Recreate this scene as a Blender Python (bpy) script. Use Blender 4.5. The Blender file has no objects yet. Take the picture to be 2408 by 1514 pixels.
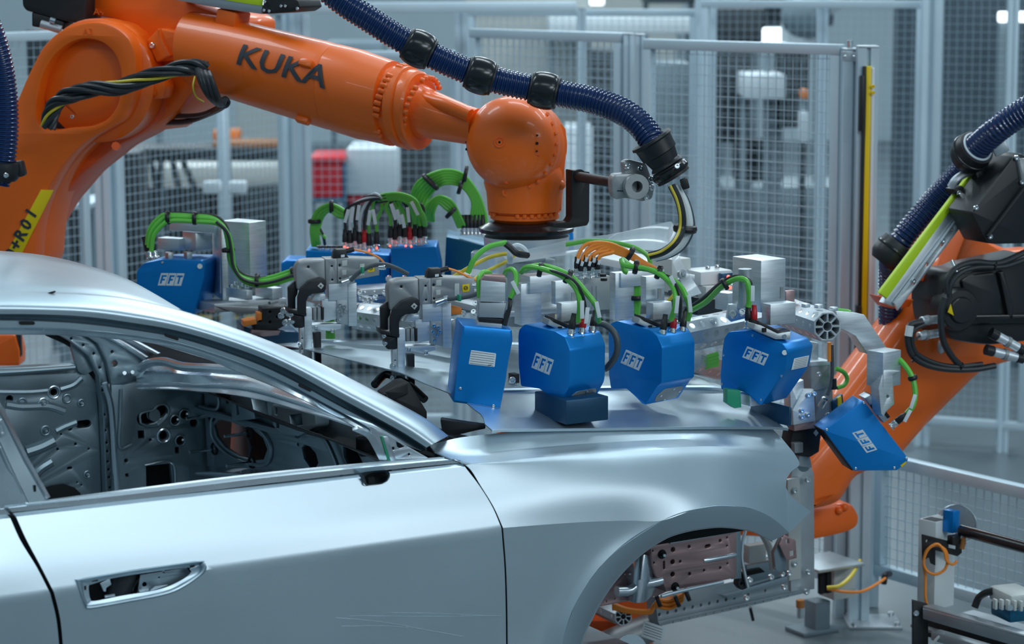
import bpy, bmesh, math, random
from mathutils import Vector, Matrix, noise
random.seed(7)
scene = bpy.context.scene
COL = scene.collection
pi = math.pi
def V3(*a): return Vector(a)
# ------------------------------------------------------------------ camera
F = 5700.0; PITCH = math.radians(8.6); ROLL = math.radians(-0.27); CAM = V3(0, 0, 2.5)
def ray(px, py):
    x = (px-1204)/F; y = (757-py)/F
    x, y = x*math.cos(ROLL)-y*math.sin(ROLL), x*math.sin(ROLL)+y*math.cos(ROLL)
    return V3(x, math.cos(PITCH)+y*math.sin(PITCH), -math.sin(PITCH)+y*math.cos(PITCH))
cd = bpy.data.cameras.new('camera'); cam = bpy.data.objects.new('camera', cd); COL.objects.link(cam)
_c = ray(1204, 757); _r = (ray(1204+F, 757)-_c).normalized(); _u = (ray(1204, 757-F)-_c).normalized()
_m = Matrix((_r, _u, -_c)).transposed().to_4x4(); _m.translation = CAM
cam.matrix_world = _m
cd.sensor_width = 36; cd.lens = 36*F/2408; cd.clip_end = 200; cd.clip_start = .05
cd.dof.use_dof = True; cd.dof.focus_distance = 6.95; cd.dof.aperture_fstop = 3.2
scene.camera = cam
# ------------------------------------------------------------------ world, lamps, exposure
w = bpy.data.worlds.new('world'); scene.world = w; w.use_nodes = True
w.node_tree.nodes['Background'].inputs[0].default_value = (.27, .425, .53, 1)
w.node_tree.nodes['Background'].inputs[1].default_value = .46
def area(name, loc, size, power, target, col=(.80, .93, 1.0)):
    l = bpy.data.lights.new(name, 'AREA'); l.shape = 'RECTANGLE'; l.size, l.size_y = size; l.energy = power; l.color = col
    o = bpy.data.objects.new(name, l); COL.objects.link(o); o.location = loc
    o.rotation_euler = (Vector(target)-Vector(loc)).to_track_quat('-Z', 'Y').to_euler()
    return o
# rows of hall ceiling lamps
for i, (x, y) in enumerate([(-3.4, 3.2), (0.4, 2.6), (4.2, 3.6), (-3.2, 8.2), (.8, 9.2), (4.6, 9.2), (-5, 14), (0, 14.5), (5, 14.5), (-5, 20), (2, 20), (-4, 26), (4, 26)]):
    area('ceiling_lamp_light', (x, y, 6.2), (2.6, .8), (34 if y < 5 else 78) if y < 10 else (165 if y < 22 else 300), (x, y, 0))
area('added_side_light', (8.6, .6, 4.4), (5.0, 1.6), 105, (0, 6.3, 1.1), (.90, .96, 1))  # added unseen light, low at the side, to brighten the upper door
area('added_side_light', (5.0, -1.5, 7.0), (4.0, 1.2), 190, (0, 6.3, 1.1))  # second added light out of view, lifts the fender
scene.view_settings.view_transform = 'Standard'; scene.view_settings.look = 'None'
scene.view_settings.exposure = 0.12; scene.view_settings.gamma = 1.0; scene.view_settings.use_curve_mapping = False
# ------------------------------------------------------------------ coordinates
CA = math.radians(30)
CU = V3(math.cos(CA), math.sin(CA), 0); CV = V3(-math.sin(CA), math.cos(CA), 0); ZZ = V3(0, 0, 1)
def at(px, py, Y):
    d = ray(px, py); return CAM + d*(Y/d.y)
O = at(1182, 1240, 6.32)
def C(u, v, z): q = O+CU*u+CV*v; q.z = z; return q
class Plane:
    def __init__(s, o, ex, ey, ez=None):
        s.o = Vector(o); s.ex = Vector(ex).normalized(); s.ey = Vector(ey).normalized()
        s.ez = Vector(ez).normalized() if ez is not None else s.ex.cross(s.ey)*-1
        if ez is None and s.ez.dot(s.o-CAM) < 0: s.ez = -s.ez
    def hit(s, px, py):
        d = ray(px, py); n = s.ez; return CAM + d*((s.o-CAM).dot(n)/d.dot(n))
    def loc(s, p): q = Vector(p)-s.o; return (q.dot(s.ex), q.dot(s.ey))
    def px(s, *pts): return [s.loc(s.hit(*p)) for p in pts]
    def w(s, x, y, z=0): return s.o+s.ex*x+s.ey*y+s.ez*z
    def off(s, d): return Plane(s.o+s.ez*d, s.ex, s.ey, s.ez)
def PV(v): return Plane(O+CV*v, CU, ZZ, CV)
def PU(u): return Plane(O+CU*u, -CV, ZZ, CU)
def PZ(z): return Plane(V3(O.x, O.y, z), CU, CV, -ZZ)
def PY(Y, a=0):      # frontal plane at depth Y on the view axis, turned by a degrees (positive: right side further)
    a = math.radians(a); return Plane(V3(0, Y, 0), V3(math.cos(a), math.sin(a), 0), ZZ, V3(-math.sin(a), math.cos(a), 0))
def PP(px, py, Y, a=0, tilt=0):   # plane through the pixel's point at depth Y, turned by a, tipped by tilt
    a = math.radians(a); t = math.radians(tilt); ex = V3(math.cos(a), math.sin(a), 0); h = V3(-math.sin(a), math.cos(a), 0)
    return Plane(at(px, py, Y), ex, ZZ*math.cos(t)+h*math.sin(t), h*math.cos(t)-ZZ*math.sin(t))
def onv(px, py, v): return PV(v).hit(px, py)
def onz(px, py, z): return PZ(z).hit(px, py)
# ------------------------------------------------------------------ materials
def mat(name, col, rough=.5, metal=0., bump=0., bscale=80., var=0., vscale=6., stretch=None, coat=0., alpha=1., spec=.5, emit=None, trans=0., aniso=0.):
    m = bpy.data.materials.new(name); m.use_nodes = True; nt = m.node_tree; b = nt.nodes['Principled BSDF']
    b.inputs['Base Color'].default_value = (*col, 1); b.inputs['Roughness'].default_value = rough; b.inputs['Metallic'].default_value = metal
    b.inputs['Coat Weight'].default_value = coat; b.inputs['Alpha'].default_value = alpha; b.inputs['Specular IOR Level'].default_value = spec
    b.inputs['Transmission Weight'].default_value = trans; b.inputs['Anisotropic'].default_value = aniso
    if emit: b.inputs['Emission Color'].default_value = (*emit[0], 1); b.inputs['Emission Strength'].default_value = emit[1]
    tc = nt.nodes.new('ShaderNodeTexCoord'); mp = nt.nodes.new('ShaderNodeMapping'); nt.links.new(tc.outputs['Object'], mp.inputs['Vector'])
    if stretch: mp.inputs['Scale'].default_value = stretch
    if bump:
        n = nt.nodes.new('ShaderNodeTexNoise'); n.inputs['Scale'].default_value = bscale; n.inputs['Detail'].default_value = 4
        bp = nt.nodes.new('ShaderNodeBump'); bp.inputs['Strength'].default_value = bump; bp.inputs['Distance'].default_value = .002
        nt.links.new(mp.outputs[0], n.inputs['Vector']); nt.links.new(n.outputs['Fac'], bp.inputs['Height']); nt.links.new(bp.outputs[0], b.inputs['Normal'])
    if var:
        n = nt.nodes.new('ShaderNodeTexNoise'); n.inputs['Scale'].default_value = vscale; n.inputs['Detail'].default_value = 5
        nt.links.new(mp.outputs[0], n.inputs['Vector'])
        r = nt.nodes.new('ShaderNodeMapRange'); r.inputs[1].default_value = .3; r.inputs[2].default_value = .7; r.inputs[3].default_value = 1-var; r.inputs[4].default_value = 1+var*.6
        nt.links.new(n.outputs['Fac'], r.inputs[0])
        mx = nt.nodes.new('ShaderNodeVectorMath'); mx.operation = 'SCALE'; mx.inputs[0].default_value = col
        nt.links.new(r.outputs[0], mx.inputs['Scale']); nt.links.new(mx.outputs[0], b.inputs['Base Color'])
        r2 = nt.nodes.new('ShaderNodeMapRange'); r2.inputs[1].default_value = .3; r2.inputs[2].default_value = .7
        r2.inputs[3].default_value = max(.03, rough-var*.35); r2.inputs[4].default_value = min(1, rough+var*.35)
        nt.links.new(n.outputs['Fac'], r2.inputs[0]); nt.links.new(r2.outputs[0], b.inputs['Roughness'])
    return m
M = {}
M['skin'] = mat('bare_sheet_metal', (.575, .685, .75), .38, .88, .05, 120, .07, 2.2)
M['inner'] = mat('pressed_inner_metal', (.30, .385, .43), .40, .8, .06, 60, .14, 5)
M['bright'] = mat('bright_pressed_metal', (.68, .75, .80), .26, .95, .06, 60, .12, 6)
M['pinkmetal'] = mat('reddish_galvanised_metal', (.46, .31, .31), .42, .75, .08, 60, .16, 7)
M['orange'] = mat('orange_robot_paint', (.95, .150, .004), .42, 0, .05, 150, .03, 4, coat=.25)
M['orange_shaded'] = mat('shade_toned_robot_paint', (.86, .10, .004), .44, 0, .05, 150, .03, 4, coat=.2)  # robot orange with the shade of undersides and recesses in its colour
M['blue'] = mat('blue_anodised_cover', (.0, .235, .68), .33, .45, .04, 200, .06, 5)
M['bluedk'] = mat('dark_blue_foot', (.015, .07, .14), .35, .4)
M['alu'] = mat('milled_aluminium', (.74, .80, .84), .42, .85, .03, 60, .10, 14, stretch=(1, 1, 14))
M['alumat'] = mat('matt_aluminium', (.52, .57, .60), .42, .75, .06, 70, .10, 9)
M['galv'] = mat('cast_grey_metal', (.36, .38, .39), .45, .6, .1, 90, .1, 14)
M['post'] = mat('anodised_fence_profile', (.56, .69, .76), .42, .30, 0, 1, .05, 3)
M['wire'] = mat('fence_wire', (.52, .66, .74), .45, .4)
M['steel'] = mat('zinc_bolt', (.78, .82, .84), .22, 1)
M['black'] = mat('black_plastic', (.012, .014, .017), .42, 0, .05, 100)
M['blackm'] = mat('black_coated_metal', (.018, .019, .021), .5, .2, .08, 90)
M['blackg'] = mat('glossy_black_rubber', (.010, .012, .014), .22, 0)
M['dark'] = mat('dark_hollow', (.006, .008, .010), .8, 0)  # near-black standing in for shade inside openings; rubber parts share it
M['cable'] = mat('black_cable', (.020, .024, .028), .40, 0)
M['greyhose'] = mat('grey_hose', (.07, .085, .095), .4)
M['green'] = mat('green_cable', (.13, .53, .065), .36, 0)
M['orcable'] = mat('orange_cable', (1, .30, .035), .38, 0)
M['yellow'] = mat('yellow_cable', (.70, .55, .05), .4, 0)
M['yellowp'] = mat('yellow_lacquer', (.85, .60, .0), .4, 0)
M['lime'] = mat('lime_strip', (.56, .78, .02), .4, 0)
M['hose'] = mat('navy_corrugated_hose', (.005, .026, .105), .24, 0, coat=.5)
M['white'] = mat('white_plastic', (.72, .76, .76), .4, 0, 0, 1, .04, 8)
M['cream'] = mat('light_grey_housing', (.55, .58, .56), .45, .1, .04, 80)
M['label'] = mat('white_label', (.74, .80, .83), .5)
M['ink'] = mat('dark_print', (.03, .035, .05), .5)
M['red'] = mat('red_plastic', (.55, .012, .02), .35)
M['redbox'] = mat('red_crate', (.60, .02, .035), .5)
M['orplast'] = mat('orange_plastic', (.85, .24, .03), .4)
M['brown'] = mat('worn_orange_board', (.45, .18, .05), .5, .2, 0, 1, .25, 7)
M['greenp'] = mat('green_plastic', (.02, .30, .16), .4)
M['teal'] = mat('teal_anodised', (.01, .12, .22), .35, .6)
M['film'] = mat('clear_plastic_film', (.80, .88, .92), .12, 0, .3, 14, alpha=.42, spec=.9)
M['led'] = mat('red_indicator_lamp', (1, .06, .04), .3, emit=((1, .05, .03), 6))
M['floor'] = mat('sealed_concrete_floor', (.125, .16, .178), .38, 0, .05, 8, .12, .7)
M['bgwall'] = mat('far_wall_paint', (.46, .56, .61), .7, 0, 0, 1, .1, .6)
M['bgdark'] = mat('dark_machine_paint', (.035, .05, .06), .5, .2, 0, 1, .2, 2)
M['bggrey'] = mat('grey_machine_paint', (.20, .27, .31), .5, .1, 0, 1, .1, 2)
M['bgcurt'] = mat('slate_grey_curtain', (.075, .115, .145), .7, 0, 0, 1, .12, .8)
M['bgwhite'] = mat('pale_machine_paint', (.66, .74, .78), .5, 0)
M['lampglow'] = mat('lit_lamp_panel', (1, 1, 1), .5, emit=((.85, .95, 1), 2.2))
# ------------------------------------------------------------------ objects
def thing(name, label, cat, loc=(0, 0, 0), group=None, kind=None):
    o = bpy.data.objects.new(name, None); COL.objects.link(o); o.location = loc; o.empty_display_size = .1
    return tag(o, label, cat, group, kind)
def tag(o, label=None, cat=None, group=None, kind=None):
    if label: o['label'] = label
    if cat: o['category'] = cat
    if group: o['group'] = group
    if kind: o['kind'] = kind
    return o
def smooth_path(pts, n=6):
    P = [Vector(p) for p in pts]
    if len(P) < 3: return P
    P = [P[0]*2-P[1]]+P+[P[-1]*2-P[-2]]; out = []
    for i in range(1, len(P)-2):
        a, b, c, d = P[i-1:i+3]
        for k in range(n):
            t = k/n
            out.append(.5*((2*b)+(c-a)*t+(2*a-5*b+4*c-d)*t*t+(3*b-a-3*c+d)*t**3))
    out.append(P[-2]); return out
def resample(P, step):
    L = [0]
    for a, b in zip(P, P[1:]): L.append(L[-1]+(b-a).length)
    n = max(2, int(L[-1]/step)); out = []; j = 0
    for i in range(n+1):
        s = L[-1]*i/n
        while j < len(L)-2 and L[j+1] < s: j += 1
        out.append(P[j].lerp(P[j+1], (s-L[j])/max(1e-9, L[j+1]-L[j])))
    return out
def rnd(pts, r, n=4):
    """round the corners of a 2D polygon"""
    out = []; N = len(pts)
    for i in range(N):
        p = Vector(pts[i]); a = Vector(pts[i-1])-p; b = Vector(pts[(i+1) % N])-p
        la, lb = a.length, b.length
        if la < 1e-6 or lb < 1e-6: continue
        rr = r[i] if isinstance(r, (list, tuple)) else r
        k = min(rr, la*.45, lb*.45); s = p+a/la*k; e = p+b/lb*k
        for j in range(n+1):
            t = j/n; out.append(tuple((1-t)**2*s+2*t*(1-t)*p+t*t*e))
    return out
def circ(x, y, r, n=20, ry=None): return [(x+r*math.cos(2*pi*i/n), y+(ry or r)*math.sin(2*pi*i/n)) for i in range(n)]
def rect(x0, y0, x1, y1): return [(x0, y0), (x1, y0), (x1, y1), (x0, y1)]
class MB:
    def __init__(s): s.bm = bmesh.new()
    def faces(s, vs, fs, smooth=False):
        v = [s.bm.verts.new(p) for p in vs]
        for f in fs:
            try: s.bm.faces.new([v[i] for i in f])
            except ValueError: pass
        return s
    def box(s, c, size, ex=None, ey=None, ez=None, bev=0.):
        ex = Vector(ex).normalized() if ex is not None else V3(1, 0, 0)
        ey = Vector(ey).normalized() if ey is not None else (ZZ.cross(ex).normalized() if abs(ex.z) < .9 else V3(0, 1, 0))
        ez = Vector(ez).normalized() if ez is not None else ex.cross(ey).normalized()
        c = Vector(c); t = bmesh.new(); bmesh.ops.create_cube(t, size=1)
        m = Matrix((ex*size[0], ey*size[1], ez*size[2])).transposed().to_4x4()
        for v in t.verts: v.co = (v.co.x*size[0], v.co.y*size[1], v.co.z*size[2])
        if bev: bmesh.ops.bevel(t, geom=t.edges[:], offset=bev, segments=2, affect='EDGES', profile=.5)
        m = Matrix((ex, ey, ez)).transposed()
        for v in t.verts: v.co = c+m @ v.co
        return s._add(t)
    def cbox(s, px, yt, yb, xl, xr, Y, ang=30, bev=.002, grow=0):
        """box by its nearest upright edge (px, yt..yb at depth Y); left face runs to column xl, right face to column xr"""
        a = math.radians(ang); ym = (yt+yb)/2
        P0 = at(px, yt, Y); P1 = at(px, yb, Y)
        def run(d, x):
            k = ray(x, ym); k = k.x/k.y; den = d.x-k*d.y
            return max(.002, (k*P0.y-P0.x)/den)
        dr = V3(math.cos(a), math.sin(a), 0); dl = V3(-math.sin(a), math.cos(a), 0)
        lr, ll = run(dr, xr), run(dl, xl); h = P0.z-P1.z
        c = P0+dr*lr/2+dl*ll/2-ZZ*h/2
        s.last = dict(P=P0, dr=dr, dl=dl, lr=lr, ll=ll, h=h, c=c)
        return s.box(c, (lr, ll, h), dr, dl, ZZ, bev=bev)
    def _add(s, t):
        me = bpy.data.meshes.new('t'); t.to_mesh(me); t.free(); s.bm.from_mesh(me); bpy.data.meshes.remove(me); return s
    def mesh(s, me, mtx=None):
        t = bmesh.new(); t.from_mesh(me)
        if mtx: bmesh.ops.transform(t, matrix=mtx, verts=t.verts)
        bmesh.ops.remove_doubles(t, verts=t.verts, dist=1e-5)
        bmesh.ops.recalc_face_normals(t, faces=t.faces)
        return s._add(t)
    def plate(s, pl, pts, t, bev=0.0015, holes=(), px=True, z0=0):
        """flat polygon (pixels on plane pl, or plane units) with real holes, t thick away from the camera"""
        cu = bpy.data.curves.new('c', 'CURVE'); cu.dimensions = '2D'; cu.fill_mode = 'BOTH'
        bev = min(bev, t*.4)
        cu.extrude = t/2-bev; cu.bevel_depth = bev; cu.bevel_resolution = 1; cu.offset = -bev
        def sp(P):
            q = cu.splines.new('POLY'); q.points.add(len(P)-1); q.use_cyclic_u = True
            for i, (x, y) in enumerate(P): q.points[i].co = (x, y, 0, 1)
        sp(pl.px(*pts) if px else pts)
        for h in holes:
            if h and h[0] == 'c': x, y = pl.loc(pl.hit(h[1], h[2])); sp(circ(x, y, h[3], 18, h[4] if len(h) > 4 else None))
            elif h and h[0] == 'o':   # slot by two pixel ends and radius
                a = Vector(pl.loc(pl.hit(h[1], h[2]))); b = Vector(pl.loc(pl.hit(h[3], h[4]))); r = h[5]; d = math.atan2(b.y-a.y, b.x-a.x)
                sp([(b.x+r*math.cos(d+k), b.y+r*math.sin(d+k)) for k in [(-.5+i/8)*pi for i in range(9)]]+[(a.x-r*math.cos(d+k), a.y-r*math.sin(d+k)) for k in [(-.5+i/8)*pi for i in range(9)]])
            else: sp(pl.px(*h) if px else h)
        ob = bpy.data.objects.new('c', cu); me = ob.to_mesh()
        mt = Matrix((pl.ex, pl.ey, pl.ez)).transposed().to_4x4(); mt.translation = pl.o+pl.ez*(t/2+z0)
        s.mesh(me, mt); ob.to_mesh_clear(); bpy.data.objects.remove(ob); bpy.data.curves.remove(cu); return s
    def text(s, body, o, ex, ey, h, t=.001, shear=0, bold=0., sx=1, mirror=False):
        cu = bpy.data.curves.new('f', 'FONT'); cu.body = body; cu.size = 1; cu.extrude = t/2/h; cu.shear = shear; cu.offset = bold; cu.align_x = 'CENTER'; cu.align_y = 'CENTER'
        cu.resolution_u = 2
        ob = bpy.data.objects.new('f', cu); me = ob.to_mesh()
        ex = Vector(ex).normalized(); ey = Vector(ey).normalized(); ez = ex.cross(ey)
        mt = Matrix((ex*h*sx, ey*h, ez*h)).transposed().to_4x4(); mt.translation = Vector(o)
        s.mesh(me, mt); ob.to_mesh_clear(); bpy.data.objects.remove(ob); bpy.data.curves.remove(cu); return s
    def lathe(s, o, ax, prof, n=32, cap=True, ref=None):
        """prof: (distance along axis, radius)"""
        o = Vector(o); ax = Vector(ax).normalized(); a = Vector(ref).normalized() if ref else (ax.orthogonal().normalized())
        b = ax.cross(a); vs = []; fs = []
        for (d, r) in prof:
            for i in range(n):
                k = 2*pi*i/n; vs.append(o+ax*d+(a*math.cos(k)+b*math.sin(k))*max(r, 1e-5))
        for j in range(len(prof)-1):
            for i in range(n):
                i2 = (i+1) % n; fs.append((j*n+i, j*n+i2, (j+1)*n+i2, (j+1)*n+i))
        if cap: fs.append(tuple(range(n))[::-1]); fs.append(tuple(range((len(prof)-1)*n, len(prof)*n)))
        t = bmesh.new(); v = [t.verts.new(p) for p in vs]
        for f in fs: t.faces.new([v[i] for i in f])
        bmesh.ops.recalc_face_normals(t, faces=t.faces)
        return s._add(t)
    def cyl(s, a, b, r, n=20, r2=None, bev=0):
        a = Vector(a); b = Vector(b); L = (b-a).length; r2 = r if r2 is None else r2
        pr = [(0, r-bev), (bev, r), (L-bev, r2), (L, r2-bev)] if bev else [(0, r), (L, r2)]
        return s.lathe(a, b-a, pr, n)
    def ring(s, o, ax, R, r, w, n=32):
        return s.lathe(o, ax, [(-w/2, r), (-w/2, R), (w/2, R), (w/2, r), (-w/2, r)], n, cap=False)
    def torus(s, o, ax, R, r, n=32, k=10, sq=1):
        return s.lathe(o, ax, [(r*sq*math.sin(2*pi*i/k), R+r*math.cos(2*pi*i/k)) for i in range(k+1)], n, cap=False)
    def sphere(s, c, r, n=24, sc=(1, 1, 1), m=None):
        t = bmesh.new(); bmesh.ops.create_uvsphere(t, u_segments=n, v_segments=n//2, radius=r)
        for v in t.verts:
            q = Vector((v.co.x*sc[0], v.co.y*sc[1], v.co.z*sc[2])); v.co = Vector(c)+((m @ q) if m else q)
        return s._add(t)
    def tube(s, pts, r, n=8, sm=6, rf=None, cap=True, step=None):
        P = smooth_path(pts, sm) if sm else [Vector(p) for p in pts]
        if step: P = resample(P, step)
        T = []
        for i in range(len(P)): T.append((P[min(i+1, len(P)-1)]-P[max(i-1, 0)]).normalized())
        a = T[0].orthogonal().normalized(); vs = []; fs = []
        for i, p in enumerate(P):
            a = (a-T[i]*a.dot(T[i])).normalized(); b = T[i].cross(a); rr = rf(i, len(P)) if rf else r
            for k in range(n):
                q = 2*pi*k/n; vs.append(p+(a*math.cos(q)+b*math.sin(q))*rr)
        for j in range(len(P)-1):
            for i in range(n): fs.append((j*n+i, j*n+(i+1) % n, (j+1)*n+(i+1) % n, (j+1)*n+i))
        if cap: fs.append(tuple(range(n))[::-1]); fs.append(tuple(range((len(P)-1)*n, len(P)*n)))
        t = bmesh.new(); v = [t.verts.new(p) for p in vs]
        for f in fs: t.faces.new([v[i] for i in f])
        return s._add(t)
    def bolt(s, p, ax, r=.006, h=.006, n=12):
        ax = Vector(ax).normalized(); p = Vector(p)
        s.lathe(p, ax, [(0, r), (h*.8, r), (h, r*.85), (h, r*.5), (h*.45, r*.45)], n); return s
    def grid(s, rows, thick=0.0, n_in=None):
        """rows: list of equal-length world point lists"""
        nr, nc = len(rows), len(rows[0]); t = bmesh.new(); v = [[t.verts.new(p) for p in r] for r in rows]
        for i in range(nr-1):
            for j in range(nc-1): t.faces.new((v[i][j], v[i][j+1], v[i+1][j+1], v[i+1][j]))
        bmesh.ops.recalc_face_normals(t, faces=t.faces)
        if thick:
            t.faces.ensure_lookup_table(); t.verts.ensure_lookup_table()
            if n_in is not None and sum((f.normal for f in t.faces), V3(0, 0, 0)).dot(n_in) < 0:
                for f in t.faces: f.normal_flip()
            t.normal_update(); t.verts.index_update()
            N = len(t.verts); bf = [[q.index for q in f.verts] for f in t.faces]; be = [(e.verts[0].index, e.verts[1].index, e.link_faces[0]) for e in t.edges if len(e.link_faces) == 1]
            be = [(a, b, [q.index for q in f.verts]) for a, b, f in be]
            bk = [t.verts.new(q.co-q.normal*thick) for q in t.verts[:]]; t.verts.ensure_lookup_table()
            for f in bf: t.faces.new([bk[i] for i in reversed(f)])
            for a, b, f in be:
                if f[(f.index(a)+1) % len(f)] != b: a, b = b, a
                try: t.faces.new((t.verts[b], t.verts[a], bk[a], bk[b]))
                except ValueError: pass
        return s._add(t)
    def build(s, name, m, parent=None, sharp=35, rootloc=None):
        me = bpy.data.meshes.new(name); s.bm.to_mesh(me); s.bm.free()
        me.materials.append(M[m] if isinstance(m, str) else m)
        me.polygons.foreach_set('use_smooth', [True]*len(me.polygons)); me.set_sharp_from_angle(angle=math.radians(sharp))
        o = bpy.data.objects.new(name, me); COL.objects.link(o)
        if parent is not None:
            o.parent = parent
            if parent.type == 'EMPTY': o.matrix_parent_inverse = Matrix.Translation(-parent.location)
        return o
def cut(ob, mb):
    """boolean the solids in mb out of ob, applied"""
    c = mb.build('cut', 'dark'); m = ob.modifiers.new('b', 'BOOLEAN'); m.object = c; m.operation = 'DIFFERENCE'; m.solver = 'EXACT'
    dg = bpy.context.evaluated_depsgraph_get(); me = bpy.data.meshes.new_from_object(ob.evaluated_get(dg))
    ob.modifiers.clear(); old = ob.data; ob.data = me; me.name = old.name; bpy.data.meshes.remove(old)
    cm = c.data; bpy.data.objects.remove(c); bpy.data.meshes.remove(cm)
    me.set_sharp_from_angle(angle=math.radians(35)); return ob
def lerp(a, b, t): return a+(b-a)*t
def interp(x, tab):
    if x <= tab[0][0]: return tab[0][1]
    for (a, b), (c, d) in zip(tab, tab[1:]):
        if x <= c: return b+(d-b)*(x-a)/(c-a)
    return tab[-1][1]
def sinterp(x, tab):
    """smooth (catmull) table lookup"""
    xs = [t[0] for t in tab]; n = len(tab)
    if x <= xs[0]: return tab[0][1]
    if x >= xs[-1]: return tab[-1][1]
    i = max(k for k in range(n) if xs[k] <= x); i = min(i, n-2)
    def sl(k):
        if k == 0: return (tab[1][1]-tab[0][1])/(xs[1]-xs[0])
        if k == n-1: return (tab[-1][1]-tab[-2][1])/(xs[-1]-xs[-2])
        return (tab[k+1][1]-tab[k-1][1])/(xs[k+1]-xs[k-1])
    h = xs[i+1]-xs[i]; t = (x-xs[i])/h; a, b = tab[i][1], tab[i+1][1]
    return (2*t**3-3*t*t+1)*a+(t**3-2*t*t+t)*h*sl(i)+(-2*t**3+3*t*t)*b+(t**3-t*t)*h*sl(i+1)
# ================================================================== setting
def struct(mb, name, m, parent=None):
    o = mb.build(name, m, parent)
    if parent is None: o['kind'] = 'structure'
    return o
mb = MB(); mb.faces([(-30, -6, 0), (30, -6, 0), (30, 60, 0), (-30, 60, 0), (-30, -6, -.2), (30, -6, -.2), (30, 60, -.2), (-30, 60, -.2)], [(0, 1, 2, 3), (4, 7, 6, 5), (0, 4, 5, 1), (1, 5, 6, 2), (2, 6, 7, 3), (3, 7, 4, 0)])
floor = struct(mb, 'floor', 'floor')
mb = MB()
for q in [((-8, 16.8), (1.5, 16.8))]:
    a, b = V3(*q[0], .004), V3(*q[1], .004); d = (b-a).normalized(); s = V3(-d.y, d.x, 0)*.05
    mb.faces([a-s, b-s, b+s, a+s], [(0, 1, 2, 3)])
o = mb.build('trim_1', 'yellowp', None); o['kind'] = 'structure'
mb = MB(); mb.box((0, 33, 4), (60, .3, 8)); struct(mb, 'wall_back', 'bgwall')
# large grey partition at the right, and columns
mb = MB(); mb.box((4.9, 14.6, 2.6), (5.2, .12, 5.2)); struct(mb, 'wall_right', 'bgcurt')
for i, (px, Y, w_, h) in enumerate([(1240, 19, .95, 6), (640, 26, .7, 6), (1490, 24, .9, 6)]):
    p = at(px, 300, Y); mb = MB(); mb.box((p.x, Y, h/2), (w_, w_, h), bev=.03)
    struct(mb, 'trim_%d' % (i+2), 'cream')
# ------------------------------------------------------------------ safety fence
def post(name, px, ytop, ybot, Y, wd, label, grooves=2, plate=None, ang=0, group=None):
    """aluminium profile post with grooves, from the height seen at ytop down to the floor"""
    top = at(px, ytop, Y); x = top.x; zt = top.z; zb = 0 if ybot is None else at(px, ybot, Y).z
    t = thing(name, label, 'fence post', (x, Y, zb), group)
    a = math.radians(ang); ex = V3(math.cos(a), math.sin(a), 0)
    n = 4; k = wd/2; g = wd*.10
    # grooved square section
    sec = []
    for s in range(4):
        ca, sa = [(1, 0), (0, 1), (-1, 0), (0, -1)][s]
        loc = [(k, -k), (k, -g), (k-g*2, -g), (k-g*2, g), (k, g)]
        for (X, Yq) in loc: sec.append((X*ca-Yq*sa, X*sa+Yq*ca))
    pl = Plane(V3(x, Y, zb), ex, ZZ.cross(ex), ZZ)
    MB().plate(pl, sec, zt-zb, 0, px=False).build('profile', 'post', t)
    MB().box((x, Y, zt+.004), (wd, wd, .008), ex, bev=.002).build('end_cap', 'alumat', t)
    if plate:
        MB().box((x+plate[0]/2-.05, Y-plate[1]/2+.05, .006), (plate[0], plate[1], .012), ex, bev=.002).build('base_plate', 'alumat', t)
        for sx in (0, 1):
            for sy in (0, 1):
                MB().bolt((x+plate[0]/2-.05+(sx-.5)*plate[0]*.8, Y-plate[1]/2+.05+(sy-.5)*plate[1]*.8, .012), ZZ, .012, .012).build('bolt', 'steel', t)
    return t
def panel(name, A, B, zt, zb, label, pitch=.04, fw=.04, wr=.0012, inset=0, group=None, skip_frame=False, vp=None, rail=None):
    """framed mesh panel between floor points A and B"""
    A = Vector(A); B = Vector(B); d = B-A; L = d.length; d = d/L; n = V3(-d.y, d.x, 0)
    t = thing(name, label, 'fence panel', (A.x, A.y, zb), group)
    P = lambda s, z, o=0: A+d*s+V3(0, 0, z)+n*o
    for nm, c, sz in [('top_rail', P(L/2, zt-fw/2), (L, fw, rail or fw)), ('bottom_rail', P(L/2, zb+fw/2), (L, fw, rail or fw)), ('side_rail', P(fw/2, (zt+zb)/2), (fw, fw, zt-zb-2*fw)), ('side_rail', P(L-fw/2, (zt+zb)/2), (fw, fw, zt-zb-2*fw))]:
        MB().box(c, sz, d, bev=.004).build(nm, 'post', t)
    mb = MB(); vp = vp or pitch
    x = fw*.8
    while x < L-fw*.8:
        mb.box(P(x, (zt+zb)/2, -wr), (wr*2, wr*2, zt-zb-fw*1.6), d); x += pitch
    z = zb+fw*.8
    while z < zt-fw*.8:
        mb.box(P(L/2, z, wr), (L-fw*1.6, wr*2, wr*2), d); z += vp
    mb.build('wire_mesh', 'wire', t)['kind'] = 'stuff'
    return t
def fl(px, Y, y=300): p = at(px, y, Y); return (p.x, Y, 0)
def zat(y, Y, px=1204): return at(px, y, Y).z
panel('mesh_fence', fl(1518, 9.75), fl(1978, 9.05), zat(100, 9.4), .12, 'silver framed mesh gate panel directly left of the yellow light curtain')
panel('mesh_fence', fl(1110, 10.7, 80), fl(1466, 10.0, 80), zat(72, 10.35), .12, 'silver framed mesh panel behind the orange wrist and blue hose')
panel('mesh_fence', fl(700, 12.3, 110), fl(1075, 12.3, 110), zat(118, 12.3), .12, 'mesh panel behind the orange forearm and the red crate', wr=.0010)
panel('mesh_fence', fl(268, 10.9, 450), fl(672, 12.1, 450), zat(20, 11.5), .12, 'mesh panel in the gap below the long orange arm', wr=.0010)
panel('mesh_fence', fl(-60, 10.3, 450), fl(205, 10.8, 450), zat(70, 10.5), .12, 'mesh panel at the far left behind the orange elbow', wr=.0010)
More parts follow.
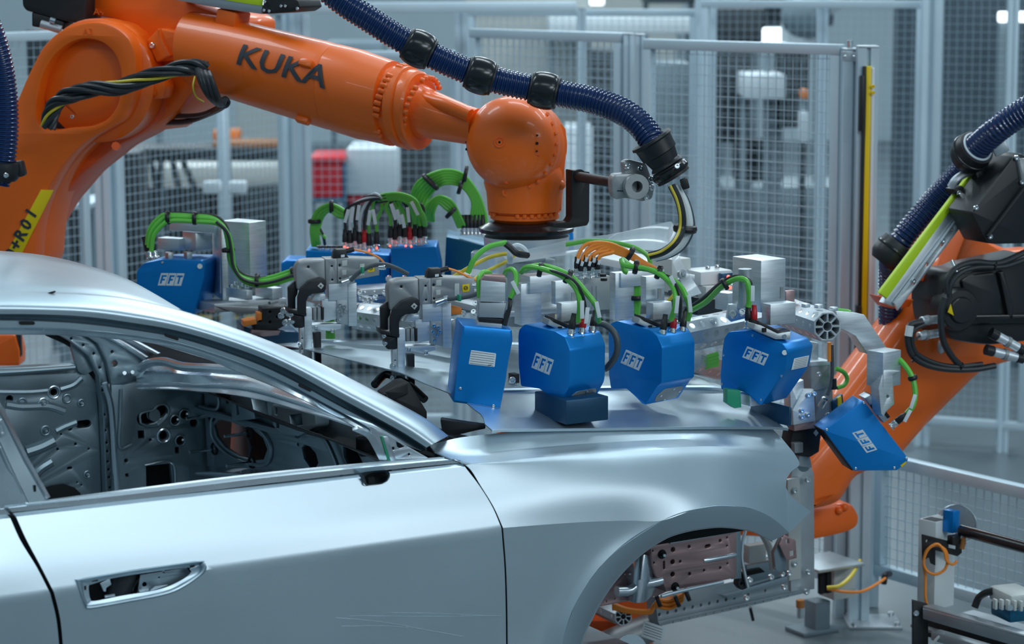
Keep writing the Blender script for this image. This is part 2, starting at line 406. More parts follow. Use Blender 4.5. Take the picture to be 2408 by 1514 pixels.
panel('mesh_fence', fl(1100, 13.6, 20), fl(1640, 13.2, 20), zat(22, 13.4), .12, 'upper mesh panel seen over the fence behind the blue hose', wr=.0014)
panel('mesh_fence', fl(1650, 12.8, 20), fl(2175, 12.4, 20), zat(4, 12.6), .12, 'hindmost mesh panel seen above the gate panel top rail', wr=.0009)
panel('mesh_fence', fl(2200, 12.2, 20), fl(2440, 12.0, 20), 3.3, .12, 'dark hazy mesh panel behind the right robot hose', wr=.0007)
post('fence_post', 230, 20, None, 10.85, .065, 'left of the two posts below the orange elbow', group=None)
post('fence_post', 262, 20, None, 10.95, .065, 'right of the two posts below the orange elbow, touching the mesh')
post('fence_post', 676, -40, None, 12.2, .07, 'tall post left of the pair behind the orange forearm')
post('fence_post', 708, -40, None, 12.25, .07, 'tall post right of the pair, next to the red crate')
post('fence_post', 1084, 20, None, 12.2, .06, 'silver post behind the orange wrist dome and blue hose')
post('fence_post', 1478, 82, None, 9.98, .042, 'left post of the joint between the two framed mesh panels')
post('fence_post', 1505, 84, None, 9.82, .042, 'right post of the joint between the two framed mesh panels')
post('fence_post', 1660, -40, None, 13.1, .11, 'thick hazy post seen through the gate panel, left one')
post('fence_post', 1935, -40, None, 12.7, .055, 'slim hazy post seen through the gate panel, right one')
post('fence_post', 2188, -60, None, 12.25, .075, 'hazy post right of the yellow light curtain before the slate wall')
post('fence_post', 2385, -60, None, 12.05, .05, 'hazy post at the right edge above the robot hose')
post('fence_post', 1368, 20, None, 13.3, .05, 'slim hazy post behind the mesh between wrist and hose')
t = thing('fence_beam', 'long horizontal fence beam at the top behind the orange forearm', 'beam', at(1090, 22, 12.15)); MB().box(at(900, 18, 12.0), (1.9, .05, .05), V3(1, .02, 0), bev=.004).build('bar', 'post', t)
# gate post with corner bracket and light curtain
gp = post('gate_post', 2008, 118, None, 9.0, .085, 'broad gate post carrying a bracket at the right end of the mesh gate', plate=None)
gp['category'] = 'gate post'
pl = PP(2008, 130, 8.955)
MB().plate(pl, rnd(pl.px((1980, 120), (2016, 122), (2016, 145), (1980, 143)), .003), .004, px=False).build('corner_bracket', 'alumat', gp)
for x in (1987, 2008): MB().bolt(at(x, 133, 8.952), V3(0, -1, 0), .005, .004).build('bolt', 'steel', gp)
MB().cyl(at(1998, 118, 9), at(1998, 95, 9), .011).build('hinge_pin', 'steel', gp)
cp = post('curtain_post', 2040, 112, None, 8.92, .075, 'pale post behind the yellow light curtain with bolted floor plate', plate=(.20, .18))
cp['category'] = 'post'
lc = thing('light_curtain', 'slim upright light curtain with yellow housing and black rear', 'light curtain', at(2040, 880, 8.86))
pl = PY(8.86)
MB().plate(pl, [(2038, 156), (2050, 156), (2036, 905), (2023, 905)], .03, .003).build('yellow_housing', 'yellowp', lc)
MB().plate(PY(8.865), [(2030, 156), (2038, 156), (2024, 905), (2015, 905)], .03, .002).build('black_housing', 'blackm', lc)
MB().plate(PY(8.862), [(2050, 160), (2057, 160), (2046, 905), (2038, 905)], .03, .002).build('white_edge', 'white', lc)
MB().plate(PY(8.85), [(2024, 178), (2033, 178), (2030, 308), (2020, 308)], .03, .003).build('connector_box', 'black', lc)
MB().plate(PY(8.85), [(2014, 720), (2026, 720), (2024, 830), (2012, 830)], .03, .003).build('connector_box', 'black', lc)
for y in (203, 218): MB().bolt(at(2053, y, 8.85), V3(0, -1, 0), .007, .006).build('bolt', 'yellowp', lc)
# low fence panel turning towards the camera at the right
za = .61
Aq = Vector(fl(2062, 9.12, 1200)); Bq = Vector(fl(2500, 8.36, 1200))
panel('low_mesh_fence', Aq, Bq, za, .13, 'low mesh panel with bright top rail behind the right stand', fw=.045, pitch=.04, wr=.0014)
lp = thing('low_fence_post', 'slim post where the low mesh panel meets the gate post', 'fence post', (Aq.x, Aq.y, 0))
MB().box(Aq+V3(-.01, 0, .33), (.04, .04, .66), bev=.004).build('profile', 'post', lp)
# cables along the post
y1 = MB().tube([at(1945, 1382, 8.5), at(1975, 1377, 8.5), at(2003, 1352, 8.6), at(2022, 1318, 8.8)], .0075).build('yellow_cable', 'yellow')
tag(y1, 'yellow cable curving from fixture box up to the gate post foot', 'cable')
y1 = MB().tube([at(1945, 1384, 8.5), at(1985, 1391, 8.5), at(2028, 1390, 8.6), at(2070, 1368, 8.75), at(2086, 1355, 8.85)], .0055).build('orange_cable', 'orcable')
tag(y1, 'thin orange cable sagging in front of the gate post foot', 'cable')
c1 = MB().tube([at(2078, 1372, 8.83), at(2082, 1352, 8.83), at(2092, 1349, 8.9)], .012).build('cable_clip', 'black')
tag(c1, 'black clip holding the orange cable on the low panel rail', 'clip')
# ------------------------------------------------------------------ things far behind the fence
def bgbox(name, m, x0, y0, x1, y1, Y, dep, label, cat, parent=None, ground=False, group=None, bev=.01):
    A_ = at(x0, y0, Y); B_ = at(x1, y1, Y)
    zb = 0 if ground else min(A_.z, B_.z)
    c = V3((A_.x+B_.x)/2, Y+dep/2, (A_.z+zb)/2)
    if parent is not None: return MB().box(c, (abs(B_.x-A_.x), dep, max(.01, A_.z-zb)), bev=bev).build(name, m, parent)
    t = thing(name, label, cat, (c.x, c.y, 0), group)
    MB().box(c, (abs(B_.x-A_.x), dep, max(.01, A_.z-zb)), bev=bev).build('body', m, t)
    if not ground:
        for sx in (-1, 1):
            if abs(B_.x-A_.x) < .2 and sx > 0: break
            MB().box((c.x+sx*max(0, abs(B_.x-A_.x)/2-.03), c.y+dep*.3, zb/2), (.04, .04, zb), bev=.004).build('leg', 'bggrey', t)
    return t
t = thing('crate_trolley', 'red crate on a blue framed trolley behind the fence', 'crate', at(765, 520, 14.2))
bgbox('crate', 'redbox', 728, 378, 806, 465, 14.2, .5, '', '', t)
bgbox('lid', 'redbox', 724, 370, 810, 384, 14.18, .54, '', '', t)
bgbox('frame', 'teal', 806, 380, 812, 600, 14.2, .5, '', '', t, True)
bgbox('frame', 'teal', 722, 465, 812, 476, 14.2, .5, '', '', t)
bgbox('leg', 'teal', 722, 476, 728, 600, 14.2, .5, '', '', t, True)
t = thing('white_cabinet', 'white cabinet with dark red base beside the red crate', 'cabinet', at(870, 520, 14.4))
bgbox('body', 'bgwhite', 814, 350, 932, 458, 14.4, .6, '', '', t)
bgbox('base', 'redbox', 818, 458, 930, 480, 14.42, .58, '', '', t)
bgbox('pedestal', 'bgdark', 830, 480, 920, 600, 14.5, .5, '', '', t, True)
bgbox('machine_column', 'bgdark', 934, 250, 1012, 500, 15.5, .6, 'dark machine column right of the white cabinet', 'machine', None, True)
bgbox('conveyor_beam', 'brown', 500, 334, 665, 352, 15.5, .3, 'long rusty orange conveyor beam seen through left mesh', 'beam')
bgbox('conveyor_side', 'bgdark', 280, 350, 668, 378, 15.4, .5, 'dark conveyor side just under the rusty beam', 'conveyor')
bgbox('orange_box', 'orplast', 500, 306, 562, 330, 15.8, .2, 'small orange box on top of the rusty conveyor beam', 'box')
bgbox('floor_step', 'cream', 330, 392, 665, 440, 17.5, .8, 'long pale platform under the far conveyor', 'platform', None)
bgbox('floor_kerb', 'bgdark', 300, 440, 668, 450, 16.9, .3, 'dark kerb in front of the long pale platform', 'kerb', None, True)
bgbox('machine_post', 'bgdark', 278, 360, 330, 520, 13.0, .35, 'dark upright machine post right of the lower left fence posts', 'post', None, True)
bgbox('hall_post', 'post', 508, 240, 538, 480, 14.6, .15, 'pale upright standing in the middle of the left mesh view', 'post', None, True)
for i, (x, lab) in enumerate([(500, 'left one of the two small castor stands on the far floor'), (560, 'right one of the two small castor stands on the far floor')]):
    t = thing('castor_stand', lab, 'stand', (*at(x, 500, 14)[:2], 0))
    p = at(x, 440, 14)
    MB().box(p, (.10, .10, .07), bev=.01).build('head', 'bgwhite', t); MB().box(p-V3(0, 0, .10), (.05, .05, .14), bev=.01).build('body', 'black', t)
    MB().cyl((p.x, p.y, 0), p-V3(0, 0, .16), .02).build('pole', 'bgdark', t)
for i, (xs) in enumerate([[(355, 378), (368, 440), (385, 520)], [(405, 378), (420, 450), (412, 520)], [(430, 378), (448, 420), (470, 470)], [(380, 378), (372, 470), (392, 530)]]):
    c = MB().tube([at(x, y, 15.33) for x, y in xs], .02).build('hanging_cable', 'bgdark'); tag(c, ['leftmost', 'third', 'rightmost', 'second'][i]+' of the four dark cables hanging from the far conveyor', 'cable')
t = thing('grey_trolley', 'slate grey trolley with inclined front at lower far left', 'trolley', at(180, 560, 12.5))
pl = PY(12.5)
MB().plate(pl, [(128, 488), (216, 484), (216, 640), (150, 640)], .5).build('body', 'bggrey', t)
q = at(183, 640, 12.75); MB().box((q.x, 12.75, q.z/2), (.15, .4, q.z), bev=.01).build('base', 'bggrey', t)
MB().plate(PY(12.45), [(120, 484), (216, 478), (216, 490), (122, 496)], .5).build('top', 'post', t)
MB().plate(PY(12.44), [(160, 502), (216, 500), (216, 640), (175, 640)], .02).build('dark_opening', 'bgdark', t)
# upper band: bright bodies, racks, lamps
B = [('far_body_shell', 'bgwhite', 1290, 45, 1645, 78, 17.5, .9, 'bright car body shell gleaming above the blue hose', 'car body', 0),
     ('far_rack', 'bgdark', 1520, -30, 1650, 8, 18.0, .8, 'dark rack above the gate panel left top', 'rack', 0),
     ('far_machine', 'bgdark', 1650, 20, 1800, 102, 15.5, .8, 'dark machine beyond the thick hazy post', 'machine', 0),
     ('far_machine', 'bgdark', 1690, 118, 1760, 335, 15.2, .6, 'tall dark machine behind the middle of the gate panel', 'machine', 0),
     ('white_bin', 'bgwhite', 1752, 176, 1848, 232, 14.7, .5, 'white bin on a rack seen through the gate panel', 'bin', 0),
     ('rack_shelf', 'bgdark', 1840, 110, 1900, 300, 14.9, .5, 'dark rack right of the white bin', 'rack', 0),
     ('orange_lamp', 'orplast', 1884, 210, 1900, 232, 14.1, .1, 'small orange lamp right of the white bin', 'lamp', 0),
     ('white_bottle', 'bgwhite', 1882, 262, 1900, 335, 14.1, .1, 'white bottle shape hanging under the orange lamp', 'bottle', 0),
     ('dark_door', 'bgdark', 1730, 330, 1842, 425, 15.3, .2, 'dark machine opening low behind the gate panel', 'machine', 0),
     ('far_machine', 'bggrey', 1520, 150, 1620, 600, 16.5, .6, 'grey machine housing behind the left part of the gate', 'machine', 1),
     ('far_machine', 'bgdark', 1390, 120, 1450, 430, 16.0, .6, 'dark cabinet seen between wrist and gate posts', 'machine', 1),
     ('white_sack', 'bgwhite', 1330, 300, 1395, 520, 15.7, .5, 'white block behind the gap right of the orange wrist', 'block', 1),
     ('far_machine', 'bgdark', 1140, 130, 1290, 250, 19.0, .6, 'dark machine behind the concrete column', 'machine', 0),
     ('far_machine', 'bggrey', 760, 100, 900, 150, 16, .6, 'grey machine above the orange forearm', 'machine', 0),
     ('far_machine', 'bggrey', 330, -30, 520, 60, 16, .6, 'grey machine at the top behind the elbow', 'machine', 0),
     ('far_machine', 'bgdark', 60, 70, 160, 180, 15, .6, 'dark machine left of the orange elbow', 'machine', 0),
     ('far_machine', 'bggrey', 1700, 440, 1990, 640, 17, .8, 'pale grey unit on the floor behind the gate panel', 'machine', 1),
     ('far_rack', 'bgdark', 1790, -40, 1960, 60, 16.8, .8, 'dark rack over the hindmost mesh panel', 'rack', 0)]
for (n, m, x0, y0, x1, y1, Y, dp, lab, cat, gr) in B: bgbox(n, m, x0, y0, x1, y1, Y, dp, lab, cat, None, bool(gr))
for i, (x0, y0, x1, y1, Y, lab) in enumerate([(1365, -30, 1420, 12, 20, 'lit ceiling lamp panel peeking over the blue hose'), (1590, 28, 1640, 62, 20, 'lit lamp panel left of the thick hazy post'), (1690, 10, 1745, 50, 19, 'lit lamp panel right of the thick hazy post'),
        (1795, 66, 1870, 104, 15.0, 'glowing lamp panel right above the gate top rail'), (2350, 28, 2420, 52, 14.2, 'lit lamp panel in the top right corner')]):
    o = bgbox('work_lamp', 'lampglow', x0, y0, x1, y1, Y, .06, lab, 'lamp')
# far shell shape detail
t = thing('far_robot', 'blurred pale robot arm at the top above the gate panel', 'robot', at(1870, 60, 14.5))
MB().tube([at(1880, 100, 14.5), at(1885, 40, 14.5), at(1930, 0, 14.6), at(1990, -30, 14.6)], .11).build('arm', 'bgwhite', t)
MB().sphere(at(1895, 35, 14.45), .15).build('joint', 'bggrey', t)
# ================================================================== car body
car = thing('unpainted_car', 'unpainted silver car body without glass, seats or lamps', 'car', C(-.6, .9, 0))
def prow(pts, vs, n):
    """n world points along a smooth pixel polyline; vs: list of v (same length) or single"""
    if not isinstance(vs, (list, tuple)): vs = [vs]*len(pts)
    L = [0]
    for a, b in zip(pts, pts[1:]): L.append(L[-1]+math.hypot(b[0]-a[0], b[1]-a[1]))
    tx = list(zip(L, [p[0] for p in pts])); ty = list(zip(L, [p[1] for p in pts])); tv = list(zip(L, vs)); out = []
    for i in range(n):
        s = L[-1]*i/(n-1); out.append(onv(sinterp(s, tx), sinterp(s, ty), sinterp(s, tv)))
    return out
def fill_rows(rows, k):
    """catmull in-between rows"""
    out = []; n = len(rows)
    for i in range(n-1):
        a = rows[i-1] if i else [p*2-q for p, q in zip(rows[0], rows[1])]
        b, c = rows[i], rows[i+1]
        d = rows[i+2] if i+2 < n else [p*2-q for p, q in zip(rows[-1], rows[-2])]
        for j in range(k):
            t = j/k
            out.append([.5*((2*B_)+(C_-A_)*t+(2*A_-5*B_+4*C_-D_)*t*t+(3*B_-A_-3*C_+D_)*t**3) for A_, B_, C_, D_ in zip(a, b, c, d)])
    out.append(rows[-1]); return out
TH = .0035
def skin(name, m, rows, parent=car, sharp=24, th=TH):
    return MB().grid(rows, th, n_in=-CV+ZZ*.3).build(name, m, parent, sharp)
# ---- front door
LB = [(30, 1206), (38, 1215), (62, 1268), (95, 1330), (127, 1392), (141, 1450), (148, 1514), (154, 1600), (158, 1720), (160, 1850)]
RB = [(1085, 1089), (1093, 1097), (1128, 1143), (1158, 1192), (1179, 1241), (1186, 1330), (1189, 1420), (1190, 1514), (1191, 1640), (1191, 1800)]
VB = [.072, .060, .040, .018, 0, .010, .022, .036, .055, .085]
def drow(i, off=0): return prow([LB[i], tuple(lerp(Vector(LB[i]), Vector(RB[i]), .5)), RB[i]], VB[i], 40)
rows = [drow(i) for i in range(10)]
up = fill_rows(rows[1:5], 5); lo = fill_rows(rows[4:], 4)
door = skin('front_door', 'skin', [rows[0]]+up+lo[1:])
HO = [(178, 1366), (192, 1360), (320, 1339), (465, 1319), (480, 1322), (487, 1333), (478, 1349), (440, 1378), (392, 1399), (300, 1417), (213, 1432), (202, 1424), (190, 1400)]
HI = [(209, 1378), (218, 1373), (282, 1356), (432, 1335), (446, 1339), (448, 1347), (430, 1362), (395, 1379), (359, 1389), (290, 1400), (222, 1413), (213, 1408), (210, 1398)]
HM = [(196, 1371), (206, 1367), (300, 1349), (458, 1327), (468, 1330), (470, 1338), (462, 1350), (428, 1371), (385, 1390), (296, 1408), (214, 1422), (206, 1416), (199, 1400)]
pl = PV(.004); mb = MB().plate(pl, rnd(pl.px(*HO), .01), .12, 0, px=False, z0=-.06)
MO = [(848, 1113), (870, 1108), (905, 1105), (915, 1110), (917, 1120), (911, 1131), (897, 1138), (858, 1142), (853, 1130)]
pl = PV(.054); mb.plate(pl, rnd(pl.px(*MO), .006), .08, 0, px=False, z0=-.04)
cut(door, mb)
def ring_strip(loops):
    """loops of equal-length world points -> closed band"""
    mb = MB(); n = len(loops[0]); vs = [p for L in loops for p in L]; fs = []
    for j in range(len(loops)-1):
        for i in range(n): fs.append((j*n+i, j*n+(i+1) % n, (j+1)*n+(i+1) % n, (j+1)*n+i))
    return mb.faces(vs, fs)
def loopw(pts, v, k=5):
    P = [Vector((x, y)) for x, y in pts]; N = len(P); out = []
    for i in range(N):
        a, b, c, d = P[i-1], P[i], P[(i+1) % N], P[(i+2) % N]
        for j in range(k):
            t = j/k; q = .5*((2*b)+(c-a)*t+(2*a-5*b+4*c-d)*t*t+(3*b-a-3*c+d)*t**3); out.append(onv(q.x, q.y, v))
    return out
rs = ring_strip([loopw(HO, .006), loopw([tuple(lerp(Vector(a), Vector(b), .3)) for a, b in zip(HO, HM)], -.004), loopw([tuple(lerp(Vector(a), Vector(b), .6)) for a, b in zip(HO, HM)], -.002), loopw(HM, .014), loopw(HI, .018), loopw(HI, .024)])
rs.build('handle_recess', 'skin', door)
pl = PV(.10); MB().plate(pl, [(160, 1340), (500, 1300), (500, 1400), (190, 1450)], .01).build('handle_cavity_shade', 'dark', door)  # black sheet, shade of the handle cavity given as colour
MB().cyl(onv(262, 1450, .07), onv(300, 1330, .07), .030, 24).build('lock_cylinder', 'cable', door)
MB().tube([onv(306, 1408, .05), onv(318, 1372, .05), onv(345, 1345, .05)], .003).build('lock_cable', 'blackg', door)
pl = PV(.045); MB().plate(pl, [(330, 1352), (440, 1335), (450, 1350), (380, 1395), (322, 1402)], .004, holes=[('c', 326+14, 1374, .006), ('c', 385, 1345, .003), ('c', 374, 1358, .002)]).build('reinforcement_plate', 'inner', door)
pl = PV(.03); MB().plate(pl, [(236, 1372), (258, 1361), (262, 1374), (250, 1382), (249, 1391), (244, 1390)], .003, .0005).build('release_tab', 'skin', door)
for q in ([(246, 1400), (270, 1396), (271, 1402), (247, 1405)], [(326, 1387), (350, 1383), (350, 1389), (328, 1392)], [(365, 1379), (395, 1375), (360, 1388), (352, 1389)]):
    MB().plate(PV(.022), q, .003, .0005).build('clip_tab', 'bright', door)
for q in ([(215, 1364), (231, 1362), (231, 1366), (216, 1368)], [(195, 1378), (203, 1377), (203, 1387), (196, 1388)], [(449, 1331), (459, 1329), (457, 1333), (448, 1335)]):
    MB().plate(PV(.0145), q, .003, .0004).build('slot', 'dark', door)
# mirror opening pocket
rs = ring_strip([loopw(MO, .05, 3), loopw([(858, 1120), (875, 1112), (900, 1109), (908, 1112), (910, 1120), (905, 1129), (895, 1135), (866, 1138), (861, 1130)], .085, 3)])
rs.build('mirror_pocket', 'inner', door)
MB().plate(PV(.10), [(850, 1100), (922, 1095), (922, 1146), (850, 1150)], .005).build('pocket_shade', 'dark', door)  # near-black sheet paints the shade inside the mirror pocket
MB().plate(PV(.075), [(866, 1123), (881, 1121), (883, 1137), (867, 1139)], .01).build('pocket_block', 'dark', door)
for a in ([(800, 1435), (930, 1440), (1060, 1443), (1180, 1448)], [(790, 1452), (900, 1462), (1000, 1480), (1090, 1496)], [(820, 1447), (1000, 1449), (1170, 1447)], [(805, 1472), (900, 1471), (960, 1475)]):
    MB().tube(prow(a, [.0215, .0215, .0215, .0215][:len(a)], 14), .0005, n=5, sm=0).build('scratch', 'bright', door)
# belt moulding rails along the window sill (three ridges)
def strip(name, m, top, bot, vt, vb, parent, th=.003, n=40, sharp=30):
    return MB().grid([prow(top, vt, n), prow(bot, vb, n)], th, n_in=-CV).build(name, m, parent, sharp)
S0 = [(100, 1176), (300, 1150), (600, 1113), (880, 1086), (1040, 1074)]
S1 = [(60, 1186), (300, 1158), (600, 1121), (880, 1093), (1045, 1078)]
S2 = [(20, 1194), (300, 1164), (600, 1127), (880, 1098), (1060, 1082)]
S3 = [(28, 1204), (300, 1176), (600, 1140), (880, 1108), (1082, 1088)]
strip('belt_rail', 'bright', S0, S1, .105, .10, door); strip('belt_rail', 'skin', S1, S2, .085, .078, door); strip('belt_rail', 'bright', S2, S3, .070, .072, door)
strip('belt_rail', 'skin', [(x, y-1) for x, y in S1], S1, .105, .085, door)
# ---- rear door piece at the left edge
LR = [(-90, 1222), (-90, 1230), (-90, 1290), (-90, 1352), (-90, 1425), (-90, 1480), (-90, 1545), (-90, 1640), (-90, 1760), (-90, 1880)]
rows = [prow([LR[i], (LB[i][0]-9-(5 if i < 3 else 0), LB[i][1]+3)], VB[i]+.001, 10) for i in range(10)]
rdoor = skin('rear_door', 'skin', [rows[0]]+fill_rows(rows[1:5], 5)+fill_rows(rows[4:], 4)[1:])
strip('belt_rail', 'bright', [(-90, 1207), (10, 1196)], [(-90, 1222), (24, 1209)], .072, .074, rdoor, n=8)
# dark inner structure behind the shut lines
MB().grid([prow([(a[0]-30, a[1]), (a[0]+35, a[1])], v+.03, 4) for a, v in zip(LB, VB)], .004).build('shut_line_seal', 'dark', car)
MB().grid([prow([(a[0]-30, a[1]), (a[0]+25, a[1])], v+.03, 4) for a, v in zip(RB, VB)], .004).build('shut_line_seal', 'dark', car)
# ---- front fender
NF = 46
FR = [
 ([(1010, 1046), (1080, 1029), (1160, 1020), (1300, 1008), (1500, 1001), (1700, 1001), (1815, 1007)], [.17, .165, .16, .155, .155, .17, .20]),
 ([(1022, 1062), (1100, 1068), (1200, 1058), (1350, 1045), (1500, 1036), (1700, 1030), (1840, 1032)], [.125, .112, .115, .12, .12, .135, .165]),
 ([(1060, 1078), (1097, 1090), (1250, 1077), (1400, 1064), (1600, 1051), (1700, 1050), (1868, 1066)], [.08, .062, .068, .08, .088, .10, .145]),
 ([(1101, 1098), (1180, 1094), (1300, 1088), (1450, 1080), (1600, 1074), (1720, 1074), (1880, 1092)], [.058, .054, .056, .060, .066, .08, .135]),
 ([(1131, 1143), (1230, 1132), (1350, 1120), (1480, 1110), (1600, 1106), (1720, 1106), (1858, 1112)], [.038, .034, .032, .036, .042, .055, .115]),
 ([(1161, 1192), (1260, 1180), (1380, 1165), (1500, 1155), (1620, 1150), (1730, 1150), (1848, 1146)], [.016, .013, .012, .012, .014, .028, .095]),
 ([(1183, 1241), (1300, 1232), (1400, 1226), (1480, 1224), (1556, 1224), (1640, 1196), (1700, 1189), (1780, 1200), (1856, 1252)], [0, 0, 0, -.002, -.010, -.012, -.004, .02, .075]),
]
rows = [prow(p, v, NF) for p, v in FR]
# below the crease: the row along the arch edge
arch_out = [(1183, 1241), (1300, 1232), (1400, 1226), (1480, 1224), (1556, 1224), (1640, 1196), (1700, 1189), (1780, 1200), (1856, 1252)]
R01 = fill_rows(rows[0:2], 3); R12 = fill_rows(rows[1:3], 3); R2 = fill_rows(rows[2:7], 5)
fender = skin('front_fender', 'skin', R01+R12[1:]+R2[1:], sharp=20)
tipa = [(1848, 1146), (1860, 1166), (1882, 1184), (1907, 1203)]; tipb = [(1846, 1150), (1850, 1180), (1852, 1215), (1856, 1252)]
MB().grid([prow(tipa, [.095, .098, .105, .115], 12), prow([tuple(lerp(Vector(a), Vector(b), .5)) for a, b in zip(tipa, tipb)], [.095, .092, .092, .094], 12), prow(tipb, [.095, .088, .08, .075], 12)], TH, n_in=-CV).build('fender_tip', 'skin', fender, 40)
low = [([(1183, 1241), (1300, 1232), (1400, 1226), (1480, 1224), (1556, 1224)], [0, 0, 0, -.002, -.010]),
       ([(1190, 1330), (1250, 1326), (1330, 1318), (1390, 1312), (1432, 1310)], [.010, .010, .010, .006, -.004]),
       ([(1193, 1420), (1240, 1418), (1300, 1416), (1330, 1415), (1356, 1414)], [.022, .020, .020, .014, .004]),
       ([(1194, 1514), (1230, 1514), (1270, 1514), (1300, 1514), (1322, 1514)], [.036, .034, .03, .02, .010]),
       ([(1195, 1680), (1220, 1680), (1250, 1680), (1275, 1680), (1290, 1680)], [.055, .05, .045, .035, .025])]
MB().grid(fill_rows([prow(p, v, 24) for p, v in low], 4), TH, n_in=-CV).build('fender_lower', 'skin', fender, 20)
# wheel arch lip
AO = [(1290, 1680), (1322, 1514), (1356, 1414), (1392, 1358), (1432, 1310), (1490, 1262), (1556, 1224), (1600, 1206), (1640, 1196), (1700, 1189), (1780, 1200), (1822, 1222), (1856, 1252)]
AI = [(1330, 1680), (1366, 1514), (1400, 1436), (1430, 1386), (1466, 1341), (1512, 1298), (1565, 1264), (1602, 1251), (1640, 1243), (1695, 1238), (1760, 1246), (1790, 1258), (1815, 1272)]
vo = [.025, .010, .004, 0, -.004, -.008, -.010, -.012, -.014, -.008, .02, .045, .075]
ro = prow(AO, vo, 60); ri = prow(AI, [x+.035 for x in vo], 60); rj = prow([(x+2, y+3) for x, y in AI], [x+.09 for x in vo], 60)
rm = prow([tuple(lerp(Vector(a), Vector(b), .25)) for a, b in zip(AO, AI)], [x+.004 for x in vo], 60)
MB().grid([ro, rm, ri, rj], .002, n_in=-CV).build('wheel_arch_lip', 'skin', fender, 30)
# ---- bonnet
def hood_z(u, v):
    s = (v-.95)/.80; e = 1.231-.092*max(0, (u-.07))/1.0-.04*max(0, u-.6)**2
    z = e+.085*(1-abs(s)**2.2)
    z -= .006*math.exp(-((abs(s)-.82)/.07)**2)           # shallow groove beside the fenders
    if u > 1.0: z -= (u-1.0)**2*.9
    return z
def hood_rear(v):
    return sinterp(v, [(.13, .045), (.17, .045), (.205, .06), (.25, .077), (.36, .082), (.42, .073), (.53, .050), (.67, .042), (.82, .008), (1.0, -.015), (1.23, -.02), (1.5, .0), (1.79, .03)])
rows = []
for i in range(41):
    v = .135+1.63*i/40; rows.append([])
    uf = 1.06+.20*(1-abs((v-.95)/.815)**2.0)
    for j in range(33):
        s = j/32; u = hood_rear(v)+(uf-hood_rear(v))*s; rows[-1].append(C(u, v+(.06*max(0, (u-.4))**2 if v < .95 else -.06*max(0, (u-.4))**2), hood_z(u, v)))
mb = MB().grid(rows, .003, n_in=ZZ); hood = mb.build('bonnet', 'skin', car, 30)
# bonnet side edge turned down along the gap
MB().grid([rows[0], [p-ZZ*.008+CV*.003 for p in rows[0]]], .002).build('folded_edge', 'skin', hood)
for sv in (.42, 1.48):
    MB().tube([C(u, sv+(.95-sv)*.12*u, hood_z(u, sv+(.95-sv)*.12*u)-.001) for u in [.12+.1*k for k in range(11)]], .012, n=10, sm=2).build('styling_ridge', 'skin', hood)
# ---- roof
HE = [(427, 729), (400, 706), (350, 677), (280, 648), (200, 622), (110, 601), (20, 591), (-60, 588)]
hv = [.33, .45, .62, .80, 1.0, 1.22, 1.45, 1.62]
r0 = prow(HE, hv, 30)
rows = [[p-CU*(s*.0)+V3(0, 0, 0) for p in r0 for s in (0,)]]
for k in range(1, 9):
    s = k*.17; rows.append([p-CU*s+ZZ*(.055*math.sin(min(1, s/1.2)*1.4)*(0.35 if i < 3 else .5)) for i, p in enumerate(r0)])
roof = MB().grid(rows, .003, n_in=ZZ).build('roof', 'skin', car, 40)
MB().plate(PZ(1.672), [(100, 688), (118, 686), (125, 689), (112, 691)], .001).build('slot', 'dark', roof) if False else None
# ---- roof rail and windscreen pillar outer skin
xs_T = [(-60, 683), (0, 683), (100, 686), (200, 690), (300, 701), (420, 728), (560, 774), (700, 829), (850, 903), (1000, 983), (1054, 1024)]
xs_B = [(-60, 738), (0, 738), (100, 739), (200, 744), (300, 757), (420, 778), (570, 824), (671, 866), (796, 934), (940, 1012), (1003, 1052)]
def vtab(a, b, n): return [a+(b-a)*i/(n-1) for i in range(n)]
vT = [.38, .375, .37, .36, .345, .325, .29, .26, .22, .18, .165]; vB = [.285, .285, .28, .275, .265, .255, .235, .21, .175, .135, .115]
n = 60
mid1 = [tuple(lerp(Vector(a), Vector(b), .30)) for a, b in zip(xs_T, xs_B)]; mid2 = [tuple(lerp(Vector(a), Vector(b), .68)) for a, b in zip(xs_T, xs_B)]
vm1 = [lerp(a, b, .45)-.012 for a, b in zip(vT, vB)]; vm2 = [lerp(a, b, .85)-.014 for a, b in zip(vT, vB)]
rowsP = [prow([(x, y+4) for x, y in xs_T], [v+.03 for v in vT], n), prow(xs_T, vT, n), prow(mid1, vm1, n), prow(mid2, vm2, n), prow(xs_B, vB, n)]
rail = MB().grid([rowsP[0]]+fill_rows(rowsP[1:], 4), .003, n_in=-CV).build('windscreen_pillar', 'skin', car, 50)
# roof side strip between roof panel and rail
rowR = [prow([(-60, 683), (0, 683), (100, 686), (200, 690), (300, 701), (420, 728)], [.38, .375, .37, .36, .345, .325], 20)]
rowR.append(prow([(-60, 665), (0, 662), (100, 664), (200, 670), (300, 688), (424, 727)], [.47, .465, .46, .44, .40, .34], 20))
rowR.append(prow([(-60, 625), (20, 622), (120, 630), (220, 645), (330, 676), (427, 728)], [.80, .78, .72, .66, .54, .335], 20))
rowR.append(prow([(-60, 588), (20, 591), (110, 601), (200, 622), (300, 656), (428, 729)], [1.62, 1.45, 1.22, 1.0, .75, .33], 20))
MB().grid(fill_rows(rowR, 5), .003, n_in=ZZ).build('roof_skin', 'skin', car, 60)
bpy.data.objects.remove(roof)
MB().plate(Plane(onv(112, 688, .355), CU, V3(0, .4, 1)), rnd([(0, 0), (.02, .004), (.022, 0), (.012, -.004)], .002), .002, 0, px=False).build('slot', 'dark', rail)
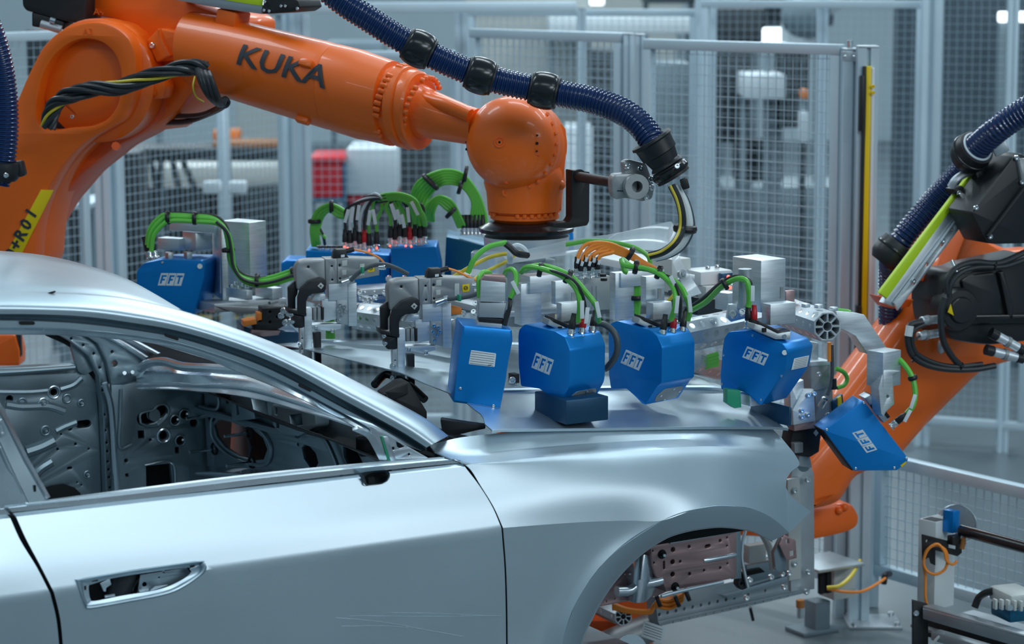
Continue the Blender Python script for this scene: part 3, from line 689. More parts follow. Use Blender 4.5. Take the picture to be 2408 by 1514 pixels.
# ---- window frame: stepped flanges below the pillar skin
xs_C = [(-60, 748), (0, 748), (100, 750), (200, 757), (300, 770), (420, 791), (570, 838), (671, 881), (796, 949), (897, 1003), (1000, 1062)]
xs_D = [(-60, 771), (0, 771), (100, 773), (200, 778), (300, 788), (420, 808), (570, 857), (671, 902), (796, 968), (850, 998), (882, 1020)]
xs_E = [(-60, 785), (0, 785), (135, 786), (270, 795), (371, 808), (480, 840), (570, 878), (646, 908), (746, 956), (828, 999), (862, 1019)]
off = lambda L, d: [v+d for v in L]
v0 = [.285, .285, .28, .275, .265, .255, .235, .21, .175, .135, .115]
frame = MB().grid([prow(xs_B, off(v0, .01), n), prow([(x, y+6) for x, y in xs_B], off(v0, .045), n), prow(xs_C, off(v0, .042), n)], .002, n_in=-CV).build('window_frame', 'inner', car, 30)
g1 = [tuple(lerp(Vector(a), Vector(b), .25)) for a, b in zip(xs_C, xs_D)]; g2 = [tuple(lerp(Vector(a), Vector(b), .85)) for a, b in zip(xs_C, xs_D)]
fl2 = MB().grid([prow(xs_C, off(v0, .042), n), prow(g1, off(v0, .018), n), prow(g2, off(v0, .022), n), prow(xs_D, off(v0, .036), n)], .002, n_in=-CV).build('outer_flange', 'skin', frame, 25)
g3 = [tuple(lerp(Vector(a), Vector(b), .4)) for a, b in zip(xs_D, xs_E)]
MB().grid([prow(xs_D, off(v0, .036), n), prow(g3, off(v0, .030), n), prow(xs_E, off(v0, .034), n), prow([(x, y+2) for x, y in xs_E], off(v0, .06), n)], .002, n_in=-CV).build('inner_flange', 'bright', frame, 25)
for (x0, y0, x1, y1, vv) in [(48, 760, 80, 760, .298), (390, 788, 418, 797, .262), (705, 906, 730, 918, .205)]:
    MB().plate(PV(vv-.002), rnd(PV(vv-.002).px((x0, y0-4), (x1, y1-4), (x1+3, y1), (x1, y1+4), (x0, y0+4), (x0-3, y0)), .004), .004, 0, px=False).build('slot', 'dark', frame)
# lower front corner of the window frame with the mirror triangle
mb = MB(); mb.grid([prow([(840, 1002), (874, 1016), (890, 1040), (920, 1092)], .118, 14), prow([(828, 1006), (858, 1022), (874, 1046), (898, 1094)], .125, 14)], .01)
mb.build('frame_upright', 'bright', frame, 40)
mb = MB(); mb.grid([prow([(874, 1034), (890, 1050), (905, 1070), (930, 1092)], .128, 14), prow([(884, 1050), (895, 1066), (905, 1078), (918, 1094)], .14, 14)], .004); mb.build('rubber_channel', 'dark', frame)
pl = PV(.112)
MB().plate(pl, rnd(pl.px((868, 1000), (895, 1012), (960, 1050), (1010, 1078), (1005, 1082), (915, 1090), (895, 1050), (876, 1022)), .006), .004, .001, px=False,
           holes=[pl.px((931, 1036), (952, 1050), (940, 1054), (934, 1050)), pl.px(*[(925+4*math.cos(k), 1054+4*math.sin(k)) for k in [j*.6 for j in range(10)]]), pl.px(*[(962+3*math.cos(k), 1068+3*math.sin(k)) for k in [j*.6 for j in range(10)]])]).build('mirror_triangle', 'bright', frame)
MB().plate(PV(.106), [(896, 1026), (906, 1024), (926, 1084), (914, 1090)], .006).build('triangle_seal', 'greenp', frame)
MB().plate(PV(.104), [(900, 1026), (912, 1026), (934, 1086), (920, 1088)], .004).build('triangle_plate', 'bright', frame)
MB().plate(PV(.128), [(985, 1064), (1000, 1058), (1040, 1076), (1030, 1080)], .01).build('corner_rubber', 'dark', frame)
# ---- B-pillar side of the door frame at the left
mb = MB(); mb.grid([[onv(-60, 900, .14), onv(2, 985, .13), onv(52, 1085, .11), onv(104, 1176, .10)], [onv(-60, 860, .16), onv(0, 962, .15), onv(58, 1080, .13), onv(110, 1172, .12)]], .01)
mb.build('frame_edge', 'bright', frame, 40)
mb = MB(); mb.grid([[onv(-60, 940, .115), onv(0, 1045, .11), onv(30, 1110, .10), onv(66, 1184, .095)], [onv(-60, 900, .14), onv(2, 985, .13), onv(52, 1085, .11), onv(104, 1176, .10)]], .006)
pil = mb.build('rear_upright', 'inner', frame, 40)
mb = MB(); mb.grid([[onv(-60, 1200, .10), onv(-40, 1196, .10), onv(-10, 1194, .10), onv(20, 1194, .095)], [onv(-60, 940, .115), onv(0, 1045, .11), onv(30, 1110, .10), onv(66, 1184, .095)]], .006)
mb.build('rear_panel', 'bright', frame, 40)
MB().plate(PV(.098), rnd(PV(.098).px((-6, 990), (4, 984), (16, 1020), (14, 1024), (2, 1030), (-6, 1010)), .003), .004, px=False, holes=[PV(.098).px((-1, 1002), (4, 999), (10, 1016), (5, 1018))]).build('latch_plate', 'bright', frame)
MB().tube([onv(0, 1052, .10), onv(8, 1072, .098), onv(20, 1100, .096), onv(36, 1125, .094), onv(52, 1160, .092)], .003).build('pressed_bead', 'bright', frame)
mb = MB(); mb.box(onv(82, 1148, .095), (.005, .004, .016), CU).build('slot', 'dark', frame)
# ---- far side: inner door with window, pillar, kick panel
pf = PV(1.74)
od = [(-60, 868), (168, 858), (186, 866), (210, 880), (232, 905), (240, 960), (246, 1060), (248, 1200), (-60, 1220)]
hol = [('c', 127, 922, .011), ('c', 23, 938, .011), ('o', 188, 998, 206, 996, .012), ('c', 165, 1007, .0075), ('c', 144, 1021, .003), ('c', 136, 1056, .004), ('c', 178, 1044, .004), ('c', 209, 1055, .003), ('o', 161, 1101, 167, 1100, .004), ('c', 192, 1140, .0025), ('c', 182, 1134, .0025)]
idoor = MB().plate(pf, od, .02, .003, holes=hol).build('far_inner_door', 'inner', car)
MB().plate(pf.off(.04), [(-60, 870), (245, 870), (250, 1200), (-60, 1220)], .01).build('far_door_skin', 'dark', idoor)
MB().plate(pf, [(-60, 868), (176, 858), (182, 880), (-60, 892)], .05, .004, holes=[]).build('window_ledge', 'inner', idoor)
MB().tube([onv(-60, 880, 1.71), onv(60, 873, 1.71), onv(176, 864, 1.71)], .008).build('ledge_bead', 'inner', idoor)
for pts, r in [([(-60, 920), (60, 921), (112, 917)], .012), ([(12, 950), (50, 955), (110, 954), (150, 966)], .016), ([(60, 1062), (95, 1050), (125, 1035)], .022), ([(130, 1013), (150, 1003), (178, 992)], .014), ([(75, 1130), (90, 1105), (120, 1085)], .018), ([(140, 915), (170, 905), (190, 888)], .014), ([(0, 965), (40, 968), (90, 968), (150, 962), (205, 952)], .008)]:
    MB().tube([onv(x, y, 1.748) for x, y in pts], r, n=10, sm=4).build('pressed_bead', 'inner', idoor)
for x, y, r in [(127, 922, .019), (102, 948, .016), (52, 946, .013), (158, 937, .013), (191, 947, .010), (107, 1012, .014), (205, 1115, .010)]:
    MB().torus(onv(x, y, 1.738), CV, r, .0035, 24, 8).build('pressed_ring', 'bright' if r > .015 else 'inner', idoor)
for x, y in [(191, 947), (107, 1012), (205, 1115), (102, 948)]: MB().bolt(onv(x, y, 1.735), -CV, .005, .014).build('stud', 'steel', idoor)
MB().plate(PV(1.73), [(95, 1150), (120, 1142), (150, 1138), (175, 1146), (190, 1160), (190, 1200), (90, 1200)], .004).build('speaker_opening', 'dark', idoor)
MB().plate(PV(1.725), rnd(PV(1.725).px((160, 792), (178, 800), (212, 840), (222, 870), (200, 882), (184, 874), (172, 830)), .01), .02, px=False).build('quarter_panel', 'inner', idoor)
# far frame / A pillar with curved seal
fp = car
MB().tube([onv(112, 778, 1.74), onv(165, 803, 1.74), onv(208, 838, 1.74), onv(232, 885, 1.74), onv(240, 950, 1.74), onv(246, 1060, 1.74), onv(250, 1180, 1.74)], .016, n=10).build('door_seal', 'dark', fp)
pf2 = PV(1.70)
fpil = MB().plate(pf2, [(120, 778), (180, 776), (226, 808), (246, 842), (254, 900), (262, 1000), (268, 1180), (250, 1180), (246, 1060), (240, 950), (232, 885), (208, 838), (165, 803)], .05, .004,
    holes=[('c', x, y, .0035) for x, y in [(168, 796), (196, 811), (221, 831), (235, 864), (240, 903), (241, 918), (246, 975), (248, 1012), (251, 1041), (253, 1061), (254, 1085), (256, 1104), (257, 1122), (259, 1146)]]).build('far_pillar', 'inner', car)
MB().plate(PV(1.68), [(180, 776), (250, 776), (330, 820), (375, 858), (330, 875), (320, 905), (285, 912), (262, 905), (250, 850), (230, 808)], .05, .004, holes=[('c', 270, 855, .009), ('c', 264, 827, .004)]).build('far_gusset', 'inner', fpil)
for a in ([(230, 776), (300, 815), (365, 857)], [(262, 776), (330, 812), (420, 860)], [(246, 900), (262, 960), (270, 1080), (276, 1180)]):
    MB().tube([onv(x, y, 1.665) for x, y in a], .010, n=10).build('pressed_bead', 'bright', fpil)
for (x, y) in ((284, 882), (303, 880)): MB().cyl(onv(x, y, 1.67), onv(x+9, y-5, 1.60), .006).build('threaded_stud', 'bright', fpil)
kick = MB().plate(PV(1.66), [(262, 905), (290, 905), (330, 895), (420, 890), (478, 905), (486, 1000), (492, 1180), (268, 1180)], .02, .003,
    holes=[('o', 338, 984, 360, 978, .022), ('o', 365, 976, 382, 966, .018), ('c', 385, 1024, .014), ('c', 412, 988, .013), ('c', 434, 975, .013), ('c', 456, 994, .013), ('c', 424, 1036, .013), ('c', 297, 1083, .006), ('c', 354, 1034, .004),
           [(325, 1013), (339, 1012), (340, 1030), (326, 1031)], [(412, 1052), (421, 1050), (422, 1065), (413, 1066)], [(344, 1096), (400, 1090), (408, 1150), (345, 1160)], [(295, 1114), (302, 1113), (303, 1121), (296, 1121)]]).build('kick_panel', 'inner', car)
MB().plate(PV(1.72), [(262, 905), (480, 905), (492, 1180), (268, 1180)], .01).build('kick_hole_shade', 'dark', kick)  # added black sheet so the kick panel holes look shaded
for x, y in [(412, 988), (434, 975), (424, 1036)]:
    MB().torus(onv(x, y, 1.655), CV, .0165, .003, 24, 8).build('pressed_ring', 'inner', kick); MB().cyl(onv(x, y, 1.70), onv(x+6, y-2, 1.62), .0035).build('stud', 'steel', kick)
MB().torus(onv(385, 1024, 1.655), CV, .021, .005, 24, 8).build('pressed_ring', 'bright', kick)
mb = MB(); q = [(331, 995), (330, 975), (345, 967), (360, 964), (372, 953), (388, 951), (397, 962), (394, 976), (372, 998), (350, 1001)]
mb.tube([onv(x, y, 1.655) for x, y in q+[q[0]]], .004, n=8).build('pressed_ring', 'inner', kick)
MB().tube([onv(394, 974, 1.65), onv(384, 987, 1.65), onv(371, 999, 1.65)], .006).build('pressed_bead', 'bright', kick)
MB().tube([onv(285, 915, 1.652), onv(283, 980, 1.652), onv(282, 1050, 1.652), onv(310, 1046, 1.652)], .005).build('pressed_bead', 'inner', kick)
MB().tube([onv(340, 1094, 1.652), onv(404, 1087, 1.652), onv(414, 1150, 1.652)], .004).build('pressed_bead', 'bright', kick)
# firewall between kick panel corner and near side
fa = onv(478, 1000, 1.66); fb = C(.02, .22, 1.0); dfw = (fb-fa); dfw.z = 0
pw = Plane(fa, dfw, ZZ)
HOLEF = [[(502, 1000), (512, 988), (530, 987), (560, 1000), (592, 1008), (618, 1030), (628, 1056), (620, 1080), (598, 1082), (560, 1072), (530, 1052), (508, 1025)],
         [(552, 946), (558, 950), (562, 978), (556, 980)], [(530, 935), (535, 934), (537, 948), (531, 950)], [(646, 952), (651, 955), (651, 976), (646, 974)],
         [(679, 976), (708, 973), (712, 1000), (684, 1006)], ('c', 700, 1045, .005), [(709, 1052), (716, 1046), (728, 1050), (742, 1066), (748, 1088), (740, 1104), (728, 1098), (714, 1078)],
         [(806, 1050), (814, 1040), (826, 1046), (842, 1066), (854, 1092), (846, 1110), (820, 1100), (808, 1074)], ('c', 497, 977, .007), ('c', 587, 1018, .008), ('c', 504, 1055, .007), ('c', 592, 1087, .008)]
HOLEF = [h for h in HOLEF if h[0] == 'c' or True]
HOLEF = HOLEF[:1]+HOLEF[1:8]+[HOLEF[8], HOLEF[10]]
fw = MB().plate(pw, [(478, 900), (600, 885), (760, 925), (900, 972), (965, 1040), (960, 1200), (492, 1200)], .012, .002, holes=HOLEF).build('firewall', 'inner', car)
MB().plate(pw.off(.16), [(478, 890), (985, 960), (985, 1240), (492, 1240)], .01).build('engine_bay_shade', 'dark', fw)  # black sheet added behind the firewall, shade of its openings as colour
MB().plate(pw.off(.12), [(545, 985), (575, 1000), (590, 1050), (580, 1090), (540, 1075)], .01).build('far_strut', 'inner', fw)
for p in [[(498, 985), (505, 978), (530, 982), (562, 994), (596, 1001), (625, 1026), (638, 1058), (628, 1088), (598, 1092), (555, 1080), (520, 1056), (500, 1028), (497, 1000), (498, 985)]]:
    MB().tube([pw.off(-.004).hit(x, y) for x, y in p], .006, n=8).build('pressed_ring', 'inner', fw)
for x, y in [(497, 977), (587, 1018), (504, 1055), (592, 1087)]:
    MB().cyl(pw.hit(x, y), pw.hit(x, y)-pw.ez*.07-CU*.02, .005).build('stud', 'steel', fw)
    MB().torus(pw.off(-.002).hit(x, y), pw.ez, .017, .004, 20, 8).build('rubber_ring', 'dark', fw)
for x, y, d in [(545, 950, .03), (580, 955, .03), (690, 985, .03)]: pass
brk = MB().plate(pw.off(-.05), rnd(pw.off(-.05).px((540, 930), (590, 934), (600, 985), (545, 990)), .008), .05, .003, px=False, holes=[pw.off(-.05).px((553, 948), (558, 950), (562, 974), (556, 976))]).build('mounting_bracket', 'inner', fw)
MB().plate(pw.off(-.06), rnd(pw.off(-.06).px((637, 950), (740, 964), (742, 1004), (700, 1026), (660, 1020), (640, 1000)), .010), .05, .004, px=False, holes=[pw.off(-.06).px((680, 976), (708, 973), (711, 999), (684, 1003)), pw.off(-.06).px((646, 958), (651, 960), (651, 976), (646, 974)), pw.off(-.06).px((648, 995), (655, 996), (655, 1006), (649, 1005))]).build('mounting_bracket', 'inner', fw)
MB().tube([pw.off(-.02).hit(x, y) for x, y in [(420, 930), (470, 965), (530, 980), (640, 1010), (700, 1022)]], .012).build('pressed_bead', 'inner', fw)
MB().tube([pw.off(-.02).hit(x, y) for x, y in [(430, 915), (500, 925), (515, 940), (508, 962), (470, 955)]], .006).build('pressed_bead', 'inner', fw)
MB().tube([pw.off(-.02).hit(x, y) for x, y in [(720, 1020), (760, 1030), (785, 1075), (800, 1120)]], .008).build('pressed_bead', 'inner', fw)
# tunnel shelf
sh = MB().grid([[pw.off(-.02).hit(440, 1092), pw.off(-.02).hit(640, 1104)], [pw.off(-.10).hit(445, 1110), pw.off(-.10).hit(650, 1122)], [pw.off(-.30).hit(450, 1150), pw.off(-.30).hit(660, 1165)]], .004).build('tunnel_shelf', 'bright', fw, 20)
MB().tube([pw.off(-.11).hit(460, 1118), pw.off(-.11).hit(470, 1113), pw.off(-.11).hit(560, 1116), pw.off(-.11).hit(640, 1128)], .006).build('pressed_bead', 'bright', fw)
bx = MB()
for a, b in ((858, 1035), (864, 1045)): bx.box(onv(a, b+6, .62), (.05, .05, .05), bev=.008)
bx.build('black_relay', 'blackg', fw)
# cross beam under the windscreen (bright)
X0 = [(318, 878), (345, 858), (380, 852), (450, 866), (520, 872), (600, 878), (700, 902), (800, 950), (880, 985), (910, 1004)]
X1 = [(320, 888), (350, 876), (400, 876), (450, 881), (520, 884), (600, 896), (690, 926), (780, 968), (860, 1003), (900, 1014)]
X2 = [(322, 908), (360, 906), (410, 905), (460, 908), (520, 908), (600, 918), (690, 944), (780, 976), (850, 1004), (890, 1016)]
X3 = [(322, 914), (360, 913), (410, 914), (470, 920), (530, 924), (610, 938), (700, 962), (780, 984), (850, 1008), (885, 1018)]
vx = [1.60, 1.50, 1.38, 1.2, 1.05, .90, .70, .52, .38, .30]
g = [prow(X0, [v+.14 for v in vx], 50), prow(X1, [v+.03 for v in vx], 50), prow(X2, [v-.02 for v in vx], 50), prow(X3, [v-.07 for v in vx], 50)]
beam = MB().grid([g[0]]+fill_rows(g[1:3], 4)+[g[3]], .004).build('cross_beam', 'bright', car, 40)
MB().tube(prow([(x, y-2) for x, y in X2], [v-.025 for v in vx], 30), .006, n=8, sm=0).build('pressed_bead', 'bright', beam)
MB().tube(prow([(330, 866), (345, 855), (385, 850), (430, 862), (500, 866), (620, 874)], [1.6, 1.52, 1.42, 1.28, 1.1, .9], 24), .014, n=10, sm=0).build('upper_bead', 'bright', beam)
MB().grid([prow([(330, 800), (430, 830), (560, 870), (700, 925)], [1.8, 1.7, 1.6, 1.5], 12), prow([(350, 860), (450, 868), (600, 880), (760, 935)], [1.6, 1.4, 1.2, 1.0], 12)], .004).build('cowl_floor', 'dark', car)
# scuttle: dark trough between windscreen pillar foot and bonnet
mb = MB(); rw = []
for i in range(14):
    v = .16+1.6*i/13; rw.append([C(hood_rear(v)+.10, v, 1.14), C(-.10-.02*math.sin(i), v, 1.09), C(-.24, v, 1.16)])
mb.grid(rw, .004); scut = mb.build('scuttle', 'blackm', car)
MB().tube([C(-.02, v/10, 1.16) for v in range(2, 17, 2)], .035, n=12).build('water_channel', 'blackg', scut)
MB().tube([C(.02, v/10, 1.15) for v in range(3, 17, 2)], .02, n=12).build('wiring_duct', 'blackm', scut)
MB().plate(PP(1050, 1020, 6.55), rnd(PP(1050, 1020, 6.55).px((1035, 985), (1110, 996), (1141, 1000), (1142, 1008), (1120, 1012), (1075, 1023), (1040, 1018)), .006), .03, px=False).build('hinge_cover', 'blackm', scut)
MB().tube([at(880, 905, 7.0), at(910, 880, 7.05), at(960, 905, 6.95), at(1000, 940, 6.9)], .012).build('scuttle_hose', 'blackg', scut)
mb = MB(); mb.cbox(962, 900, 1000, 905, 1005, 6.72, 35, bev=.004)
MB().plate(PP(950, 950, 6.70, 20), rnd(PP(950, 950, 6.70, 20).px((903, 928), (945, 900), (962, 898), (1004, 968), (1004, 984), (998, 994), (916, 944)), .004), .07, px=False).build('scuttle_cover', 'blackm', scut)
MB().plate(PP(950, 950, 6.69, 20), rnd(PP(950, 950, 6.69, 20).px((905, 921), (950, 899), (958, 902), (960, 926), (918, 944)), .003), .006, px=False).build('cover_face', 'black', scut)
# fender inner wall beside the engine bay and lower body to close the shell
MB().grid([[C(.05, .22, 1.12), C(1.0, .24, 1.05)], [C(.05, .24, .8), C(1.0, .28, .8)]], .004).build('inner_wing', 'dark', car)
MB().box(C(-.6, .95, .42), (2.6, 1.7, .06), CU).build('floor_pan', 'inner', car)
MB().box(C(-.55, .10, .42), (1.7, .14, .16), CU, bev=.02).build('sill', 'skin', car)
MB().box(C(-.55, 1.80, .42), (1.7, .14, .16), CU, bev=.02).build('sill', 'skin', car)
t = thing('car_fixture', 'steel columns carrying the car body floor from below', 'stand', C(-.8, .95, 0))
for u, v in ((-1.4, .5), (-1.4, 1.4), (-.2, .5), (-.2, 1.4)):
    MB().box(C(u, v, .194), (.12, .12, .388), CU, bev=.005).build('column', 'alumat', t)
# ================================================================== overhead robot
R1 = thing('industrial_robot', 'large orange robot arm reaching over the car from the left', 'robot', at(60, 598, 8.3))
def PT(pl, pts): return pl.px(*pts)
# lower link with the big elbow housing (extruded away, right flank visible)
pe = Plane(at(200, 200, 7.95), V3(math.cos(-.28), math.sin(-.28), 0), ZZ)
link = [(-60, 640), (-60, 330), (0, 300), (36, 244), (60, 185), (100, 105), (150, 64), (215, 49), (262, 56), (300, 84), (318, 120), (322, 170), (316, 230), (296, 280), (262, 300), (205, 330), (160, 372), (126, 420), (100, 470), (84, 530), (76, 640)]
hole = [(84, 280), (86, 240), (98, 180), (122, 135), (160, 102), (198, 90), (238, 98), (266, 122), (282, 158), (284, 210), (272, 255), (248, 284), (210, 298), (166, 300), (130, 306), (100, 303)]
front = MB().plate(pe, rnd(pe.px(*link), .05), .09, .012, px=False, holes=[rnd(pe.px(*hole), .04)]).build('lower_link', 'orange', R1, 40)
MB().plate(pe.off(.075), rnd(pe.px(*link), .05), .16, .01, px=False).build('lower_link_core', 'orange', R1, 40)
c = pe.off(.06).hit(196, 196)
MB().lathe(c, pe.ez, [(0, .135), (.004, .142), (.03, .142)], 48).build('elbow_disc', 'orange', R1)
# right flank of the link, seen from below, its shade put into the paint colour
rk = pe.off(.16)
flk = [(-60, 660), (60, 660), (66, 597), (96, 540), (130, 482), (190, 412), (270, 348), (330, 318), (400, 262), (440, 215), (400, 150), (330, 100), (250, 100), (200, 300), (90, 450)]
MB().plate(rk, rnd(rk.px(*flk), .02), .20, .015, px=False).build('link_flank', 'orange_shaded', R1, 40)
MB().lathe(pe.off(.05).hit(225, 190), pe.ez, [(0, .19), (.01, .203), (.10, .203), (.12, .195), (.30, .19)], 56).build('elbow_housing', 'orange', front, 40)
MB().tube([pe.off(-.0).hit(272, 343), pe.off(.05).hit(276, 347)], .014, sm=0).build('lug', 'orange_shaded', R1)
MB().text('A3', pe.off(-.001).hit(207, 75), pe.ex, pe.ey, .030, .003, bold=.01).build('raised_lettering', 'orange', R1)
# yellow marking strip on the link
ps = pe.off(-.004)
mk = thing('marking_strip', 'yellow marking strip with black letters on lower robot link', 'label', ps.hit(50, 550))
MB().plate(ps, [(96, 446), (126, 447), (46, 606), (10, 606)], .003, .0005).build('strip', 'yellowp', mk)
dr = (ps.hit(115, 450)-ps.hit(34, 600)).normalized(); pr = ps.ez.cross(dr)
if pr.dot(ps.ey) < 0: pr = -pr
up = dr; side = (ps.ex-up*ps.ex.dot(up)).normalized()
for ch, (x, y) in zip(['0', '+', 'R', '0', '1'], [(27, 598), (38, 576), (49, 553), (62, 528), (74, 502)]):
    MB().text(ch, ps.off(-.002).hit(x, y), up, (ps.ez*-1).cross(up)*1, .058, .001, bold=.03).build('letter', 'ink', mk)
# recess with cables
ptc = pe.off(.055)
MB().plate(ptc, [(110, 268), (120, 245), (150, 238), (180, 272), (172, 286), (165, 303), (112, 304)], .02, .004).build('cable_plate', 'black', R1)
MB().plate(pe.off(.05), [(148, 236), (158, 240), (183, 268), (180, 276), (150, 250)], .03, .004).build('plate_rib', 'orange_shaded', R1)
MB().bolt(ptc.hit(171, 274), -pe.ez, .007, .006).build('bolt', 'steel', R1)
cb = thing('cable_bundle', 'twisted black cable bundle with one yellow-green strand across the elbow', 'cables', pe.hit(150, 250))
base = [(112, 300), (122, 262), (138, 236), (170, 222), (215, 210), (280, 205), (340, 185), (400, 166), (452, 158), (486, 163)]
Bp = smooth_path([at(x, y, 7.80+.04*math.cos(i*.5)-(.03 if i > 6 else 0)) for i, (x, y) in enumerate(base)], 8)
for k in range(7):
    pts = []
    for i, p in enumerate(Bp):
        T = (Bp[min(i+1, len(Bp)-1)]-Bp[max(i-1, 0)]).normalized(); a = V3(0, 1, 0); a = (a-T*a.dot(T)).normalized(); b = T.cross(a)
        q = 2*pi*k/7+i*.16; r = .019 if k < 6 else .004
        pts.append(p+(a*math.cos(q)+b*math.sin(q))*r)
    MB().tube(pts, .0088 if k != 2 else .005, sm=0).build('cable', 'cable' if k != 2 else 'yellow', cb)
for k, (dx, dy) in enumerate([(0, 0), (10, 3), (20, 5), (-6, -3)]):
    MB().tube([at(470+dx, 165+dy, 7.66), at(478+dx, 190, 7.64), at(492+dx, 222+dy, 7.66), at(508+dx*.6, 242+dy, 7.72), at(525, 243-dx*.4, 7.8)], .0095).build('cable', 'cable', cb)
MB().tube([at(528, 236, 7.75), at(522, 252, 7.8), at(490, 268, 7.95), at(440, 285, 8.05), at(385, 288, 8.12)], .010).build('cable', 'cable', cb)
MB().tube([at(520, 250, 7.85), at(470, 270, 7.97), at(400, 273, 8.1)], .008).build('cable', 'cable', cb)
MB().tube([at(458, 180, 7.7), at(454, 205, 7.68), at(462, 228, 7.7), at(480, 240, 7.7)], .0028).build('earth_wire', 'yellow', cb)
MB().tube([at(518, 252, 7.78), at(532, 250, 7.78), at(538, 240, 7.78), at(530, 230, 7.78), at(520, 234, 7.78)], .006).build('cable_tie', 'blackg', cb)
# shoulder/forearm housing
pf_ = Plane(at(400, 150, 8.0), V3(math.cos(-.45), math.sin(-.45), 0), ZZ)
hs = [(203, -60), (205, 40), (270, 48), (330, 78), (360, 140), (366, 240), (330, 300), (345, 312), (420, 262), (450, 222), (470, 205), (520, 232), (545, 236), (560, 45), (520, 30), (430, 0), (400, -60)]
arm = MB().plate(pf_.off(.03), rnd(pf_.off(.03).px(*hs), .03), .26, .03, px=False).build('forearm_housing', 'orange', R1, 40)
MB().plate(pf_.off(-.02), rnd(pf_.off(-.02).px((345, 94), (372, 66), (400, 72), (428, 78), (436, 120), (420, 142), (368, 146)), .008), .08, .01, px=False).build('stop_block', 'orange', arm)
MB().plate(pf_.off(-.035), rnd(pf_.off(-.035).px((344, 94), (372, 66), (378, 90), (402, 132), (368, 147)), .006), .04, .006, px=False).build('stop_block', 'orange', arm)
MB().bolt(pf_.off(-.036).hit(359, 107), -pf_.ez, .010, .008, 16).build('bolt', 'steel', arm)
MB().plate(pf_.off(-.06), rnd(pf_.off(-.06).px((344, 155), (358, 163), (384, 188), (388, 205), (380, 232), (345, 234)), .008), .06, .008, px=False).build('bearing_lug', 'orange', arm)
p_ = pf_.off(-.06).hit(363, 216); MB().lathe(p_, -pf_.ez, [(0, .014), (.003, .014), (.003, .0125), (.001, .0125), (.001, .010), (.0035, .010)], 24).build('plug', 'orange', arm)
MB().plate(pf_.off(-.09), rnd(pf_.off(-.09).px((426, 133), (455, 133), (500, 141), (503, 148), (468, 151)), .004), .06, .003, px=False).build('cable_bracket', 'blackm', arm)
MB().plate(pf_.off(-.09), [(460, 148), (478, 148), (476, 178), (464, 178)], .03, .002).build('cable_bracket', 'blackm', arm)
for x, y in ((472, 132), (492, 137), (478, 158)): MB().bolt(pf_.off(-.08).hit(x, y), ZZ*.9+V3(0, -.3, 0), .007, .010).build('bolt', 'steel', arm)
MB().text('A4', pf_.off(.029).hit(232, 28), V3(1, 0, 0), ZZ, .030, .003, bold=.01).build('raised_lettering', 'orange', R1)
# forearm tube
A0 = at(470, 118, 7.98); A1 = at(992, 262, 7.60); ax = (A1-A0).normalized(); LA = (A1-A0).length
def s_of(px):   # distance along the axis for an axis pixel column
    lo, hi = -1.0, 2.0
    def col(s): q = A0+ax*s; d = q-CAM; z = d.dot((_c).normalized()); return 1204+F*d.dot(_r)/z
    for _ in range(40):
        m_ = (lo+hi)/2
        if col(m_) < px: lo = m_
        else: hi = m_
    return lo
S = lambda px: s_of(px)
tube_prof = [(S(455), .120), (S(520), .128), (S(560), .131), (S(775), .139), (S(790), .1365), (S(793), .1395), (S(850), .1415), (S(868), .1385), (S(925), .1330)]
fore = MB().lathe(A0, ax, tube_prof, 64, ref=ZZ).build('forearm_tube', 'orange', R1, 25)
MB().lathe(A0, ax, [(S(918), .126), (S(920), .1310), (S(926), .1310), (S(928), .120), (S(944), .120), (S(946), .1300), (S(964), .1300), (S(966), .122), (S(972), .124), (S(985), .124), (S(990), .118)], 64, ref=ZZ).build('bolt_flange', 'orange', R1, 25)
E1 = ax.orthogonal().normalized(); E2 = ax.cross(E1)
for k in range(40):
    if k % 10 in (8, 9): continue
    q = 2*pi*k/40; d = E1*math.cos(q)+E2*math.sin(q)
    MB().lathe(A0+ax*S(927)+d*.1235, ax, [(0, .0085), (.018, .0085), (.022, .006)], 10).build('flange_bolt', 'orange', R1)
for k in range(32):
    if k % 8 == 7: continue
    q = 2*pi*k/32+.05; d = E1*math.cos(q)+E2*math.sin(q)
    MB().lathe(A0+ax*S(990)+d*.108, ax, [(0, .0085), (.010, .0085), (.013, .006)], 10).build('flange_bolt', 'orange', R1)
for q in (.2, 1.9, 3.4, 5.0):
    d = E1*math.cos(q)+E2*math.sin(q); MB().box(A0+ax*S(758)+d*.136, (.05, .028, .03), ax, d.cross(ax), bev=.008).build('cast_lug', 'orange', fore)
MB().box(pf_.off(-.02).hit(566, 166)-V3(0, .02, 0), (.07, .05, .022), V3(1, -.3, -.15), bev=.009).build('cast_lug', 'orange', fore)
MB().box(at(548, 42, 7.9), (.075, .09, .05), ax, bev=.006).build('rail_foot', 'orange', fore)
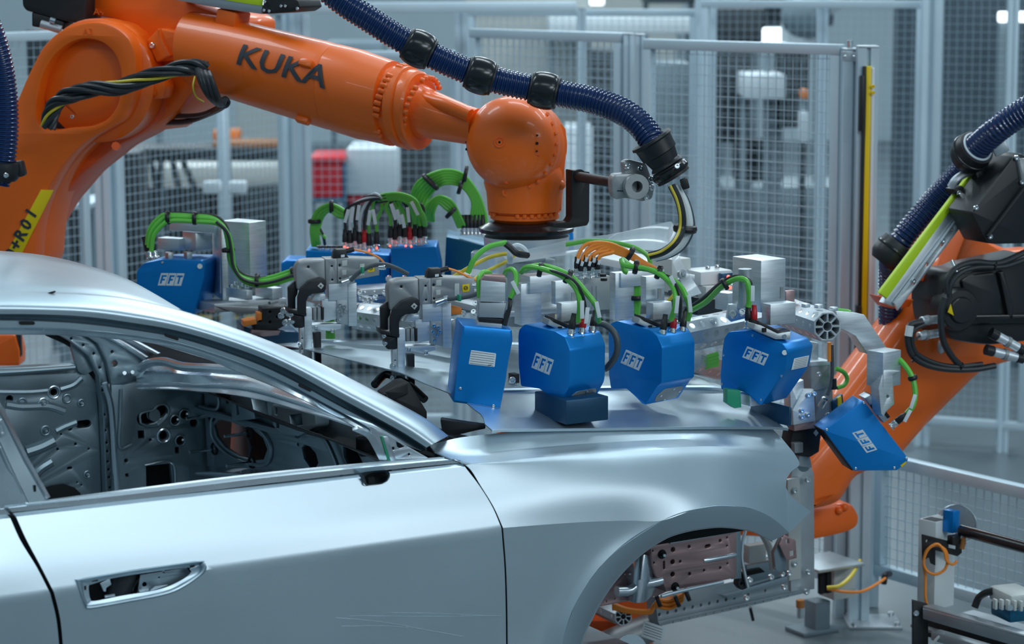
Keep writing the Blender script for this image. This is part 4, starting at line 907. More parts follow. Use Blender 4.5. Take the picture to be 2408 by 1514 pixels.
# lettering on the tube, bent to its surface
def wrap_text(body, px, py, h, sx):
    mb = MB(); mb.text(body, (0, 0, 0), (1, 0, 0), (0, 1, 0), h, .001, shear=.0, bold=.018, sx=sx)
    bmesh.ops.subdivide_edges(mb.bm, edges=[e for e in mb.bm.edges if e.calc_length() > .02], cuts=3)
    side = (V3(0, -1, 0)-ax*V3(0, -1, 0).dot(ax)).normalized(); upv = ax.cross(side);
    if upv.z < 0: upv = -upv
    # angle at which the text centre sits
    best = None
    for k in range(-60, 61):
        q = k/60*1.2; s = S(px)
        for ds in (0,):
            p = A0+ax*s+(side*math.cos(q)+upv*math.sin(q))*.1385; d = p-CAM; z = d.dot(_c.normalized()); yy = 757-F*d.dot(_u)/z; xx = 1204+F*d.dot(_r)/z
            e = abs(yy-py-(xx-px)*.27)
            if best is None or e < best[0]: best = (e, q, xx)
    q0 = best[1]; s0 = S(px)+(px-best[2])/720
    for v in mb.bm.verts:
        x, y, z = v.co; s = s0+x; q = q0+y/.1385; r = interp(s, tube_prof)+.0008+z
        v.co = A0+ax*s+(side*math.cos(q)+upv*math.sin(q))*r
    return mb
wrap_text('KUKA', 668, 158, .100, 1.28).build('lettering', 'ink', fore)
# neck to the wrist
N0 = at(992, 262, 7.60); N1 = at(1120, 300, 7.50)
nd = (N1-N0).normalized()
MB().lathe(N0, nd, [(0, .085), (.015, .080), (.06, .073), (.17, .060), (.21, .060)], 40, ref=ZZ).build('wrist_neck', 'orange', R1, 30)
MB().tube([at(1000, 232, 7.56), at(1050, 248, 7.5), at(1105, 272, 7.46)], .022, n=12).build('neck_rib', 'orange', R1)
# wrist: dome, ring, fork
wc = at(1203, 337, 7.47); wd = V3(-.30, -.93, .10).normalized()      # dome looks towards the camera, a little left
Rw = .147
prof = [(-.13, .02), (-.13, Rw*.96), (-.070, Rw*1.0), (-.055, Rw*.985), (-.05, Rw), (-.012, Rw), (-.008, Rw*.985), (0, Rw*.98)]
for k in range(1, 11):
    q = k/10*pi/2; prof.append((math.sin(q)*Rw*.80, math.cos(q)*Rw*.98))
wr = MB().lathe(wc, wd, prof, 64, ref=ZZ).build('wrist_dome', 'orange', R1, 28)
pw_ = Plane(wc, ZZ.cross(-wd)*-1 if ZZ.cross(-wd).x < 0 else ZZ.cross(-wd), ZZ-wd*ZZ.dot(wd), -wd)
wx, wy = pw_.ex, pw_.ey
def onsph(px, py, r=None):
    # point on the dome surface hit by the ray
    d = ray(px, py).normalized(); o = CAM-wc; b = o.dot(d); cc = o.dot(o)-(Rw*.98)**2; dis = b*b-cc
    return CAM+d*(-b-math.sqrt(max(0, dis)))
for (x, y) in ((1180, 338),):
    p = onsph(x, y); nrm = (p-wc).normalized(); MB().lathe(wc+nrm*Rw*.93, nrm, [(0, .015), (.0, .016), (.001, .012)], 24)
p = onsph(1180, 338); dn = (CAM-p).normalized()
# concentric plug at the dome centre
pc = wc+wd*Rw*.80
MB().lathe(pc-wd*.0045, wd, [(0, .016), (.0075, .016), (.0075, .0135), (.005, .0135), (.005, .009), (.008, .009), (.008, .004), (.001, .004)], 28).build('centre_plug', 'orange', wr)
MB().cyl(pc-wd*.004, pc+wd*.0025, .0038, 12).build('plug_hole', 'dark', wr)
for k in list(range(0, 7))+list(range(21, 28)):     # teeth/screw heads around the rim on the right side
    q = 2*pi*k/28; d = wx*math.cos(q)+wy*math.sin(q)
    MB().lathe(wc+d*Rw*.985+wd*.002, wd+d*.6, [(0, .006), (.006, .006), (.007, .004)], 8).build('rim_screw', 'orange', wr)
for (px, py) in ((1182, 240), (1182, 428)):
    MB().sphere(wc+wd*.045+wy*(.118 if py < 300 else -.118), .010, 12).build('screw_boss', 'orange_shaded', wr)
MB().plate(Plane(wc+wx*.10+wd*.075, (wx-wd*.55), wy, -wd-wx*.3), rnd([(-.012, -.034), (.014, -.040), (.014, .040), (-.012, .034)], .004), .02, .002, px=False).build('cover_notch', 'orange_shaded', wr)
for dy in (-.024, 0, .024): MB().cyl(wc+wx*.106+wd*.076+wy*dy, wc+wx*.108+wd*.083+wy*dy, .0045 if dy == 0 else .003, 12).build('notch_hole', 'dark', wr)
for dy in (-.022, 0, .022): MB().cyl(wc-wx*.128+wd*.034+wy*dy, wc-wx*.133+wd*.043+wy*dy, .004, 12).build('notch_hole', 'dark', wr)
MB().text('A5', wc-wx*.106+wd*.073, wy, (wx+wd*.9), .020, .004, bold=.02).build('raised_lettering', 'orange_shaded', wr)
# fork right of the dome and body below
pk = PP(1270, 400, 7.50, 14)
fork = [(1235, 246), (1285, 262), (1312, 272), (1322, 290), (1325, 330), (1325, 500), (1200, 500), (1190, 470), (1190, 440), (1200, 400), (1240, 350)]
bodyw = MB().plate(pk, rnd(pk.px(*fork), .015), .16, .02, px=False, holes=[rnd(pk.px((1302, 318), (1316, 306), (1318, 350), (1310, 420), (1296, 428), (1292, 380)), .008)]).build('wrist_fork', 'orange', R1, 40)
MB().plate(pk.off(.03), rnd(pk.off(.03).px((1290, 300), (1324, 300), (1324, 440), (1286, 440)), .01), .10, .01, px=False).build('fork_web', 'orange_shaded', R1)
MB().sphere(pk.off(.0).hit(1306, 436), .032, 20, sc=(1, .6, .7)).build('fork_boss', 'orange', R1)
wb = at(1234, 486, 7.56)
def zl(y): return at(1234, y, 7.56).z
MB().lathe((wb.x, wb.y, 0), ZZ, [(zl(545), .06), (zl(513), .105), (zl(512), .108), (zl(502), .108), (zl(500), .102), (zl(496), .104), (zl(494), .116), (zl(468), .118), (zl(452), .120), (zl(430), .128), (zl(400), .125), (zl(370), .10)], 56).build('wrist_base', 'orange', R1, 30)
for k in range(30):
    if k % 10 > 6: continue
    q = 2*pi*k/30+.3; MB().lathe((wb.x+.107*math.cos(q), wb.y+.107*math.sin(q), zl(504)), ZZ, [(0, .0075), (.011, .0075), (.012, .005)], 8).build('flange_bolt', 'orange', R1)
for x, y in ((1190, 455), (1211, 455)):
    p = PY(7.455).hit(x, y); MB().lathe(p+V3(0, .03, 0), V3(0, -1, .1), [(0, .013), (.03, .013), (.032, .010), (.032, .006), (.022, .005)], 18).build('plug', 'orange', R1)
# motor and rail at the top left, partly outside the frame
mo = thing('robot_motor', 'black finned motor with steel connectors at the top left corner', 'motor', at(120, 40, 8.1))
pm = PP(120, 0, 8.1, -10)
MB().plate(pm, rnd(pm.px((48, -60), (52, 14), (60, 25), (150, 50), (200, 58), (206, -60)), .01), .16, .008, px=False).build('housing', 'blackm', mo)
MB().plate(pm, rnd(pm.px((74, 28), (110, 38), (150, 52), (148, 70), (120, 70), (74, 62)), .006), .10, .006, px=False).build('terminal_box', 'blackm', mo)
MB().cyl(at(96, 56, 8.08), at(144, 70, 8.08), .014, 16).build('connector', 'alumat', mo)
MB().cyl(at(118, 46, 8.07), at(130, 50, 8.07), .010, 12).build('connector', 'steel', mo)
rl = thing('hose_rail', 'silver guide rail with lime stripe on top of the arm', 'rail', at(560, 10, 7.85))
pr_ = Plane(at(560, 10, 7.83), V3(math.cos(-.45), math.sin(-.45), 0), ZZ)
MB().plate(pr_, [(400, -30), (520, -15), (618, 12), (614, 33), (520, 20), (400, -2)], .12, .003).build('profile', 'alumat', rl)
MB().plate(pr_.off(-.003), [(470, -32), (540, -22), (618, -4), (616, 14), (556, 5), (470, -10)], .004, .001).build('lime_stripe', 'lime', rl)
MB().plate(pr_.off(-.01), rnd(pr_.off(-.01).px((622, -20), (700, 0), (706, 18), (690, 28), (640, 32), (616, 33)), .006), .14, .004, px=False).build('end_block', 'blackm', rl)
for x, y in ((624, 4), (622, 24), (634, 26), (662, 14), (672, 14), (700, 20)): MB().bolt(pr_.off(-.012).hit(x, y), -pr_.ez, .005, .005).build('bolt', 'steel', rl)
# lower part of the robot seen through the car window and its base on the floor
fx = at(25, 820, 8.9)
MB().box((fx.x-.32, 8.9, 1.35), (.62, .5, .5), bev=.05).build('shoulder', 'orange', R1)
MB().plate(PY(8.62), rnd(PY(8.62).px((-80, 786), (35, 786), (46, 826), (46, 861), (-80, 861)), .01), .12, .01, px=False).build('shoulder_front', 'orange', R1)
MB().plate(PY(8.63), rnd(PY(8.63).px((35, 786), (48, 786), (50, 836), (46, 842)), .004), .03, .004, px=False).build('shoulder_cover', 'black', R1)
MB().box((fx.x-.45, 8.9, .35), (.9, .9, .7), bev=.06).build('base', 'orange', R1)
MB().box((fx.x-.45, 8.7, .95), (.5, .5, .6), bev=.05).build('carousel', 'orange', R1)
# ================================================================== hoses
def hose(name, pts, r, label, pitch=.0128, n=28, m='hose'):
    P = smooth_path(pts, 10); L = sum((b-a).length for a, b in zip(P, P[1:])); k = 6
    st = pitch/k; prof = [1, 1.0, .95, .88, .88, .95]
    return tag(MB().tube(P, r, n=n, sm=0, step=st, rf=lambda i, N: r*prof[i % 6]).build(name, m), label, 'hose')
def collar(name, p, d, R, w, label, hang=None):
    t = thing(name, label, 'hose collar', p)
    d = Vector(d).normalized()
    pr = [(w*.5*math.sin(q), R*(.80+.20*math.cos(q))) for q in [-pi/2+pi*i/12 for i in range(13)]]
    MB().lathe(p, d, [(-w*.5, R*.72)]+pr+[(w*.5, R*.72)], 40, cap=False).build('ball_shell', 'blackg', t)
    MB().torus(Vector(p)-d*w*.5, d, R*.78, .005, 32, 8).build('rim', 'black', t); MB().torus(Vector(p)+d*w*.5, d, R*.78, .005, 32, 8).build('rim', 'black', t)
    return t
HP = [at(600, -190, 7.25), at(770, -25, 7.22), at(870, 46, 7.2), at(985, 115, 7.2), at(1130, 178, 7.2), at(1280, 213, 7.2), at(1400, 238, 7.16), at(1480, 272, 7.1), at(1530, 325, 7.05), at(1552, 378, 7.02)]
hose('corrugated_hose', HP, .0405, 'navy blue corrugated hose curving over the orange wrist')
collar('hose_ball', HP[3], HP[4]-HP[2], .0560, .075, 'black ball collar on hose, uppermost of three')
collar('hose_ball', HP[4], HP[5]-HP[3], .0560, .075, 'black ball collar on hose, middle of three')
collar('hose_ball', HP[5], HP[6]-HP[4], .0560, .075, 'black ball collar on hose right above the orange dome')
hc = thing('hose_clamp', 'black bell shaped hose end with clamp ring beside the grey casting', 'hose clamp', at(1560, 380, 7.02))
hd = (at(1590, 425, 7.02)-at(1532, 330, 7.02)).normalized(); h0 = at(1532, 330, 7.02)
MB().lathe(h0, hd, [(-.002, .045), (-.004, .063), (.003, .065), (.008, .058), (.03, .056), (.045, .055), (.048, .050), (.075, .043), (.08, .048), (.085, .050)], 40).build('bell', 'black', hc)
MB().torus(h0+hd*.105, hd, .044, .014, 36, 10, 1.0).build('clamp_ring', 'blackg', hc)
MB().lathe(h0+hd*.09, hd, [(0, .05), (.035, .052)], 32).build('ring_body', 'blackm', hc)
MB().box(at(1610, 432, 6.97), (.022, .03, .03), V3(1, 0, .3), bev=.004).build('clamp_lug', 'blackm', hc)
MB().bolt(at(1592, 392, 6.95), V3(0, -1, .4), .008, .008).build('bolt', 'steel', hc)
# cables leaving the hose end
cw = thing('cable_loop', 'grey white and black cables looping down from the hose end', 'cables', at(1600, 520, 7.0))
for (m_, off_, r) in [('white', 0, .0105), ('cable', -14, .0115), ('yellow', -19, .004), ('greyhose', 10, .0085), ('bgwhite', 5, .009)]:
    e = [(1588, 436), (1606, 470), (1616, 505), (1617, 540), (1600, 574), (1570, 596), (1535, 606)]
    MB().tube([at(x+off_*(1-abs(i-3)*.12), y+(off_*.3 if i > 3 else 0), 6.98+.003*off_*(1 if i < 4 else 2)) for i, (x, y) in enumerate(e)], r, n=10).build('cable', m_, cw)
pq = at(1611, 538, 6.98); MB().torus(pq, at(1616, 520, 6.98)-at(1612, 560, 6.98), .028, .0075, 28, 8, 1.6).build('strap', 'black', cw)
# ---- bracket from the flange: black arm, rod and grey casting
bk = thing('hose_bracket', 'black angled bracket and rod carrying a grey casting', 'bracket', at(1365, 500, 7.45))
pb = PP(1365, 470, 7.40, 22)
MB().plate(pb, rnd(pb.px((1345, 400), (1387, 404), (1386, 520), (1381, 530), (1340, 537), (1300, 535), (1300, 524), (1338, 522), (1345, 512)), .004), .05, .002, px=False).build('angle_arm', 'blackm', bk)
MB().cyl(at(1350, 414, 7.43), at(1445, 430, 7.12), .0155, 20).build('rod', 'blackm', bk)
MB().ring(at(1362, 413, 7.40), V3(.3, -1, 0), .020, .012, .012, 20).build('weld_ring', 'blackm', bk)
cl = thing('clamp_casting', 'grey cast clamp block with four bolts and round bore', 'casting', at(1490, 430, 7.05))
k0 = at(1492, 438, 7.02)
MB().ring(k0, V3(.25, -1, .05), .036, .0165, .055, 28).build('bore_sleeve', 'galv', cl)
MB().cyl(k0+V3(-.004, .02, 0), k0+V3(-.004, .03, 0), .016, 18).build('bore_depth', 'dark', cl)
pc_ = PP(1470, 430, 7.02, 12)
MB().plate(pc_, rnd(pc_.px((1438, 425), (1445, 410), (1470, 408), (1500, 408), (1500, 470), (1470, 466), (1448, 470), (1440, 455)), .008), .05, .006, px=False).build('split_block', 'galv', cl)
MB().box(pc_.off(-.001).hit(1465, 449), (.035, .004, .002), V3(1, .2, -.08)).build('split', 'dark', cl)
pg_ = PP(1500, 420, 7.06, 28)
MB().plate(pg_, rnd(pg_.px((1466, 380), (1478, 374), (1520, 384), (1540, 440), (1534, 468), (1510, 474), (1500, 470), (1470, 412)), .008), .022, .004, px=False).build('mounting_plate', 'galv', cl)
for x, y in ((1474, 392), (1503, 396), (1518, 463), (1528, 420), (1530, 440)): MB().bolt(pg_.off(-.002).hit(x, y), -pg_.ez, .009, .009).build('bolt', 'steel', cl)
# hose on the far left with its clamp
LH = [at(-40, 30, 7.6), at(-8, 120, 7.6), at(8, 210, 7.6), at(12, 300, 7.6), at(4, 385, 7.6), at(-8, 430, 7.6)]
hose('corrugated_hose', LH, .043, 'navy blue corrugated hose hanging at the left edge')
lcx = thing('hose_clamp', 'black hose clamp at the left edge against the robot link', 'hose clamp', at(10, 400, 7.6))
MB().lathe(at(2, 380, 7.6), V3(-.05, 0, -1), [(0, .046), (.004, .060), (.03, .062), (.05, .056), (.06, .048)], 36).build('ring', 'black', lcx)
MB().box(at(40, 398, 7.62), (.05, .05, .05), V3(1, 0, .2), bev=.008).build('lug', 'blackm', lcx)
MB().bolt(at(15, 412, 7.5), V3(0, -1, 0), .008, .008).build('bolt', 'steel', lcx)
# ================================================================== right robot
R2 = thing('industrial_robot', 'orange robot arm leaning across the right edge behind the car nose', 'robot', at(1960, 1230, 8.35))
pa = PP(2150, 850, 8.2, 24)
arm2 = [(2286, 500), (2300, 555), (2440, 610), (2440, 840), (2330, 872), (2305, 890), (2185, 1010), (2120, 1085), (2020, 1128), (1990, 1178), (1975, 1192), (1890, 1212), (1880, 1110), (1905, 1078), (1960, 1015), (1992, 938), (2085, 815), (2160, 712), (2238, 620)]
m2 = MB().plate(pa, rnd(pa.px(*arm2), .02), .20, .05, px=False).build('lower_link', 'orange', R2, 50)
# long rounded edge on the front of the link
MB().tube([pa.off(.05).hit(x, y) for x, y in [(2232, 640), (2150, 750), (2060, 870), (2010, 960), (1985, 1035), (1945, 1090)]], .040, n=18).build('link_edge', 'orange', R2, 60)
MB().plate(pa.off(-.03), rnd(pa.off(-.03).px((2284, 512), (2290, 508), (2306, 560), (2360, 592), (2440, 586), (2440, 680), (2320, 630), (2260, 640), (2238, 636)), .01), .10, .01, px=False).build('motor_flange', 'orange', R2)
# lower fork
pfk = PP(1960, 1220, 8.25, 24)
MB().plate(pfk, rnd(pfk.px((1860, 1195), (1930, 1188), (1978, 1182), (2008, 1186), (2024, 1212), (2021, 1238), (2000, 1252), (1960, 1262), (1900, 1274), (1860, 1276)), .02), .22, .02, px=False).build('lower_fork', 'orange', R2, 40)
for x, y in ((1985, 1192), (1972, 1200)): MB().sphere(pfk.off(-.0).hit(x, y), .016, 14).build('cast_boss', 'orange', R2)
MB().plate(pfk.off(.05), [(1500, 1180), (1880, 1180), (1880, 1268), (1500, 1250)], .2, .02).build('shoulder', 'orange', R2)
bp = at(1350, 1250, 8.5); MB().box((bp.x, 8.55, .45), (.55, .5, .9), bev=.05).build('base', 'orange', R2)
# rail with lime stripe
rr = thing('hose_rail', 'aluminium rail with lime green stripe on the right robot', 'rail', at(2180, 640, 7.9))
pr2 = PP(2190, 600, 7.95, 24)
MB().plate(pr2, [(2290, 398), (2302, 402), (2086, 702), (2070, 690), (2072, 684)], .018, .002).build('lime_stripe', 'lime', rr)
MB().plate(pr2.off(.004), [(2300, 404), (2330, 420), (2102, 722), (2078, 712), (2084, 702)], .03, .002).build('profile', 'alumat', rr)
MB().plate(pr2.off(-.01), [(2318, 424), (2340, 424), (2330, 440), (2112, 730), (2103, 712)], .012, .002, holes=[('c', 2240, 539, .006), ('c', 2215, 575, .006), ('c', 2180, 622, .006), ('c', 2150, 665, .006)]).build('side_rail', 'alu', rr)
for x, y in ((2324, 432), (2290, 470), (2217, 566), (2147, 660)): MB().bolt(pr2.off(-.011).hit(x, y), -pr2.ez, .008, .007).build('bolt', 'steel', rr)
MB().plate(pr2.off(-.012), rnd(pr2.off(-.012).px((2290, 390), (2300, 377), (2340, 378), (2375, 376), (2350, 412), (2326, 420), (2296, 412)), .006), .06, .004, px=False).build('end_block', 'black', rr)
MB().bolt(pr2.off(-.014).hit(2297, 391), -pr2.ez, .010, .008).build('bolt', 'steel', rr); MB().bolt(pr2.off(-.014).hit(2322, 411), -pr2.ez, .007, .006).build('bolt', 'steel', rr)
MB().tube([pr2.off(-.02).hit(2236, 440), pr2.off(-.03).hit(2248, 422), pr2.off(-.02).hit(2270, 408), pr2.off(0).hit(2284, 404)], .014, n=10).build('grey_clip', 'alumat', rr)
MB().plate(pr2.off(-.02), rnd(pr2.off(-.02).px((2238, 444), (2262, 436), (2272, 446), (2266, 458), (2246, 458)), .005), .04, .003, px=False).build('clip_block', 'black', rr); MB().bolt(pr2.off(-.022).hit(2254, 453), -pr2.ez, .009, .007).build('bolt', 'steel', rr)
for a in ([(2170, 640), (2240, 655), (2225, 672), (2160, 660)], [(2080, 700), (2150, 705), (2140, 722), (2100, 726)]):
    MB().plate(pr2.off(.05), a, .10, .005).build('rail_arm', 'orange_shaded', rr)
# motors
mt = thing('gear_motor', 'big glossy black motor with yellow warning triangle', 'motor', at(2300, 720, 7.95))
pm2 = PP(2300, 700, 7.92, 20)
MB().plate(pm2, rnd(pm2.px((2222, 655), (2240, 640), (2280, 640), (2300, 630), (2440, 600), (2440, 800), (2330, 812), (2290, 808), (2240, 800), (2218, 770), (2210, 710)), .02), .2, .012, px=False).build('housing', 'black', mt, 40)
cm = pm2.off(-.02).hit(2255, 728)
MB().lathe(cm, -pm2.ez, [(-.06, .075), (0, .072), (.012, .065), (.014, .045), (.024, .040), (.026, .012)], 40).build('front_cover', 'black', mt)
MB().plate(pm2.off(-.05), [(2236, 714), (2243, 742), (2229, 734)], .003, .0005).build('warning_triangle', 'yellowp', mt)
MB().plate(pm2.off(-.015), rnd(pm2.off(-.015).px((2262, 660), (2280, 648), (2340, 640), (2355, 700), (2350, 740), (2282, 745)), .01), .04, .005, px=False).build('body_block', 'black', mt)
MB().plate(pm2.off(-.02), rnd(pm2.off(-.02).px((2350, 640), (2362, 636), (2385, 720), (2384, 758), (2374, 756)), .006), .05, .005, px=False).build('body_rib', 'black', mt)
MB().plate(pm2.off(-.02), rnd(pm2.off(-.02).px((2282, 740), (2440, 738), (2440, 760), (2284, 764)), .008), .05, .006, px=False).build('body_rib', 'blackg', mt)
for (x0, y0, x1, y1) in ((2166, 754, 2214, 750), (2160, 790, 2214, 782)):
    a, b = pm2.off(-.03).hit(x0, y0), pm2.off(-.0).hit(x1, y1); MB().cyl(a, b, .014, 18, bev=.003).build('connector', 'alu', mt); MB().ring(a.lerp(b, .3), b-a, .0165, .013, .012, 18).build('connector_ring', 'galv', mt)
for (x0, y0, x1, y1) in ((2345, 790, 2395, 818), (2335, 826, 2392, 840)):
    a, b = pm2.off(-.05).hit(x0, y0), pm2.off(-.06).hit(x1, y1); MB().cyl(a, b, .016, 18, bev=.003).build('connector', 'alu', mt); MB().ring(a.lerp(b, .5), b-a, .019, .013, .012, 18).build('connector_ring', 'galv', mt)
    MB().cyl(b, b+(b-a)*.25, .017, 16).build('connector_boot', 'black', mt); MB().cyl(a, a-(b-a)*.3, .018, 16).build('connector_socket', 'black', mt)
MB().sphere(pa.off(-.03).hit(2212, 815), .020, 14, sc=(.7, .7, 1.3)).build('cable_lug', 'alumat', mt)
m3 = thing('motor', 'flat black motor block over the orange shoulder, top right', 'motor', at(2360, 470, 7.9))
pm3 = PP(2360, 480, 7.88, 24)
MB().plate(pm3, rnd(pm3.px((2284, 500), (2385, 366), (2400, 360), (2440, 380), (2440, 572), (2340, 574), (2322, 572)), .008), .14, .008, px=False).build('housing', 'black', m3, 40)
MB().plate(pm3.off(-.012), rnd(pm3.off(-.012).px((2392, 372), (2440, 372), (2440, 420), (2404, 430)), .010), .04, .008, px=False).build('cap', 'galv', m3)
for x, y in ((2389, 371), (2402, 428), (2327, 556), (2294, 488)): MB().bolt(pm3.off(-.003).hit(x, y), -pm3.ez, .009, .008).build('bolt', 'steel', m3)
MB().tube([pm3.off(-.012).hit(2322, 556), pm3.off(-.012).hit(2410, 440)], .006, sm=0).build('ridge', 'black', m3)
# cables on the right robot
rc = thing('cable_loop', 'black cables looping around the connectors of the right robot', 'cables', at(2140, 800, 7.85))
for pts, r in [([(2168, 756), (2140, 765), (2134, 800), (2146, 836), (2180, 858), (2230, 868), (2290, 868), (2340, 860)], .0105),
               ([(2174, 762), (2150, 775), (2144, 800), (2156, 832), (2200, 854), (2250, 862), (2310, 856)], .0085),
               ([(2164, 790), (2154, 796), (2148, 800)], .004),
               ([(2222, 700), (2212, 740), (2218, 800), (2240, 840), (2262, 862)], .011),
               ([(2228, 690), (2226, 660), (2248, 630), (2290, 616), (2350, 618), (2412, 592)], .010), ([(2232, 700), (2236, 668), (2260, 640), (2300, 628), (2360, 626), (2420, 606)], .009)]:
    MB().tube([pm2.off(-.045).hit(x, y) for x, y in pts], r, n=10).build('cable', 'cable', rc)
MB().cyl(pm2.off(-.05).hit(2136, 790), pm2.off(-.05).hit(2140, 766), .013, 14).build('wire_sleeve', 'white', rc)
for x, y in ((2148, 842), (2260, 862), (2340, 624)): MB().torus(pm2.off(-.045).hit(x, y), V3(1, 0, -.3), .013, .003, 14, 6).build('cable_tie', 'blackg', rc)
MB().cyl(pm2.off(-.03).hit(2238, 612), pm2.off(-.05).hit(2250, 640), .006).build('tie_stud', 'steel', rc)
# right hose with collars
RH = [at(2470, 230, 7.75), at(2408, 262, 7.8), at(2350, 300, 7.85), at(2306, 338, 7.92), at(2262, 380, 8.0)]
hose('corrugated_hose', RH, .045, 'navy corrugated hose entering from the right edge', pitch=.0145)
RL = [at(2268, 395, 8.1), at(2190, 480, 8.12), at(2110, 580, 8.12), at(2095, 640, 8.2), at(2095, 760, 8.3), at(2110, 850, 8.4)]
hose('corrugated_hose', RL, .043, 'dark navy hose running behind the lime striped rail', pitch=.0145)
t = thing('hose_clamp', 'black ring clamp on the hose at upper right', 'hose clamp', RH[3]); d = (RH[4]-RH[3]).normalized()
MB().lathe(RH[3]+d*.02, d, [(0, .050), (.002, .062), (.02, .065), (.05, .066), (.07, .060), (.08, .045)], 40).build('body', 'black', t)
MB().torus(RH[3]+d*.018, d, .050, .004, 36, 8).build('light_rim', 'bgwhite', t); MB().torus(RH[3]+d*.055, d, .064, .006, 36, 8).build('band', 'blackg', t)
t = thing('hose_clamp', 'black ring clamp left of the lime striped rail', 'hose clamp', at(2096, 590, 8.1)); d = (RL[2]-RL[1]).normalized(); c0 = at(2104, 588, 8.08)
MB().lathe(c0-d*.03, d, [(0, .050), (.002, .060), (.02, .064), (.05, .066), (.07, .064), (.09, .050)], 40).build('body', 'black', t)
MB().torus(c0-d*.0, d, .062, .007, 36, 8).build('band', 'blackg', t)
MB().box(at(2350, 345, 7.9), (.05, .03, .05), V3(1, 0, .5), bev=.006).build('clip', 'alumat', t)
# ================================================================== gripper above the bonnet
G = thing('gripper_frame', 'silver octagonal tube gripper frame hanging under the orange wrist', 'gripper', at(1235, 560, 7.55))
def oct_tube(name, a, b, r, parent, holes=8, web=True, hr=.006, first=.04, faces=(0,)):
    """octagonal profile tube with ribbed end section and rows of dark discs for holes"""
    a = Vector(a); b = Vector(b); d = (b-a).normalized(); L = (b-a).length
    ex = (ZZ-d*ZZ.dot(d)).normalized(); ey = d.cross(ex)
    if ex.cross(ey).dot(d) < 0: ey = -ey
    pl = Plane(a, ex, ey, d); R = r/math.cos(pi/8)
    octo = [(R*math.cos(pi/8+k*pi/4), R*math.sin(pi/8+k*pi/4)) for k in range(8)]
    hs = []
    if web:
        for k in range(8):
            q0, q1 = k*pi/4+.09, (k+1)*pi/4-.09
            hs.append([(r*.38*math.cos(q0+.1), r*.38*math.sin(q0+.1)), (r*.87*math.cos(q0), r*.87*math.sin(q0)), (r*.90*math.cos((q0+q1)/2), r*.90*math.sin((q0+q1)/2)), (r*.87*math.cos(q1), r*.87*math.sin(q1)), (r*.38*math.cos(q1-.1), r*.38*math.sin(q1-.1))])
        hs.append(circ(0, 0, r*.30, 14))
    t = MB().plate(pl, octo, L, .001, holes=hs, px=False).build(name, 'alumat', parent)
    mb = MB(); rim = MB()
    for f in range(8):
        q = f*pi/4; n_ = ex*math.cos(q)+ey*math.sin(q); s_ = d.cross(n_)
        if n_.dot(CAM-a) < 0 and n_.z < .2: continue
        for k in range(holes):
            p = a+d*(first+k*(L-2*first)/max(1, holes-1))+n_*r
            mb.lathe(p-n_*.003, n_, [(0, hr), (.0034, hr)], 12); rim.lathe(p-n_*.001, n_, [(0, hr*1.3), (.0013, hr*1.25), (.0015, hr)], 14)
    rim.build('hole_rims', 'steel', t)['kind'] = 'stuff'; mb.build('holes', 'dark', t)['kind'] = 'stuff'  # holes are near-black discs, their inner shade is only colour
    return t
oct_tube('octagonal_tube', at(1600, 792, 7.25), at(1790, 752, 7.45), .047, G, 8, hr=.0085, first=.02)
oct_tube('octagonal_tube', at(1946, 768, 7.15), at(1850, 735, 7.45), .044, G, 6, hr=.006, first=.03)
oct_tube('octagonal_tube', at(852, 742, 7.55), at(925, 752, 7.50), .043, G, 4, web=False, hr=.006, first=.015)
oct_tube('octagonal_tube', at(770, 725, 7.75), at(850, 740, 7.56), .034, G, 3, web=False, hr=.005)
oct_tube('octagonal_tube', at(1066, 786, 7.30), at(1120, 780, 7.36), .038, G, 3, web=False, hr=.006, first=.015)
oct_tube('octagonal_tube', at(960, 760, 7.45), at(1064, 775, 7.31), .030, G, 3, web=False, hr=.005)
oct_tube('octagonal_tube', at(1030, 720, 8.0), at(1230, 680, 7.9), .040, G, 5, web=False)
oct_tube('octagonal_tube', at(1250, 700, 7.7), at(1650, 700, 7.7), .050, G, 10, web=False)
oct_tube('octagonal_tube', at(1620, 845, 7.55), at(1700, 865, 7.9), .04, G, 4, web=False)
MB().lathe(at(1238, 560, 7.56), ZZ, [(-.12, .060), (-.035, .060), (-.034, .132), (.008, .135), (.010, .130)], 48).build('adapter_disc', 'alu', G, 30)
MB().lathe(at(1238, 539, 7.56), ZZ, [(-.004, .10), (-.006, .148), (.006, .150), (.008, .142), (.018, .128), (.024, .118), (.026, .105)], 48).build('flange_ring', 'blackg', G, 30)
MB().lathe(at(1238, 700, 7.56), ZZ, [(-.08, .09), (.12, .09)], 32).build('column', 'alumat', G)
MB().box(at(1400, 690, 7.75), (1.0, .5, .02), CU, bev=.004).build('carrier_plate', 'alumat', G)
MB().box(at(1000, 700, 8.05), (.7, .4, .02), CU, bev=.004).build('carrier_plate', 'alumat', G)
# aluminium blocks: (edge x, top, bottom, left x, right x, Y, angle)
def blocks(name, m, lst, parent, bev=.0015):
    out = []
    for q in lst:
        mb = MB().cbox(*q[:7] if len(q) > 6 else q, bev=bev); out.append(mb.build(name, m, parent))
    return out
def bolts(lst, Y, n=(0, -1, 0), r=.006, parent=None, m='steel'):
    for x, y in lst: MB().bolt(at(x, y, Y), n, r, r*.9).build('bolt', m, parent)
